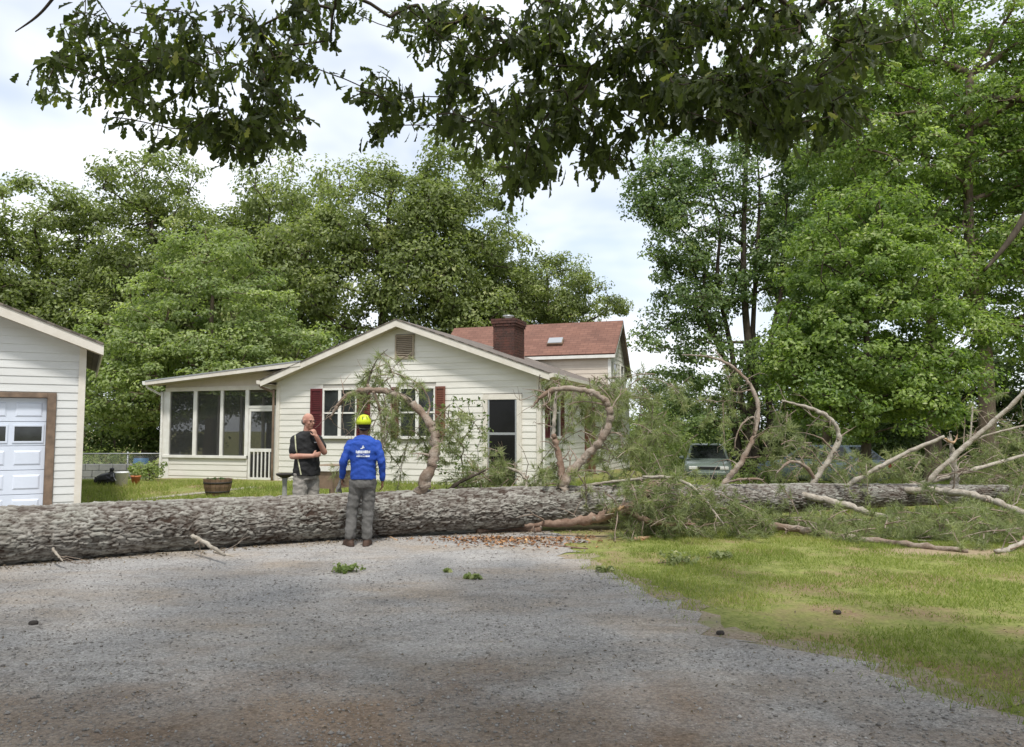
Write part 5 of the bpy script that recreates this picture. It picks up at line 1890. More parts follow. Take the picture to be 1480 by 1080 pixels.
for (px, py, sx, sy, dpt, ds_, n, droop) in SPRAY:
    n = int(n * 0.95)
    droop *= 0.55
    for _ in range(n):
        a, b = rs.normal(size=2) * 0.55
        p0 = np.array(P(px + a * sx, py + b * sy, dpt + rs.normal() * ds_))
        d = rs.normal(size=3) * np.array([1, 0.8, 0.6]) + np.array([0, 0, -droop * 1.3])
        d /= np.linalg.norm(d)
        Ls = rs.uniform(0.3, 0.65)
        v0 = np.clip(0.42 + rs.normal() * 0.22, 0, 1)
        nt_ = 4
        pts = []
        for k in range(nt_ + 1):
            t = k / nt_
            q = p0 + d * Ls * t + np.array([0, 0, -0.2 - 0.5 * droop]) * Ls * t * t
            q[2] = max(q[2], 0.03 + ghf(q[0], q[1]))
            pts.append(Vector(q))
        tw.tube(pts, list(np.linspace(0.009, 0.004, nt_ + 1)), 4, caps=False)
        ax = np.array(pts[-1] - pts[-2])
        ax /= np.linalg.norm(ax) + 1e-9
        tuft(np.array(pts[-1]), ax, v0, 30, droop)
        for k in range(1, nt_):
            for _s in range(2):
                e = np.array(pts[k + 1] - pts[k])
                e /= np.linalg.norm(e) + 1e-9
                e = e * 0.6 + rs.normal(size=3) * 0.6
                e /= np.linalg.norm(e)
                q = np.array(pts[k]) + e * rs.uniform(0.08, 0.2)
                q[2] = max(q[2], 0.03)
                tw.tube([pts[k], Vector(q)], [0.005, 0.003], 3, caps=False)
                tuft(q, e, v0, 22, droop)
np_mesh('needles', np.concatenate(nv), np.concatenate(nf), M['needles'], fp, world=True, var=np.concatenate(nvar))['kind'] = 'stuff'
tw.build('twigs', M['limb_pine'], fp, world=True)['kind'] = 'stuff'


# ------------------------------------------------------------------ people
def ring_capsule(p0, p1, r0, r1, n=12, flat=None):
    """closed tapered capsule; flat=(axis vector, factor) squashes the section along that axis"""
    p0, p1 = Vector(p0), Vector(p1)
    t = (p1 - p0).normalized()
    ref = Vector((0, 1, 0)) if abs(t.y) < 0.9 else Vector((1, 0, 0))
    a = t.cross(ref).normalized()
    b = t.cross(a)
    prof = []
    for k in range(5):
        an = -PI / 2 + PI / 2 * k / 4
        prof.append((r0 * math.cos(an), r0 * math.sin(an), p0))
    for k in range(5):
        an = PI / 2 * k / 4
        prof.append((r1 * math.cos(an), r1 * math.sin(an), p1))
    vs, fs = [], []
    for (r, h, c) in prof:
        r = max(r, 1e-4)
        for k in range(n):
            th = 2 * PI * k / n
            off = a * math.cos(th) * r + b * math.sin(th) * r
            if flat:
                ax, fc = flat
                ax = Vector(ax).normalized()
                off -= ax * off.dot(ax) * (1 - fc)
            vs.append(c + t * h + off)
    m = len(prof)
    for i in range(m - 1):
        for k in range(n):
            k2 = (k + 1) % n
            fs.append((i * n + k, i * n + k2, (i + 1) * n + k2, (i + 1) * n + k))
    fs.append(tuple(range(n))[::-1])
    fs.append(tuple(range((m - 1) * n, m * n)))
    return vs, fs


def ellipsoid(c, r, n=16, m=10, rot=None):
    vs, fs = [], []
    c = Vector(c)
    for i in range(m + 1):
        la = -PI / 2 + PI * i / m
        for k in range(n):
            th = 2 * PI * k / n
            q = Vector((r[0] * max(math.cos(la), 1e-3) * math.cos(th), r[1] * max(math.cos(la), 1e-3) * math.sin(th), r[2] * math.sin(la)))
            if rot is not None:
                q = rot @ q
            vs.append(c + q)
    for i in range(m):
        for k in range(n):
            k2 = (k + 1) % n
            fs.append((i * n + k, i * n + k2, (i + 1) * n + k2, (i + 1) * n + k))
    fs.append(tuple(range(n))[::-1])
    fs.append(tuple(range(m * n, (m + 1) * n)))
    return vs, fs


def loft(rings, n=20):
    """rings: (z, cx, cy, rx, ry)"""
    vs, fs = [], []
    for (z, cx, cy, rx, ry) in rings:
        for k in range(n):
            th = 2 * PI * k / n
            c_, s_ = math.cos(th), math.sin(th)
            e = 0.85
            vs.append((cx + rx * math.copysign(abs(c_) ** e, c_), cy + ry * math.copysign(abs(s_) ** e, s_), z))
    m = len(rings)
    for i in range(m - 1):
        for k in range(n):
            k2 = (k + 1) % n
            fs.append((i * n + k, i * n + k2, (i + 1) * n + k2, (i + 1) * n + k))
    fs.append(tuple(range(n))[::-1])
    fs.append(tuple(range((m - 1) * n, m * n)))
    return vs, fs


def fuse(name, prims, voxel, material, parent, smooth=3, wrinkle=0.0, seed=0):
    """melt closed shapes into one continuous skin"""
    mb = MB()
    for vs, fs in prims:
        mb.add(vs, fs)
    me = bpy.data.meshes.new('tmp')
    me.from_pydata(mb.v, [], mb.f)
    o = bpy.data.objects.new('tmp', me)
    COL.objects.link(o)
    md = o.modifiers.new('r', 'REMESH')
    md.mode = 'VOXEL'
    md.voxel_size = voxel
    ms = o.modifiers.new('s', 'SMOOTH')
    ms.iterations = smooth
    ms.factor = 0.5
    dg = bpy.context.evaluated_depsgraph_get()
    me2 = bpy.data.meshes.new_from_object(o.evaluated_get(dg))
    bpy.data.objects.remove(o)
    me2.name = name
    if wrinkle:
        n = len(me2.vertices)
        co = np.empty(n * 3, np.float32)
        no = np.empty(n * 3, np.float32)
        me2.vertices.foreach_get('co', co)
        me2.vertices.foreach_get('normal', no)
        co = co.reshape(-1, 3)
        no = no.reshape(-1, 3)
        w = fbm(co[:, 0] * 9 + co[:, 1] * 7 + 3, co[:, 2] * 16 + co[:, 0] * 6, seed, 3) - 0.5
        w2 = np.sin(co[:, 2] * 60 + 5 * fbm(co[:, 0] * 6, co[:, 1] * 6 + co[:, 2] * 4, seed + 4, 3) * 3) * 0.3
        co += no * ((w * 2 + w2) * wrinkle)[:, None]
        me2.vertices.foreach_set('co', co.ravel())
    me2.polygons.foreach_set('use_smooth', [True] * len(me2.polygons))
    me2.materials.clear()
    me2.materials.append(material)
    me2.update()
    o2 = bpy.data.objects.new(name, me2)
    return link(o2, parent)


def hand(wrist, d, palm_n, thumb_side, s=1.0, curl=0.5):
    """palm, four unequal bent fingers, thumb from the side of the palm"""
    w, d, pn = Vector(wrist), Vector(d).normalized(), Vector(palm_n)
    pn = (pn - d * pn.dot(d)).normalized()
    sd = d.cross(pn).normalized() * thumb_side
    out = [ring_capsule(w - d * 0.01, w + d * 0.075 * s, 0.028 * s, 0.036 * s, flat=(pn, 0.48))]
    for k, (o_, ln) in enumerate(((0.031, 0.070), (0.011, 0.080), (-0.010, 0.075), (-0.029, 0.058))):
        b = w + d * 0.085 * s + sd * o_ * s
        a1 = curl * 0.7
        d1 = (d * math.cos(a1) + pn * math.sin(a1)).normalized()
        m1 = b + d1 * ln * 0.5 * s
        a2 = curl * 1.7
        d2 = (d * math.cos(a2) + pn * math.sin(a2)).normalized()
        m2 = m1 + d2 * ln * 0.55 * s
        out += [ring_capsule(b - d * 0.02, m1, 0.0100 * s, 0.0090 * s, 8), ring_capsule(m1, m2, 0.0090 * s, 0.0075 * s, 8)]
    tb = w + d * 0.025 * s + sd * 0.030 * s
    t1 = tb + (d * 0.6 + sd * 0.6 + pn * 0.3).normalized() * 0.042 * s
    t2 = t1 + (d * 0.85 + pn * 0.45 + sd * 0.1).normalized() * 0.034 * s
    out += [ring_capsule(tb, t1, 0.0135 * s, 0.0115 * s, 8), ring_capsule(t1, t2, 0.0110 * s, 0.0085 * s, 8)]
    return out


def head_prims(hc, look=0.0, tilt=0.0):
    """head with brow, nose, jaw, ears; hc = centre, look = turn in radians"""
    rot = Matrix.Rotation(look, 3, 'Z') @ Matrix.Rotation(tilt, 3, 'X')
    hc = Vector(hc)

    def q(x, y, z):
        return hc + rot @ Vector((x, y, z))
    pr = [ellipsoid(q(0, -0.008, 0.025), (0.076, 0.095, 0.098), rot=rot), ellipsoid(q(0, 0.022, -0.035), (0.060, 0.070, 0.078), rot=rot), ellipsoid(q(0, 0.055, -0.085), (0.034, 0.032, 0.026), rot=rot),
          ring_capsule(q(0, 0.090, 0.018), q(0, 0.106, -0.018), 0.010, 0.015, 8), ellipsoid(q(0, 0.078, 0.030), (0.050, 0.018, 0.012), rot=rot), ellipsoid(q(0, 0.082, -0.052), (0.026, 0.012, 0.010), rot=rot)]
    for s in (-1, 1):
        pr.append(ellipsoid(q(s * 0.078, -0.008, 0.0), (0.010, 0.022, 0.032), 8, 6, rot=rot))
        pr.append(ellipsoid(q(s * 0.045, 0.065, -0.02), (0.022, 0.02, 0.022), 8, 6, rot=rot))
    return pr, q, rot


M['skin_light'] = mat('ruddy_skin', (0.46, 0.26, 0.19), (0.38, 0.18, 0.13), 0.6, 9)
M['skin_dark'] = mat('brown_skin', (0.15, 0.075, 0.045), (0.11, 0.052, 0.03), 0.5, 12)
M['hair_grey'] = mat('grey_hair', (0.22, 0.19, 0.17), (0.13, 0.11, 0.10), 0.8, 40, bump=0.5, bscale=120)
M['hair_dark'] = mat('dark_hair', (0.012, 0.011, 0.012), rough=0.7)
M['shirt_blue'] = mat('blue_shirt', (0.018, 0.075, 0.40), (0.012, 0.052, 0.30), 0.75, 5, bump=0.3, bscale=25)
M['shirt_black'] = mat('black_shirt', (0.009, 0.009, 0.010), (0.016, 0.016, 0.017), 0.8, 6, bump=0.3, bscale=25)
M['stripe'] = mat('pale_piping', (0.50, 0.50, 0.33), rough=0.7)
M['print'] = mat('white_print', (0.75, 0.78, 0.82), rough=0.6)
M['pants_grey'] = mat('grey_work_trousers', (0.085, 0.082, 0.076), (0.14, 0.135, 0.128), 0.85, 5, bump=0.4, bscale=22)
M['shorts_grey'] = mat('grey_checked_shorts', (0.30, 0.28, 0.25), (0.22, 0.205, 0.18), 0.85, 30, bump=0.4, bscale=22)
M['boot'] = mat('brown_boots', (0.045, 0.026, 0.018), (0.08, 0.045, 0.03), 0.7, 10, bump=0.3)
M['hivis'] = mat('yellow_helmet', (0.60, 0.70, 0.02), (0.52, 0.62, 0.02), 0.4, 9)
M['black'] = mat('black_plastic', (0.012, 0.012, 0.013), rough=0.5)
M['eye'] = mat('eye_dark', (0.02, 0.015, 0.012), rough=0.2)
M['lip'] = mat('lips', (0.30, 0.12, 0.10), rough=0.5)


def face_bits(parent, q, rot, glasses=False):
    for s in (-1, 1):
        v, f = ellipsoid(q(s * 0.031, 0.083, 0.012), (0.011, 0.008, 0.006), 10, 6, rot=rot)
        MB().add(v, f).build('eye', M['eye'], parent, smooth=True)
    v, f = ellipsoid(q(0, 0.092, -0.052), (0.021, 0.006, 0.005), 10, 6, rot=rot)
    MB().add(v, f).build('mouth', M['lip'], parent, smooth=True)
    if glasses:
        g = MB()
        for s in (-1, 1):
            cpts = [q(s * 0.033 + 0.022 * math.cos(t), 0.103, 0.010 + 0.015 * math.sin(t)) for t in np.linspace(0, 2 * PI, 13)]
            g.tube(cpts, 0.0022, 5)
            g.tube([q(s * 0.056, 0.100, 0.014), q(s * 0.086, 0.0, 0.014)], 0.0022, 5)
        g.tube([q(-0.011, 0.104, 0.013), q(0.011, 0.104, 0.013)], 0.0022, 5)
        g.build('glasses', M['black'], parent)['kind'] = 'stuff'


def shoe(ankle, d, s=1.0, h=0.14):
    a = Vector(ankle)
    d = Vector(d).normalized()
    up = Vector((0, 0, 1))
    return [ring_capsule(a + up * (h - 0.08), Vector((a.x, a.y, 0.05)), 0.058, 0.055), ring_capsule(Vector((a.x, a.y, 0.045)) - d * 0.05, Vector((a.x, a.y, 0.042)) + d * 0.15, 0.044, 0.042, flat=((0, 0, 1), 0.95)),
            ring_capsule(Vector((a.x, a.y, 0.02)) - d * 0.055, Vector((a.x, a.y, 0.02)) + d * 0.165, 0.048, 0.046, flat=((0, 0, 1), 0.42))]


def surf_strip(parent, target, rects, direction, name, material, up=Vector((0, 0, 1))):
    """small flat marks laid on a garment: rects = (x0,x1,z0,z1) in local space, projected along direction"""
    bv = BVHTree.FromPolygons([v.co.copy() for v in target.data.vertices], [tuple(p.vertices) for p in target.data.polygons])
    d = Vector(direction)
    mb = MB()
    for (x0, x1, z0, z1) in rects:
        nx = max(1, int((x1 - x0) / 0.02))
        nz = max(1, int((z1 - z0) / 0.03))
        ids = []
        vs = []
        for i in range(nx + 1):
            for j in range(nz + 1):
                o = Vector((x0 + (x1 - x0) * i / nx, 0, z0 + (z1 - z0) * j / nz)) - d * 1.0
                hit, n_, _, _ = bv.ray_cast(o, d)
                if hit is None:
                    hit = o + d
                vs.append(hit - d * 0.004)
        fs = []
        for i in range(nx):
            for j in range(nz):
                a = i * (nz + 1) + j
                fs.append((a, a + nz + 1, a + nz + 2, a + 1))
        mb.add(vs, fs)
    return mb.build(name, material, parent)


# worker seen from behind
wk = thing('person', 'worker in blue long-sleeved shirt and yellow helmet, back turned, before the log', 'person', (-2.06, 10.78, 0.0), R(6))
shL, shR = Vector((-0.182, 0, 1.395)), Vector((0.182, 0, 1.395))
elL, elR = Vector((-0.265, -0.045, 1.165)), Vector((0.255, -0.05, 1.155))
wrL, wrR = Vector((-0.29, 0.06, 0.94)), Vector((0.265, 0.02, 0.90))
hipL, hipR = Vector((-0.088, 0, 0.90)), Vector((0.088, 0, 0.90))
knL, knR = Vector((-0.145, 0.03, 0.49)), Vector((0.07, 0.035, 0.49))
anL, anR = Vector((-0.165, -0.02, 0.09)), Vector((0.06, -0.02, 0.09))
hc = Vector((-0.005, 0.03, 1.655))
hp, q, rot = head_prims(hc, R(12))
torso = [(0.84, 0, 0, 0.150, 0.110), (0.93, 0, 0, 0.168, 0.120), (1.05, 0, 0, 0.150, 0.105), (1.18, 0, 0, 0.160, 0.110), (1.31, 0, 0, 0.182, 0.118), (1.40, 0, 0, 0.185, 0.108), (1.46, 0, 0, 0.14, 0.085), (1.50, 0, 0.005, 0.07, 0.065)]
body = hp + [loft(torso), ring_capsule((0, 0.005, 1.46), (0, 0.02, 1.58), 0.062, 0.056)]
for (a, b, c) in ((shL, elL, wrL), (shR, elR, wrR)):
    body += [ring_capsule(a, b, 0.056, 0.044), ring_capsule(b, c, 0.044, 0.030)]
for (a, b, c) in ((hipL, knL, anL), (hipR, knR, anR)):
    body += [ring_capsule(a, b, 0.086, 0.058), ring_capsule(b, c, 0.058, 0.040)]
body += hand(wrL, (-0.05, 0.15, -1), (1, 0.1, 0), -1, 1.0, 0.9)
body += hand(wrR, (-0.02, 0.10, -1), (-1, 0.1, 0), 1, 1.0, 0.5)
fuse('body', body, 0.0085, M['skin_dark'], wk, 2)
face_bits(wk, q, rot)
sh = [loft([(0.915, 0, 0, 0.178, 0.135), (0.97, 0, 0, 0.176, 0.132), (1.07, 0, 0, 0.170, 0.124), (1.18, 0, 0, 0.178, 0.126), (1.31, 0, 0, 0.200, 0.132), (1.40, 0, 0, 0.203, 0.122), (1.465, 0, 0, 0.155, 0.098), (1.515, 0, 0.008, 0.082, 0.078)])]
for (a, b, c) in ((shL, elL, wrL), (shR, elR, wrR)):
    sh += [ring_capsule(a, b, 0.066, 0.056), ring_capsule(b, b.lerp(c, 0.93), 0.056, 0.040), ring_capsule(Vector((a.x * 0.9, 0, a.z + 0.012)), (0, 0.004, 1.47), 0.048, 0.075)]
shirt = fuse('shirt', sh, 0.010, M['shirt_blue'], wk, 3, wrinkle=0.010, seed=2)
pn = [loft([(0.80, 0, 0, 0.165, 0.125), (0.86, 0, 0, 0.168, 0.13), (0.94, 0, 0, 0.165, 0.122), (0.965, 0, 0, 0.160, 0.118)])]
for (a, b, c) in ((hipL, knL, anL), (hipR, knR, anR)):
    pn += [ring_capsule(a + Vector((0, 0, -0.02)), b, 0.102, 0.080), ring_capsule(b, c + Vector((0, 0, 0.06)), 0.080, 0.074)]
fuse('trousers', pn, 0.011, M['pants_grey'], wk, 3, wrinkle=0.011, seed=5)
fuse('boot', shoe(anL, (-0.45, 0.9, 0), h=0.22), 0.010, M['boot'], wk, 2)
fuse('boot', shoe(anR, (0.15, 1.0, 0), h=0.22), 0.010, M['boot'], wk, 2)
v, f = ellipsoid(q(0, -0.022, 0.0), (0.080, 0.088, 0.085), rot=rot)
MB().add(v, f).build('hair', M['hair_dark'], wk, smooth=True)
# helmet: shell with rim, ridges and chin strap
hm = MB()
nn_, mm = 28, 9
vs, fs = [], []
for i in range(mm + 1):
    la = PI / 2 * i / mm
    for k in range(nn_):
        th = 2 * PI * k / nn_
        ridge = 1.0 + 0.07 * max(0.0, math.cos(th * 5)) * math.sin(min(la * 2.2, PI)) ** 2
        rx, ry, rz_ = 0.102 * ridge, 0.126 * ridge, 0.110 * ridge
        flare = 0.004 if i == 0 else 0.0
        z = rz_ * math.sin(la) - (0.028 if i == 0 else 0) * (1 if math.sin(th) < 0 else 0.4)
        vs.append(q((rx + flare) * max(math.cos(la), 0.01) * math.cos(th), -0.012 + (ry + flare) * max(math.cos(la), 0.01) * math.sin(th), 0.045 + z))
for i in range(mm):
    for k in range(nn_):
        k2 = (k + 1) % nn_
        fs.append((i * nn_ + k, i * nn_ + k2, (i + 1) * nn_ + k2, (i + 1) * nn_ + k))
fs.append(tuple(range(mm * nn_, (mm + 1) * nn_)))
hm.add(vs, fs)
helmet = hm.build('helmet', M['hivis'], wk, smooth=True)
for k in range(5):
    th = -PI / 2 + (k - 2) * 0.63 + 0.31
    a_ = [q(0.106 * math.cos(l_) * math.cos(th), -0.012 + 0.130 * math.cos(l_) * math.sin(th), 0.045 + 0.114 * math.sin(l_)) for l_ in (0.35, 0.6, 0.85)]
    MB().tube(a_, [0.004, 0.007, 0.004], 6).build('vent', M['black'], helmet)
sm = helmet.modifiers.new('thick', 'SOLIDIFY')
sm.thickness = 0.006
cs = MB()
for s in (-1, 1):
    cs.tube([q(s * 0.092, -0.03, 0.03), q(s * 0.086, 0.02, -0.05), q(s * 0.05, 0.06, -0.11)], 0.005, 5)
    cs.tube([q(s * 0.085, -0.06, 0.03), q(s * 0.07, -0.08, -0.04)], 0.006, 5)
cs.tube([q(-0.07, -0.08, -0.04), q(0, -0.105, -0.05), q(0.07, -0.08, -0.04)], 0.010, 6)
cs.build('helmet_strap', M['black'], helmet)['kind'] = 'stuff'
# unreadable white print on the back: a small emblem over two rows of marks
rects = [(-0.012, 0.022, 1.345, 1.362), (-0.004, 0.012, 1.362, 1.380), (-0.03, 0.0, 1.335, 1.346)]
rngp = random.Random(8)
for (z0, z1, xa, xb) in ((1.272, 1.315, -0.092, 0.10), (1.222, 1.248, -0.085, 0.092), (1.256, 1.264, -0.08, 0.085)):
    x = xa
    while x < xb:
        w = rngp.uniform(0.008, 0.02)
        rects.append((x, min(x + w, xb), z0 + rngp.uniform(0, 0.006), z1 - rngp.uniform(0, 0.008)))
        x += w + rngp.uniform(0.002, 0.006)
surf_strip(wk, shirt, rects, (0, 1, 0), 'shirt_print', M['print'])['kind'] = 'stuff'
# gloves held in the left hand
wkm = Matrix.Translation(wk.location) @ Matrix.Rotation(R(6), 4, 'Z')
M['glove'] = mat('work_glove', (0.30, 0.29, 0.27), (0.06, 0.06, 0.06), 0.8, 14)
gl = thing('work_gloves', 'crumpled grey work gloves held in the left hand of the worker', 'gloves', wkm @ Vector((-0.315, 0.08, 0.70)))
gp = []
for k, (ox, oz, a) in enumerate(((0.0, 0.0, 0.0), (0.02, -0.01, 0.5))):
    b0 = Vector((ox, 0.0, 0.20 + oz))
    gp += [ring_capsule(b0, b0 + Vector((-0.03 - ox, 0.02, -0.09)), 0.026, 0.04, flat=((1, 0.3, 0), 0.5))]
    for j in range(4):
        b1 = b0 + Vector((-0.03 - ox + (j - 1.5) * 0.012, 0.02 + (j - 1.5) * 0.014, -0.10))
        gp.append(ring_capsule(b1, b1 + Vector((-0.012 + 0.008 * j, 0.01 * (j - 1), -0.06 - 0.01 * (j % 2))), 0.012, 0.010, 8))
fuse('glove_pair', gp, 0.007, M['glove'], gl, 2)

# bystander beyond the log
mn = thing('person', 'bald man in black T-shirt and grey shorts, arm folded, hand at chin', 'person', (-3.16, 11.95, 0.0), R(-136))
mn.scale = (1.045, 1.045, 1.045)
shL, shR = Vector((-0.182, 0, 1.392)), Vector((0.182, 0, 1.392))      # left is -x, right is +x when facing +y
elR, wrR = Vector((0.245, 0.04, 1.145)), Vector((0.02, 0.215, 1.15))          # right arm folded across
elL, wrL = Vector((-0.20, 0.16, 1.20)), Vector((-0.035, 0.215, 1.43))         # left hand to chin
hipL, hipR = Vector((-0.088, 0, 0.90)), Vector((0.088, 0, 0.90))
knL, knR = Vector((-0.11, 0.02, 0.49)), Vector((0.11, 0.03, 0.49))
anL, anR = Vector((-0.12, -0.02, 0.09)), Vector((0.13, -0.02, 0.09))
hc = Vector((0, 0.035, 1.648))
hp, q, rot = head_prims(hc, R(14), R(-6))
torso = [(0.84, 0, 0.005, 0.150, 0.115), (0.93, 0, 0.01, 0.168, 0.130), (1.05, 0, 0.015, 0.165, 0.130), (1.18, 0, 0.01, 0.168, 0.125), (1.31, 0, 0, 0.182, 0.122), (1.40, 0, 0, 0.185, 0.108), (1.46, 0, 0, 0.14, 0.085), (1.50, 0, 0.005, 0.07, 0.065)]
body = hp + [loft(torso), ring_capsule((0, 0.005, 1.46), (0, 0.025, 1.57), 0.062, 0.058)]
for (a, b, c) in ((shL, elL, wrL), (shR, elR, wrR)):
    body += [ring_capsule(a, b, 0.056, 0.046), ring_capsule(b, c, 0.046, 0.031)]
for (a, b, c) in ((hipL, knL, anL), (hipR, knR, anR)):
    body += [ring_capsule(a, b, 0.086, 0.058), ring_capsule(b, c, 0.060, 0.040)]
body += hand(wrR, (-0.95, 0.05, 0.18), (0, -1, 0), 1, 1.0, 0.45)
body += hand(wrL, (0.35, -0.10, 0.9), (0.4, -0.9, 0.0), 1, 1.0, 1.0)
fuse('body', body, 0.0085, M['skin_light'], mn, 2)
face_bits(mn, q, rot, glasses=True)
hair = [ellipsoid(q(0, -0.035, -0.004), (0.082, 0.076, 0.062), rot=rot)]
fuse('hair', hair, 0.010, M['hair_grey'], mn, 1)
sh = [loft([(0.86, 0, 0.008, 0.198, 0.165), (0.95, 0, 0.012, 0.194, 0.160), (1.07, 0, 0.015, 0.184, 0.146), (1.18, 0, 0.01, 0.186, 0.142), (1.31, 0, 0, 0.200, 0.137), (1.40, 0, 0, 0.203, 0.122), (1.465, 0, 0, 0.155, 0.098), (1.505, 0, 0.008, 0.085, 0.08)])]
for (a, b, c) in ((shL, elL, wrL), (shR, elR, wrR)):
    sh += [ring_capsule(a, a.lerp(b, 0.68), 0.067, 0.070), ring_capsule(Vector((a.x * 0.9, 0, a.z + 0.012)), (0, 0.004, 1.465), 0.048, 0.075)]
shirt = fuse('shirt', sh, 0.010, M['shirt_black'], mn, 3, wrinkle=0.010, seed=9)
pn = [loft([(0.80, 0, 0.005, 0.170, 0.135), (0.88, 0, 0.008, 0.172, 0.138), (0.95, 0, 0.01, 0.165, 0.130)])]
for (a, b) in ((hipL, knL), (hipR, knR)):
    pn += [ring_capsule(a + Vector((0, 0, -0.02)), a.lerp(b, 0.95), 0.108, 0.100)]
fuse('shorts', pn, 0.011, M['shorts_grey'], mn, 3, wrinkle=0.011, seed=4)
fuse('shoe', shoe(anL, (-0.2, 1, 0), h=0.10), 0.010, M['black'], mn, 2)
fuse('shoe', shoe(anR, (0.2, 1, 0), h=0.10), 0.010, M['black'], mn, 2)
# pale piping down the right side seam, small mark on the chest
bv = BVHTree.FromPolygons([v.co.copy() for v in shirt.data.vertices], [tuple(p.vertices) for p in shirt.data.polygons])
toc, rgt = Vector((0.488, 0.873, 0)), Vector((-0.873, 0.488, 0))
pts = []
for k in range(26):
    t = k / 25
    z = 1.465 - 0.585 * t
    off_ = float(np.interp(t, [0, 0.35, 1.0], [-0.165, -0.150, -0.070]))
    hit = bv.ray_cast(rgt * off_ + toc + Vector((0, 0, z)), -toc)[0]
    if hit is not None:
        pts.append(hit + toc * 0.001)
MB().tube(pts, 0.010, 6).build('piping', M['stripe'], mn)
surf_strip(mn, shirt, [(-0.115, -0.085, 1.338, 1.352), (-0.08, -0.045, 1.336, 1.350)], (0, -1, 0), 'shirt_print', M['print'])['kind'] = 'stuff'

# ------------------------------------------------------------------ vehicles
M['tyre'] = mat('tyre', (0.012, 0.012, 0.012), rough=0.9)
M['chrome'] = mat('chrome', (0.6, 0.6, 0.6), rough=0.2, metal=1.0)
M['lamp'] = mat('headlamp', (0.6, 0.6, 0.58), rough=0.1)
M['tail'] = mat('tail_lamp', (0.25, 0.01, 0.01), rough=0.2)


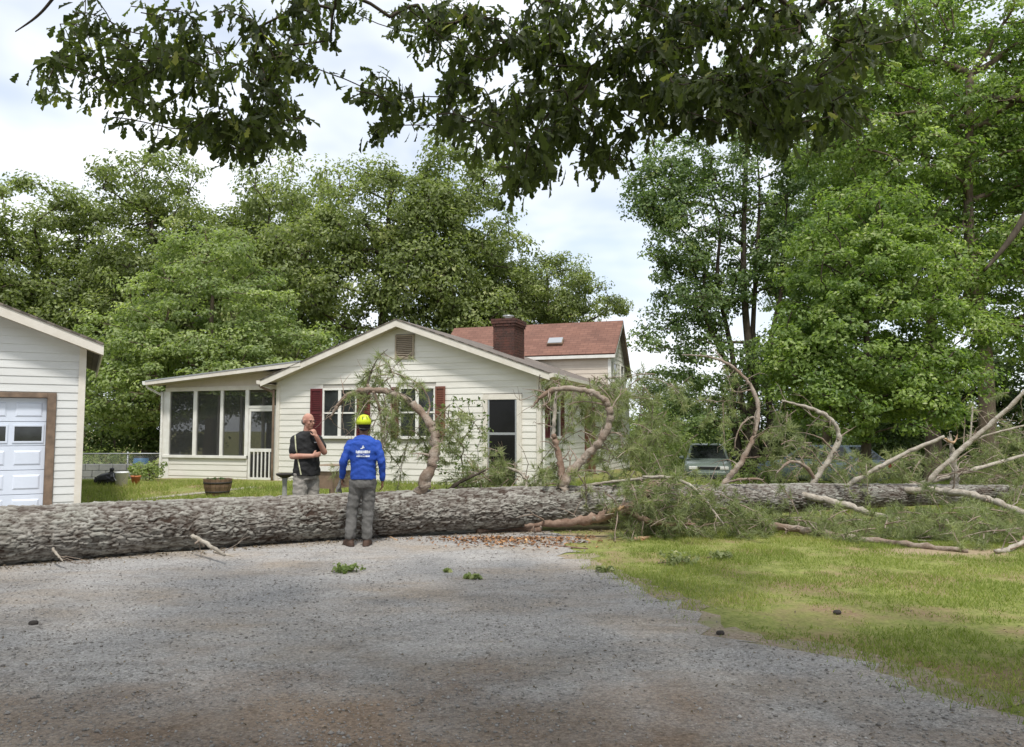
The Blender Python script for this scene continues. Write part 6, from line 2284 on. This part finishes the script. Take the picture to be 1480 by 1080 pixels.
def car(name, label, loc, rz, paint, ln=4.6, wd=1.80, ht=1.55, clr=0.22):
    """front faces local -y"""
    r_ = thing(name, label, 'car', loc, rz, 'cars parked beyond the trunk')
    h = wd / 2
    # y, half width, bottom, belt height
    stn = [(-ln / 2, 0.74 * h, 0.36, 0.62), (-ln / 2 + 0.06, 0.86 * h, 0.26, 0.78), (-ln / 2 + 0.3, 0.97 * h, 0.24, 0.86), (-ln / 2 + 1.2, h, 0.24, 0.97), (-0.2, h, 0.24, 1.0), (ln / 2 - 1.0, h, 0.24, 1.02), (ln / 2 - 0.2, 0.96 * h, 0.26, 1.03), (ln / 2 - 0.03, 0.88 * h, 0.34, 0.98), (ln / 2, 0.80 * h, 0.44, 0.86)]
    sec = 16
    vs, fs = [], []
    for (y, w, zb, zt) in stn:
        for k in range(sec):
            t = 2 * PI * k / sec
            c_, s_ = math.cos(t), math.sin(t)
            e = 0.42
            vs.append((w * math.copysign(abs(c_) ** e, c_), y, (zb + zt) / 2 + (zt - zb) / 2 * math.copysign(abs(s_) ** e, s_)))
    for i in range(len(stn) - 1):
        for k in range(sec):
            k2 = (k + 1) % sec
            fs.append((i * sec + k, i * sec + k2, (i + 1) * sec + k2, (i + 1) * sec + k))
    fs.append(tuple(range(sec))[::-1])
    fs.append(tuple(range((len(stn) - 1) * sec, len(stn) * sec)))
    b = MB().add(vs, fs).build('body', paint, r_, smooth=True)
    # cabin
    y0, y1, y2, y3 = -ln / 2 + 1.15, -ln / 2 + 1.95, ln / 2 - 0.75, ln / 2 - 0.12
    w0, w1 = 0.90 * h, 0.70 * h
    zb = 0.96
    base = [(-w0, y0, zb), (w0, y0, zb), (w0, y3, zb), (-w0, y3, zb)]
    top = [(-w1, y1, ht - 0.03), (w1, y1, ht - 0.03), (w1, y2, ht - 0.02), (-w1, y2, ht - 0.02)]
    cab = MB().add(base + top, [(4, 5, 6, 7), (0, 1, 5, 4), (1, 2, 6, 5), (2, 3, 7, 6), (3, 0, 4, 7)]).build('cabin', paint, r_, bevel=0.06)

    def panel(nm, quad, inset, material):
        p = [Vector(x) for x in quad]
        n_ = (p[1] - p[0]).cross(p[3] - p[0]).normalized()
        c_ = sum(p, Vector()) / 4
        if n_.dot(c_ - Vector((0, 0.2, 0.9))) < 0:
            n_ = -n_
        pp = [c_ + (x - c_) * inset + n_ * 0.004 for x in p]
        MB().prism(pp, n_ * 0.008).build(nm, material, r_)
    panel('windscreen', [base[0], base[1], top[1], top[0]], 0.86, M['glass'])
    panel('rear_window', [base[3], base[2], top[2], top[3]], 0.80, M['glass'])
    for (i, j) in ((1, 2), (0, 3)):
        a, b2, c2, d2 = Vector(base[i]), Vector(base[j]), Vector(top[j]), Vector(top[i])
        m0, m1 = a.lerp(b2, 0.5), d2.lerp(c2, 0.5)
        panel('side_window', [a.lerp(b2, 0.06), m0, m1, d2], 0.84, M['glass'])
        panel('side_window', [m0, a.lerp(b2, 0.95), c2, m1], 0.84, M['glass'])
    for s in (-1, 1):
        for y in (-ln / 2 + 0.85, ln / 2 - 0.85):
            wh = MB()
            x0, x1 = s * (h - 0.19), s * (h + 0.012)
            ring = []
            for (rad, x) in ((0.20, x0), (0.325, x0), (0.335, x0 + s * 0.03), (0.335, x1 - s * 0.03), (0.32, x1), (0.21, x1)):
                ring.append([(x, y + rad * math.cos(t), 0.335 + rad * math.sin(t)) for t in np.linspace(0, 2 * PI, 20, endpoint=False)])
            vv = sum(ring, [])
            ff = [(i * 20 + k, i * 20 + (k + 1) % 20, (i + 1) * 20 + (k + 1) % 20, (i + 1) * 20 + k) for i in range(5) for k in range(20)]
            wo = wh.add(vv, ff).build('wheel', M['tyre'], r_, smooth=True)
            rm = MB()
            rm.tube([(x1 - s * 0.05, y, 0.335), (x1 - s * 0.012, y, 0.335)], [0.21, 0.20], 18)
            rm.build('rim', M['metal'], wo)
        fx = s * 0.62 * h
        MB().box((fx - 0.16, -ln / 2 - 0.012, 0.62), (fx + 0.16, -ln / 2 + 0.12, 0.75)).build('headlight', M['lamp'], r_, bevel=0.03)
        tx = s * 0.80 * h
        MB().box((tx - 0.10, ln / 2 - 0.12, 0.72), (tx + 0.10, ln / 2 + 0.012, 0.98)).build('tail_light', M['tail'], r_, bevel=0.02)
        v, f = ellipsoid((s * (h + 0.09), y0 + 0.22, 1.02), (0.10, 0.07, 0.075))
        MB().add(v, f).build('mirror', M['black'] if s > 0 else paint, r_, smooth=True)
    MB().box((-0.40, -ln / 2 - 0.015, 0.63), (0.40, -ln / 2 + 0.08, 0.74)).build('grille', M['black'], r_, bevel=0.015)
    MB().box((-0.72 * h, -ln / 2 - 0.04, 0.40), (0.72 * h, -ln / 2 + 0.10, 0.56)).build('bumper', paint, r_, bevel=0.04)
    MB().box((-0.55 * h, -ln / 2 - 0.045, 0.29), (0.55 * h, -ln / 2 + 0.08, 0.385)).build('air_intake', M['black'], r_, bevel=0.02)
    MB().box((-0.72 * h, ln / 2 - 0.08, 0.42), (0.72 * h, ln / 2 + 0.03, 0.60)).build('bumper', M['black'], r_, bevel=0.03)
    return r_


M['paint_green'] = mat('grey_green_paint', (0.12, 0.15, 0.13), rough=0.25, spec=0.6)
M['paint_blue'] = mat('pale_blue_paint', (0.15, 0.20, 0.25), rough=0.25, spec=0.6)
cx = (1035 - 740) / FPX * 29.5
car('parked_car', 'grey-green car parked nose towards the camera beyond the fallen trunk', (cx, 31.0, ghf(cx, 31) + 0.02), R(-13), M['paint_green'])
cx = (1192 - 740) / FPX * 27.0
car('parked_car', 'pale blue vehicle half hidden by needles under the bright green maple', (cx, 27.6, ghf(cx, 27.6) + 0.0), R(212), M['paint_blue'], ln=4.4, wd=1.75, ht=1.5)

# ------------------------------------------------------------------ things about the yard
M['barrel'] = mat('barrel_wood', (0.12, 0.075, 0.045), (0.20, 0.13, 0.08), 0.85, 6, bump=0.4, stretch=(1, 1, 0.2))
M['iron'] = mat('iron_hoop', (0.05, 0.045, 0.04), rough=0.7, metal=0.5)
M['soil'] = mat('potting_soil', (0.03, 0.022, 0.016), rough=1.0)
M['clay'] = mat('terracotta', (0.52, 0.19, 0.08), (0.42, 0.15, 0.07), 0.8, 8)
M['bucket'] = mat('white_plastic', (0.86, 0.86, 0.87), rough=0.4)
M['bag'] = mat('black_bag', (0.012, 0.012, 0.013), rough=0.35)
M['bluebin'] = mat('blue_plastic', (0.05, 0.13, 0.24), rough=0.5)
M['block'] = mat('grey_block', (0.16, 0.165, 0.165), (0.22, 0.22, 0.215), 0.9, 5, bump=0.4)
M['wire'] = mat('fence_wire', (0.30, 0.31, 0.32), rough=0.5, metal=0.6)
M['wood_tan'] = mat('tan_boards', (0.20, 0.15, 0.10), (0.28, 0.215, 0.15), 0.8, 5, stretch=(0.3, 1, 1))
M['stone_dark'] = mat('birdbath_stone', (0.30, 0.30, 0.29), (0.22, 0.22, 0.21), 0.9, 8, bump=0.3)


def leafy(name, parent, lobes, ncl, per, clr, size, m_, seed, world=False, up=0.6, flat=0.8):
    c, v, f, var = make_crown(lobes, ncl, per, clr, size, seed, 0.3, flat, up)
    o = np_mesh(name, v, f, m_, parent, world=world, var=var)
    o['kind'] = 'stuff'
    return o, c


# half-barrel planter
x, y = (318 - 740) / FPX * 17.6, 17.6
hb = thing('barrel_planter', 'weathered half-barrel planter on the lawn below the screen door', 'planter', (x, y, ghf(x, y)))
hb.scale = (0.9, 0.9, 0.88)
ns = 18
for k in range(ns):
    a0, a1 = 2 * PI * k / ns + 0.012, 2 * PI * (k + 1) / ns - 0.012
    vs = []
    for (z, r0, r1) in ((0.0, 0.235, 0.265), (0.22, 0.295, 0.325), (0.42, 0.315, 0.345)):
        vs += [(r0 * math.cos(a0), r0 * math.sin(a0), z), (r0 * math.cos(a1), r0 * math.sin(a1), z), (r1 * math.cos(a1), r1 * math.sin(a1), z), (r1 * math.cos(a0), r1 * math.sin(a0), z)]
    fs = [(0, 1, 2, 3), (11, 10, 9, 8)]
    for i in range(2):
        o_ = i * 4
        for j in range(4):
            fs.append((o_ + j, o_ + 4 + j, o_ + 4 + (j + 1) % 4, o_ + (j + 1) % 4))
    MB().add(vs, fs).build('stave', M['barrel'], hb)
for z, r0 in ((0.07, 0.287), (0.30, 0.336)):
    MB().lathe([(r0 - 0.02, z), (r0 + 0.003, z), (r0 + 0.012, z + 0.045), (r0 - 0.02, z + 0.045)], 30).build('hoop', M['iron'], hb, smooth=True)
MB().lathe([(0.0, 0.37), (0.31, 0.36), (0.31, 0.34)], 24).build('soil', M['soil'], hb)
leafy('seedlings', hb, [(0, 0, 0.40, 0.26, 0.26, 0.06)], 26, 10, 0.05, 0.05, M['leaf_bush'], 3)

# birdbath
x, y = (414 - 740) / FPX * 16.2, 16.2
bb = thing('birdbath', 'small dark-rimmed birdbath on a grey pedestal left of the bystander', 'birdbath', (x, y, ghf(x, y)))
MB().lathe([(0.0, 0.0), (0.13, 0.0), (0.125, 0.05), (0.07, 0.09), (0.05, 0.2), (0.045, 0.42), (0.06, 0.55), (0.0, 0.56)], 18).build('pedestal', M['stone_dark'], bb, smooth=True)
MB().lathe([(0.0, 0.55), (0.08, 0.55), (0.17, 0.60), (0.185, 0.635), (0.175, 0.64), (0.14, 0.61), (0.0, 0.595)], 24).build('basin', M['iron'], bb, smooth=True)

# box table between the two men
x, y = (482 - 740) / FPX * 15.6, 15.6
tb = thing('garden_box', 'low wooden garden box with white rim seen between the two men', 'planter', (x, y, ghf(x, y)), R(-24))
for k in range(4):
    MB().box((-0.27 + k * 0.136, -0.34, 0.84), (-0.27 + k * 0.136 + 0.128, 0.34, 0.875)).build('top_board', M['wood_tan'], tb)
for (a, b) in (((-0.30, -0.37, 0.76), (0.30, -0.345, 0.86)), ((-0.30, 0.345, 0.76), (0.30, 0.37, 0.86)), ((-0.30, -0.344, 0.76), (-0.275, 0.344, 0.86)), ((0.275, -0.344, 0.76), (0.30, 0.344, 0.86))):
    MB().box(a, b).build('rim_board', M['white'], tb)
MB().box((-0.26, -0.33, 0.42), (0.26, 0.33, 0.758)).build('box', M['frame_dark'], tb)
for sx in (-1, 1):
    for sy in (-1, 1):
        MB().box((sx * 0.25 - 0.03, sy * 0.31 - 0.03, -0.02), (sx * 0.25 + 0.03, sy * 0.31 + 0.03, 0.42)).build('leg', M['frame_dark'], tb)

# bucket, bag, pot, bin by the fence
x, y = (180 - 740) / FPX * 19.2, 19.2
bu = thing('bucket', 'white plastic bucket on the grass beside a black bag', 'bucket', (x, y, ghf(x, y)))
MB().lathe([(0.0, 0.0), (0.125, 0.0), (0.150, 0.34), (0.160, 0.34), (0.160, 0.37), (0.145, 0.37), (0.12, 0.03), (0.0, 0.02)], 24).build('pail', M['bucket'], bu, smooth=True)
MB().tube([(0.158 * math.cos(t), -0.09 - 0.03 * math.sin(t), 0.34 - 0.20 * math.sin(t)) for t in np.linspace(0, PI, 12)], 0.004, 5).build('handle', M['metal'], bu)
x, y = (158 - 740) / FPX * 19.6, 19.6
bg = thing('rubbish_bag', 'slumped black plastic bag left of the white bucket', 'bag', (x, y, ghf(x, y)))
fuse('sack', [ellipsoid((0, 0, 0.14), (0.27, 0.22, 0.17)), ellipsoid((0.1, 0, 0.22), (0.16, 0.14, 0.13)), ellipsoid((-0.16, 0.03, 0.12), (0.16, 0.15, 0.13)), ring_capsule((0.1, 0, 0.30), (0.13, 0, 0.40), 0.04, 0.06)], 0.02, M['bag'], bg, 1, wrinkle=0.02, seed=6)
x, y = (200 - 740) / FPX * 19.8, 19.8
pt = thing('clay_pot', 'orange clay pot with small flowers right of the white bucket', 'pot', (x, y, ghf(x, y)))
MB().lathe([(0.0, 0.0), (0.08, 0.0), (0.11, 0.19), (0.125, 0.19), (0.125, 0.235), (0.105, 0.235), (0.10, 0.2), (0.0, 0.2)], 20).build('pot', M['clay'], pt, smooth=True)
leafy('flowers', pt, [(0, 0, 0.30, 0.11, 0.11, 0.10)], 16, 12, 0.05, 0.05, M['leaf_light'], 4)
x, y = (207 - 740) / FPX * 28.0, 28.0
bn = thing('blue_barrel', 'blue plastic barrel standing behind the wire fence', 'barrel', (x, y, ghf(x, y)))
MB().lathe([(0.0, 0.0), (0.24, 0.0), (0.25, 0.06), (0.28, 0.3), (0.27, 0.34), (0.28, 0.38), (0.28, 0.6), (0.27, 0.64), (0.28, 0.68), (0.25, 0.92), (0.22, 0.96), (0.0, 0.96)], 20).build('drum', M['bluebin'], bn, smooth=True)
MB().lathe([(0.0, 1.0), (0.2, 1.0), (0.24, 0.97), (0.24, 0.94)], 20).build('lid', M['black'], bn, smooth=True)

# low block wall beside the garage
lw = thing('block_wall', 'low grey block retaining wall between garage and fence', 'wall', ((150 - 740) / FPX * 24.0, 24.0, -0.25))
for r_ in range(4):
    for k in range(8):
        o_ = -1.9 + k * 0.42 + (0.21 if r_ % 2 else 0)
        MB().box((o_, -0.1, r_ * 0.2), (o_ + 0.405, 0.1, r_ * 0.2 + 0.188)).build('block', M['block'], lw, bevel=0.008)

# wire fence
fy = 26.5
fx0, fx1 = (112 - 740) / FPX * fy, (262 - 740) / FPX * fy
fz = -0.28
fe = thing('wire_fence', 'chain-link fence running behind the bucket to the porch', 'fence', ((fx0 + fx1) / 2, fy, fz))
hw = (fx1 - fx0) / 2
wm = MB()
stp = 0.075
n = int(2 * hw / stp)
for k in range(-14, n + 1):
    for s in (1, -1):
        a = -hw + k * stp
        b = a + 1.05
        za, zb = (0.0, 1.05) if s > 0 else (1.05, 0.0)
        a_, b_ = max(a, -hw), min(b, hw)
        if b_ <= a_:
            continue
        wm.tube([(a_, 0.0, za + (zb - za) * (a_ - a) / 1.05), (b_, 0.0, za + (zb - za) * (b_ - a) / 1.05)], 0.0035, 3, caps=False)
wm.build('wire_mesh', M['wire'], fe)['kind'] = 'stuff'
for k in range(3):
    MB().tube([(-hw + k * hw, 0.03, -0.1), (-hw + k * hw, 0.03, 1.12)], 0.03, 8).build('post', M['wire'], fe, smooth=True)
MB().tube([(-hw, 0.0, 1.06), (hw, 0.0, 1.06)], 0.022, 8).build('top_rail', M['wire'], fe, smooth=True)

# pale edging strip across the lawn
A, B_ = Vector((-8.6, 16.2)), Vector((-6.6, 18.9))
em = MB()
rngs = random.Random(2)
pth = [(-9.4, 15.4), (-8.6, 16.3), (-7.7, 17.3), (-6.9, 18.3), (-6.3, 19.2)]
vs = []
for (x, y) in pth:
    for s in (-0.16, 0.16):
        xx, yy = x + s * 0.8, y - s * 0.6
        vs.append((xx + rngs.uniform(-0.03, 0.03), yy, ghf(xx, yy) + 0.012))
em.add(vs, [(2 * i, 2 * i + 1, 2 * i + 3, 2 * i + 2) for i in range(len(pth) - 1)])
M['path'] = mat('pale_path', (0.36, 0.33, 0.27), (0.26, 0.23, 0.18), 0.95, 12)
tag(em.build('path', M['path']), kind='structure')

# shrubs
SHR = [(862, 688, 15.2, 0.55, 0.50, 40, 'leaf_bush', 'bright green low shrub behind the trunk below the looped limb'), (945, 682, 22.0, 0.36, 0.5, 26, 'leaf_bush', 'small yellow-green shrub right of the house corner'),
       (220, 690, 21.5, 0.5, 0.5, 36, 'leaf_light', 'low pale plant at the left foot of the screened porch'), (1085, 690, 24.0, 0.9, 0.8, 60, 'leaf_light', 'yellowish shrub right of the grey-green car'), (985, 640, 34.0, 1.6, 1.5, 80, 'leaf_light', 'pale shrub behind the grey-green car roof'),
       (1010, 590, 46.0, 3.2, 3.0, 160, 'leaf_light', 'large pale bush far behind the slender curved limb'), (682, 696, 17.4, 0.35, 0.28, 24, 'leaf_dark', 'dark low shrub left of the front door step'),
       (935, 560, 40.0, 2.2, 3.4, 150, 'leaf_light', 'pale green bushy tree just right of the house corner'), (150, 640, 30.0, 1.4, 1.2, 90, 'leaf_light', 'pale bush behind the wire fence by the garage')]
for k, (px, py, Y, rr_, hh, n, mm_, lab) in enumerate(SHR):
    x = (px - 740) / FPX * Y
    sb = thing('shrub', lab, 'shrub', (x, Y, ghf(x, Y)), 0.0, 'shrubs about the yard')
    o, c = leafy('foliage', sb, [(0, 0, hh * 0.55, rr_, rr_, hh * 0.5), (rr_ * 0.4, 0, hh * 0.85, rr_ * 0.6, rr_ * 0.6, hh * 0.35), (-rr_ * 0.4, 0, hh * 0.5, rr_ * 0.6, rr_ * 0.6, hh * 0.4)], n, 26, max(0.13, rr_ * 0.22), max(0.075, rr_ * 0.06), M[mm_], 200 + k)
    nodes, par = grow(np.array([(0, 0, 0), (0, 0, hh * 0.2)]), c[:25], 0.1, k)
    limb_mesh(nodes, par, 1, 0.025, 0.006, k).build('stems', M['bark_mid'], sb)['kind'] = 'stuff'

# leafy sapling against the house wall
x, y = (668 - 740) / FPX * 17.2, 17.2
sp_ = thing('sapling', 'thin sapling with sparse dark leaves in front of the white siding', 'sapling', (x, y, ghf(x, y)))
rs = np.random.RandomState(9)
tg = np.stack([rs.uniform(-0.75, 0.6, 70), rs.normal(size=70) * 0.2, rs.uniform(0.5, 2.25, 70)], 1)
nodes, par = grow(np.array([(0, 0, 0), (0.03, 0, 0.4), (-0.02, 0, 0.9)]), tg, 0.25, 4)
limb_mesh(nodes, par, 1, 0.02, 0.0035, 4).build('stems', M['bark_dark'], sp_)['kind'] = 'stuff'
idx = np.repeat(np.arange(70), 5)
pos = tg[idx] + rs.normal(size=(350, 3)) * 0.06
nr = rs.normal(size=(350, 3)) + np.array([0, -0.5, 0.4])
nr /= np.linalg.norm(nr, axis=1, keepdims=True)
v, f = leaf_quads(pos, nr, rs.uniform(0.06, 0.13, 350), rs, 0.5)
np_mesh('leaves', v, f, M['leaf_dark'], sp_, var=np.repeat(rs.rand(350), 4))['kind'] = 'stuff'

# ------------------------------------------------------------------ debris on the ground
M['sprig'] = leaf_mat('torn_leaves', (0.18, 0.24, 0.08), (0.42, 0.47, 0.22), (0.6, 0.6, 0.35), 0.4)


def on(px, py):
    return PG(px, py, 0.0)


for k, (px, py, sx, mm_, lab) in enumerate([(500, 828, 0.17, 'sprig', 'torn pale green leafy sprig lying on the gravel before the worker'), (683, 838, 0.09, 'sprig', 'small dark green sprig on the gravel right of the pale one'),
                                           (648, 828, 0.05, 'sprig', 'tiny dark sprig on the gravel left of the small green one'), (985, 816, 0.28, 'needles', 'clump of torn leaves on the grass before the needles'), (875, 828, 0.12, 'needles', 'small green sprig at the edge of gravel and grass'),
                                           (1040, 808, 0.16, 'needles', 'dark sprig on the bright grass under the torn limb')]):
    p = on(px, py)
    sg = thing('leafy_sprig', lab, 'sprig', (p.x, p.y, 0.010), 0.0, 'torn sprigs on the ground')
    leafy('leaves', sg, [(0, 0, sx * 0.22, sx, sx * 0.7, sx * 0.22)], int(8 + sx * 40), 9, sx * 0.28, 0.06, M[mm_], 300 + k)
    MB().tube([(-sx, 0, 0.008), (0, sx * 0.2, 0.02), (sx * 0.9, 0, 0.012)], [0.006, 0.005, 0.002], 5).build('twig', M['bark_mid'], sg)
GBR = [([(690, 772, 0), (730, 768, 0), (782, 770, 0)], [0.045, 0.06, 0.05], 'bark_red', 'broken_branch', 'short thick reddish branch piece on the ground beside the trunk'),
       ([(536, 770, 0), (556, 775, 0), (574, 782, 0)], [0.015, 0.018, 0.012], 'wood_raw', 'broken_branch', 'split yellowish stick on the ground by the right boot of the worker'),
       ([(552, 768, 0), (563, 776, 0), (572, 784, 0)], [0.012, 0.014, 0.008], 'limb_pale', 'broken_branch', 'thin pale stick crossing the split one near the worker'),
       ([(185, 803, 0), (240, 801, 0), (300, 797, 0)], [0.010, 0.013, 0.008], 'limb_pale', 'broken_branch', 'long thin stick lying along the foot of the thick log'),
       ([(310, 800, 0), (322, 803, 0), (338, 806, 0)], [0.02, 0.022, 0.01], 'limb_pale', 'broken_branch', 'short grey stub on the gravel below the leaning stick'),
       ([(790, 788, 0), (820, 792, 0), (850, 794, 0)], [0.012, 0.016, 0.01], 'bark_red', 'broken_branch', 'dark thin stick on the dirt where gravel meets grass'),
       ([(918, 782, 0), (940, 779, 0)], [0.03, 0.025], 'wood_raw', 'wood_chunk', 'orange split wood chunk at the edge of the grass'),
       ([(1284, 775, 0), (1330, 783, 0), (1372, 780, 0)], [0.012, 0.014, 0.006], 'limb_pale', 'broken_branch', 'thin pale twig among the needles at right')]
for pts, rads, mm_, nm, lab in GBR:
    w = [on(a, b) + Vector((0, 0, r_ * 0.85)) for (a, b, _), r_ in zip(pts, rads)]
    c, r_ = catmull(w, rads, 5)
    rr_ = random.Random(int(pts[0][0]))
    r_ = [q_ * rr_.uniform(0.85, 1.15) for q_ in r_]
    o = MB().tube(c, r_, 8).build(nm, M[mm_], smooth=True)
    tag(o, lab, 'branch' if nm == 'broken_branch' else 'wood', 'broken sticks on the ground')
M['rock'] = mat('dark_stone', (0.035, 0.03, 0.026), (0.06, 0.05, 0.045), 0.9, 12)
for px, py, s_, lab in ((48, 904, 0.032, 'dark lump lying alone on the gravel at far left'), (1041, 918, 0.028, 'dark lump on the gravel near the grass edge'), (1210, 888, 0.03, 'small dark clod on the grass at right')):
    p = on(px, py)
    o = fuse('clod', [ellipsoid((0, 0, s_ * 0.6), (s_ * 1.2, s_, s_ * 0.7)), ellipsoid((s_ * 0.6, 0, s_ * 0.5), (s_ * 0.7, s_ * 0.6, s_ * 0.5))], s_ * 0.22, M['rock'], None, 1, wrinkle=s_ * 0.15)
    o.location = (p.x, p.y, 0.0)
    tag(o, lab, 'clod', 'dark clods on the ground')

# bark and wood litter below the trunk, twigs and leaves on the gravel, loose stones
rs = np.random.RandomState(31)


def flakes(name, n, xy, size, material, zr=0.02, seed=1):
    r_ = np.random.RandomState(seed)
    c = np.stack([xy[:, 0], xy[:, 1], gh(xy[:, 0], xy[:, 1]) + 0.011 + r_.rand(n) * zr], 1)
    nr = r_.normal(size=(n, 3)) * 0.35 + np.array([0, 0, 1.0])
    nr /= np.linalg.norm(nr, axis=1, keepdims=True)
    v, f = leaf_quads(c, nr, size * (0.4 + r_.rand(n) * 1.2), r_, 0.4, 0.15)
    o = np_mesh(name, v, f, material, var=np.repeat(r_.rand(n), 4))
    return tag(o, kind='stuff')


M['litter'] = leaf_mat('bark_litter', (0.10, 0.05, 0.03), (0.42, 0.22, 0.10), (0.60, 0.42, 0.22), 0.05, rough=0.9)
M['litter_dark'] = leaf_mat('old_leaves', (0.10, 0.08, 0.06), (0.24, 0.185, 0.125), (0.36, 0.28, 0.17), 0.1, rough=0.9)
n = 900
cxy = np.array([tuple(on(a, b)[:2]) for a, b in zip(rs.normal(745, 60, n), 778 + np.abs(rs.normal(0, 7, n)))])
flakes('bark_litter', n, cxy, 0.06, M['litter'], 0.03, 41)
n = 1300
cxy = np.array([tuple(on(a, b)[:2]) for a, b in zip(rs.uniform(0, 1480, n), rs.uniform(785, 1080, n))])
flakes('leaf_litter', n, cxy, 0.022, M['litter_dark'], 0.008, 42)

# loose stones: denser towards the camera
n = 60000
yy = 2.6 + (rs.rand(n) ** 1.25) * 9.5
xx = (rs.rand(n) * 2 - 1) * (yy * 0.72 + 0.6)
keep = in_poly(xx + rs.normal(size=n) * 0.14, yy + rs.normal(size=n) * 0.10) & (fbm(xx * 1.2, yy * 1.6, 3) + rs.normal(size=n) * 0.12 > 0.42)
xx, yy = xx[keep], yy[keep]
n = len(xx)
sz = np.clip(rs.lognormal(-5.15, 0.42, n), 0.0025, 0.016)
oc = np.array([(1, 0, 0), (0, 1, 0), (-1, 0, 0), (0, -1, 0), (0, 0, 0.75), (0, 0, -0.6)], float)
of = np.array([(0, 1, 4), (1, 2, 4), (2, 3, 4), (3, 0, 4), (1, 0, 5), (2, 1, 5), (3, 2, 5), (0, 3, 5)])
an = rs.rand(n) * 2 * PI
jit = 1 + rs.uniform(-0.35, 0.35, (n, 6, 3))
v = oc[None] * jit * sz[:, None, None]
ca, sa = np.cos(an)[:, None], np.sin(an)[:, None]
v = np.stack([v[..., 0] * ca - v[..., 1] * sa, v[..., 0] * sa + v[..., 1] * ca, v[..., 2]], -1)
v += np.stack([xx, yy, 0.007 + sz * 0.35], 1)[:, None, :]
f = of[None] + (np.arange(n) * 6)[:, None, None]
M['stones'] = leaf_mat('gravel_stones', (0.22, 0.205, 0.19), (0.36, 0.34, 0.32), (0.50, 0.48, 0.46), 0.0, rough=0.95, spec=0.15)
tag(np_mesh('gravel_stones', v.reshape(-1, 3), f.reshape(-1, 3), M['stones'], var=np.repeat(rs.rand(n), 6)), kind='stuff')

# ------------------------------------------------------------------ grass
M['grass'] = leaf_mat('grass_blades', (0.12, 0.17, 0.035), (0.31, 0.35, 0.10), (0.46, 0.42, 0.19), 0.4, rough=0.6, spec=0.2)
PATCH = [(5.7, 10.3, 0.9, 0.35), (0.7, 11.75, 1.1, 0.45)]


def blades(n, x0, x1, y0, y1, h0, h1, w, seed, thin=0.45, lush=False):
    r_ = np.random.RandomState(seed)
    x = r_.uniform(x0, x1, n)
    y = y0 + (y1 - y0) * r_.rand(n)
    d = fbm(x * 0.9, y * 0.9, 5, 4) + 0.35 * (fbm(x * 5, y * 5, 9, 2) - 0.5)
    k = ~in_poly(x + r_.normal(size=n) * 0.13, y + r_.normal(size=n) * 0.10) & (d + r_.normal(size=n) * 0.05 > thin)
    for (cx_, cy_, rx_, ry_) in PATCH:
        e = ((x - cx_) / rx_) ** 2 + ((y - cy_) / ry_) ** 2 + r_.normal(size=n) * 0.35
        k &= e > 0.8
    x, y, d = x[k], y[k], d[k]
    m = len(x)
    z = gh(x, y)
    h = r_.uniform(h0, h1, m) * (0.55 + 1.0 * np.clip((d - thin) * 3, 0, 1))
    a = r_.rand(m) * 2 * PI
    b = np.stack([np.cos(a), np.sin(a), np.zeros(m)], 1)
    le = r_.normal(size=(m, 2)) * 0.55 * h[:, None]
    base = np.stack([x, y, z], 1)
    tip = base + np.stack([le[:, 0], le[:, 1], h], 1)
    ww = w * (0.7 + 0.6 * r_.rand(m))[:, None]
    v_ = np.stack([base - b * ww, base + b * ww, tip], 1).reshape(-1, 3)
    tone = np.clip(0.75 - 0.9 * (fbm(x * 0.5 + 7, y * 0.8, 21, 3) - 0.35) + r_.normal(size=m) * 0.18, 0, 1)
    return v_, np.arange(m * 3).reshape(-1, 3), np.repeat(tone, 3)


v, f, t = blades(190000, 0.8, 10.5, 3.6, 13.0, 0.02, 0.055, 0.0040, 3, 0.43)
tag(np_mesh('grass', v, f, M['grass'], var=t), kind='stuff')
v, f, t = blades(60000, -11.5, 4.5, 13.2, 21.2, 0.05, 0.10, 0.008, 4, 0.30)
tag(np_mesh('lawn_grass', v, f, M['grass'], var=t), kind='stuff')
v, f, t = blades(50000, 4.5, 20, 14.5, 34, 0.06, 0.14, 0.014, 6, 0.30)
tag(np_mesh('rough_grass', v, f, M['grass'], var=t), kind='stuff')

# bark crumbs, needles and chips along the foot of the trunk
r_ = np.random.RandomState(8)
n = 2600
k = r_.randint(0, len(tpts) - 60, n)
base = np.array([(tpts[i].x, tpts[i].y) for i in k])
rad_ = np.array([trr[i] for i in k])
cxy = base + np.stack([r_.normal(size=n) * 0.1, -rad_ * 0.55 - np.abs(r_.normal(size=n)) * 0.22], 1)
flakes('trunk_litter', n, cxy, 0.04, M['litter_dark'], 0.012, 43)
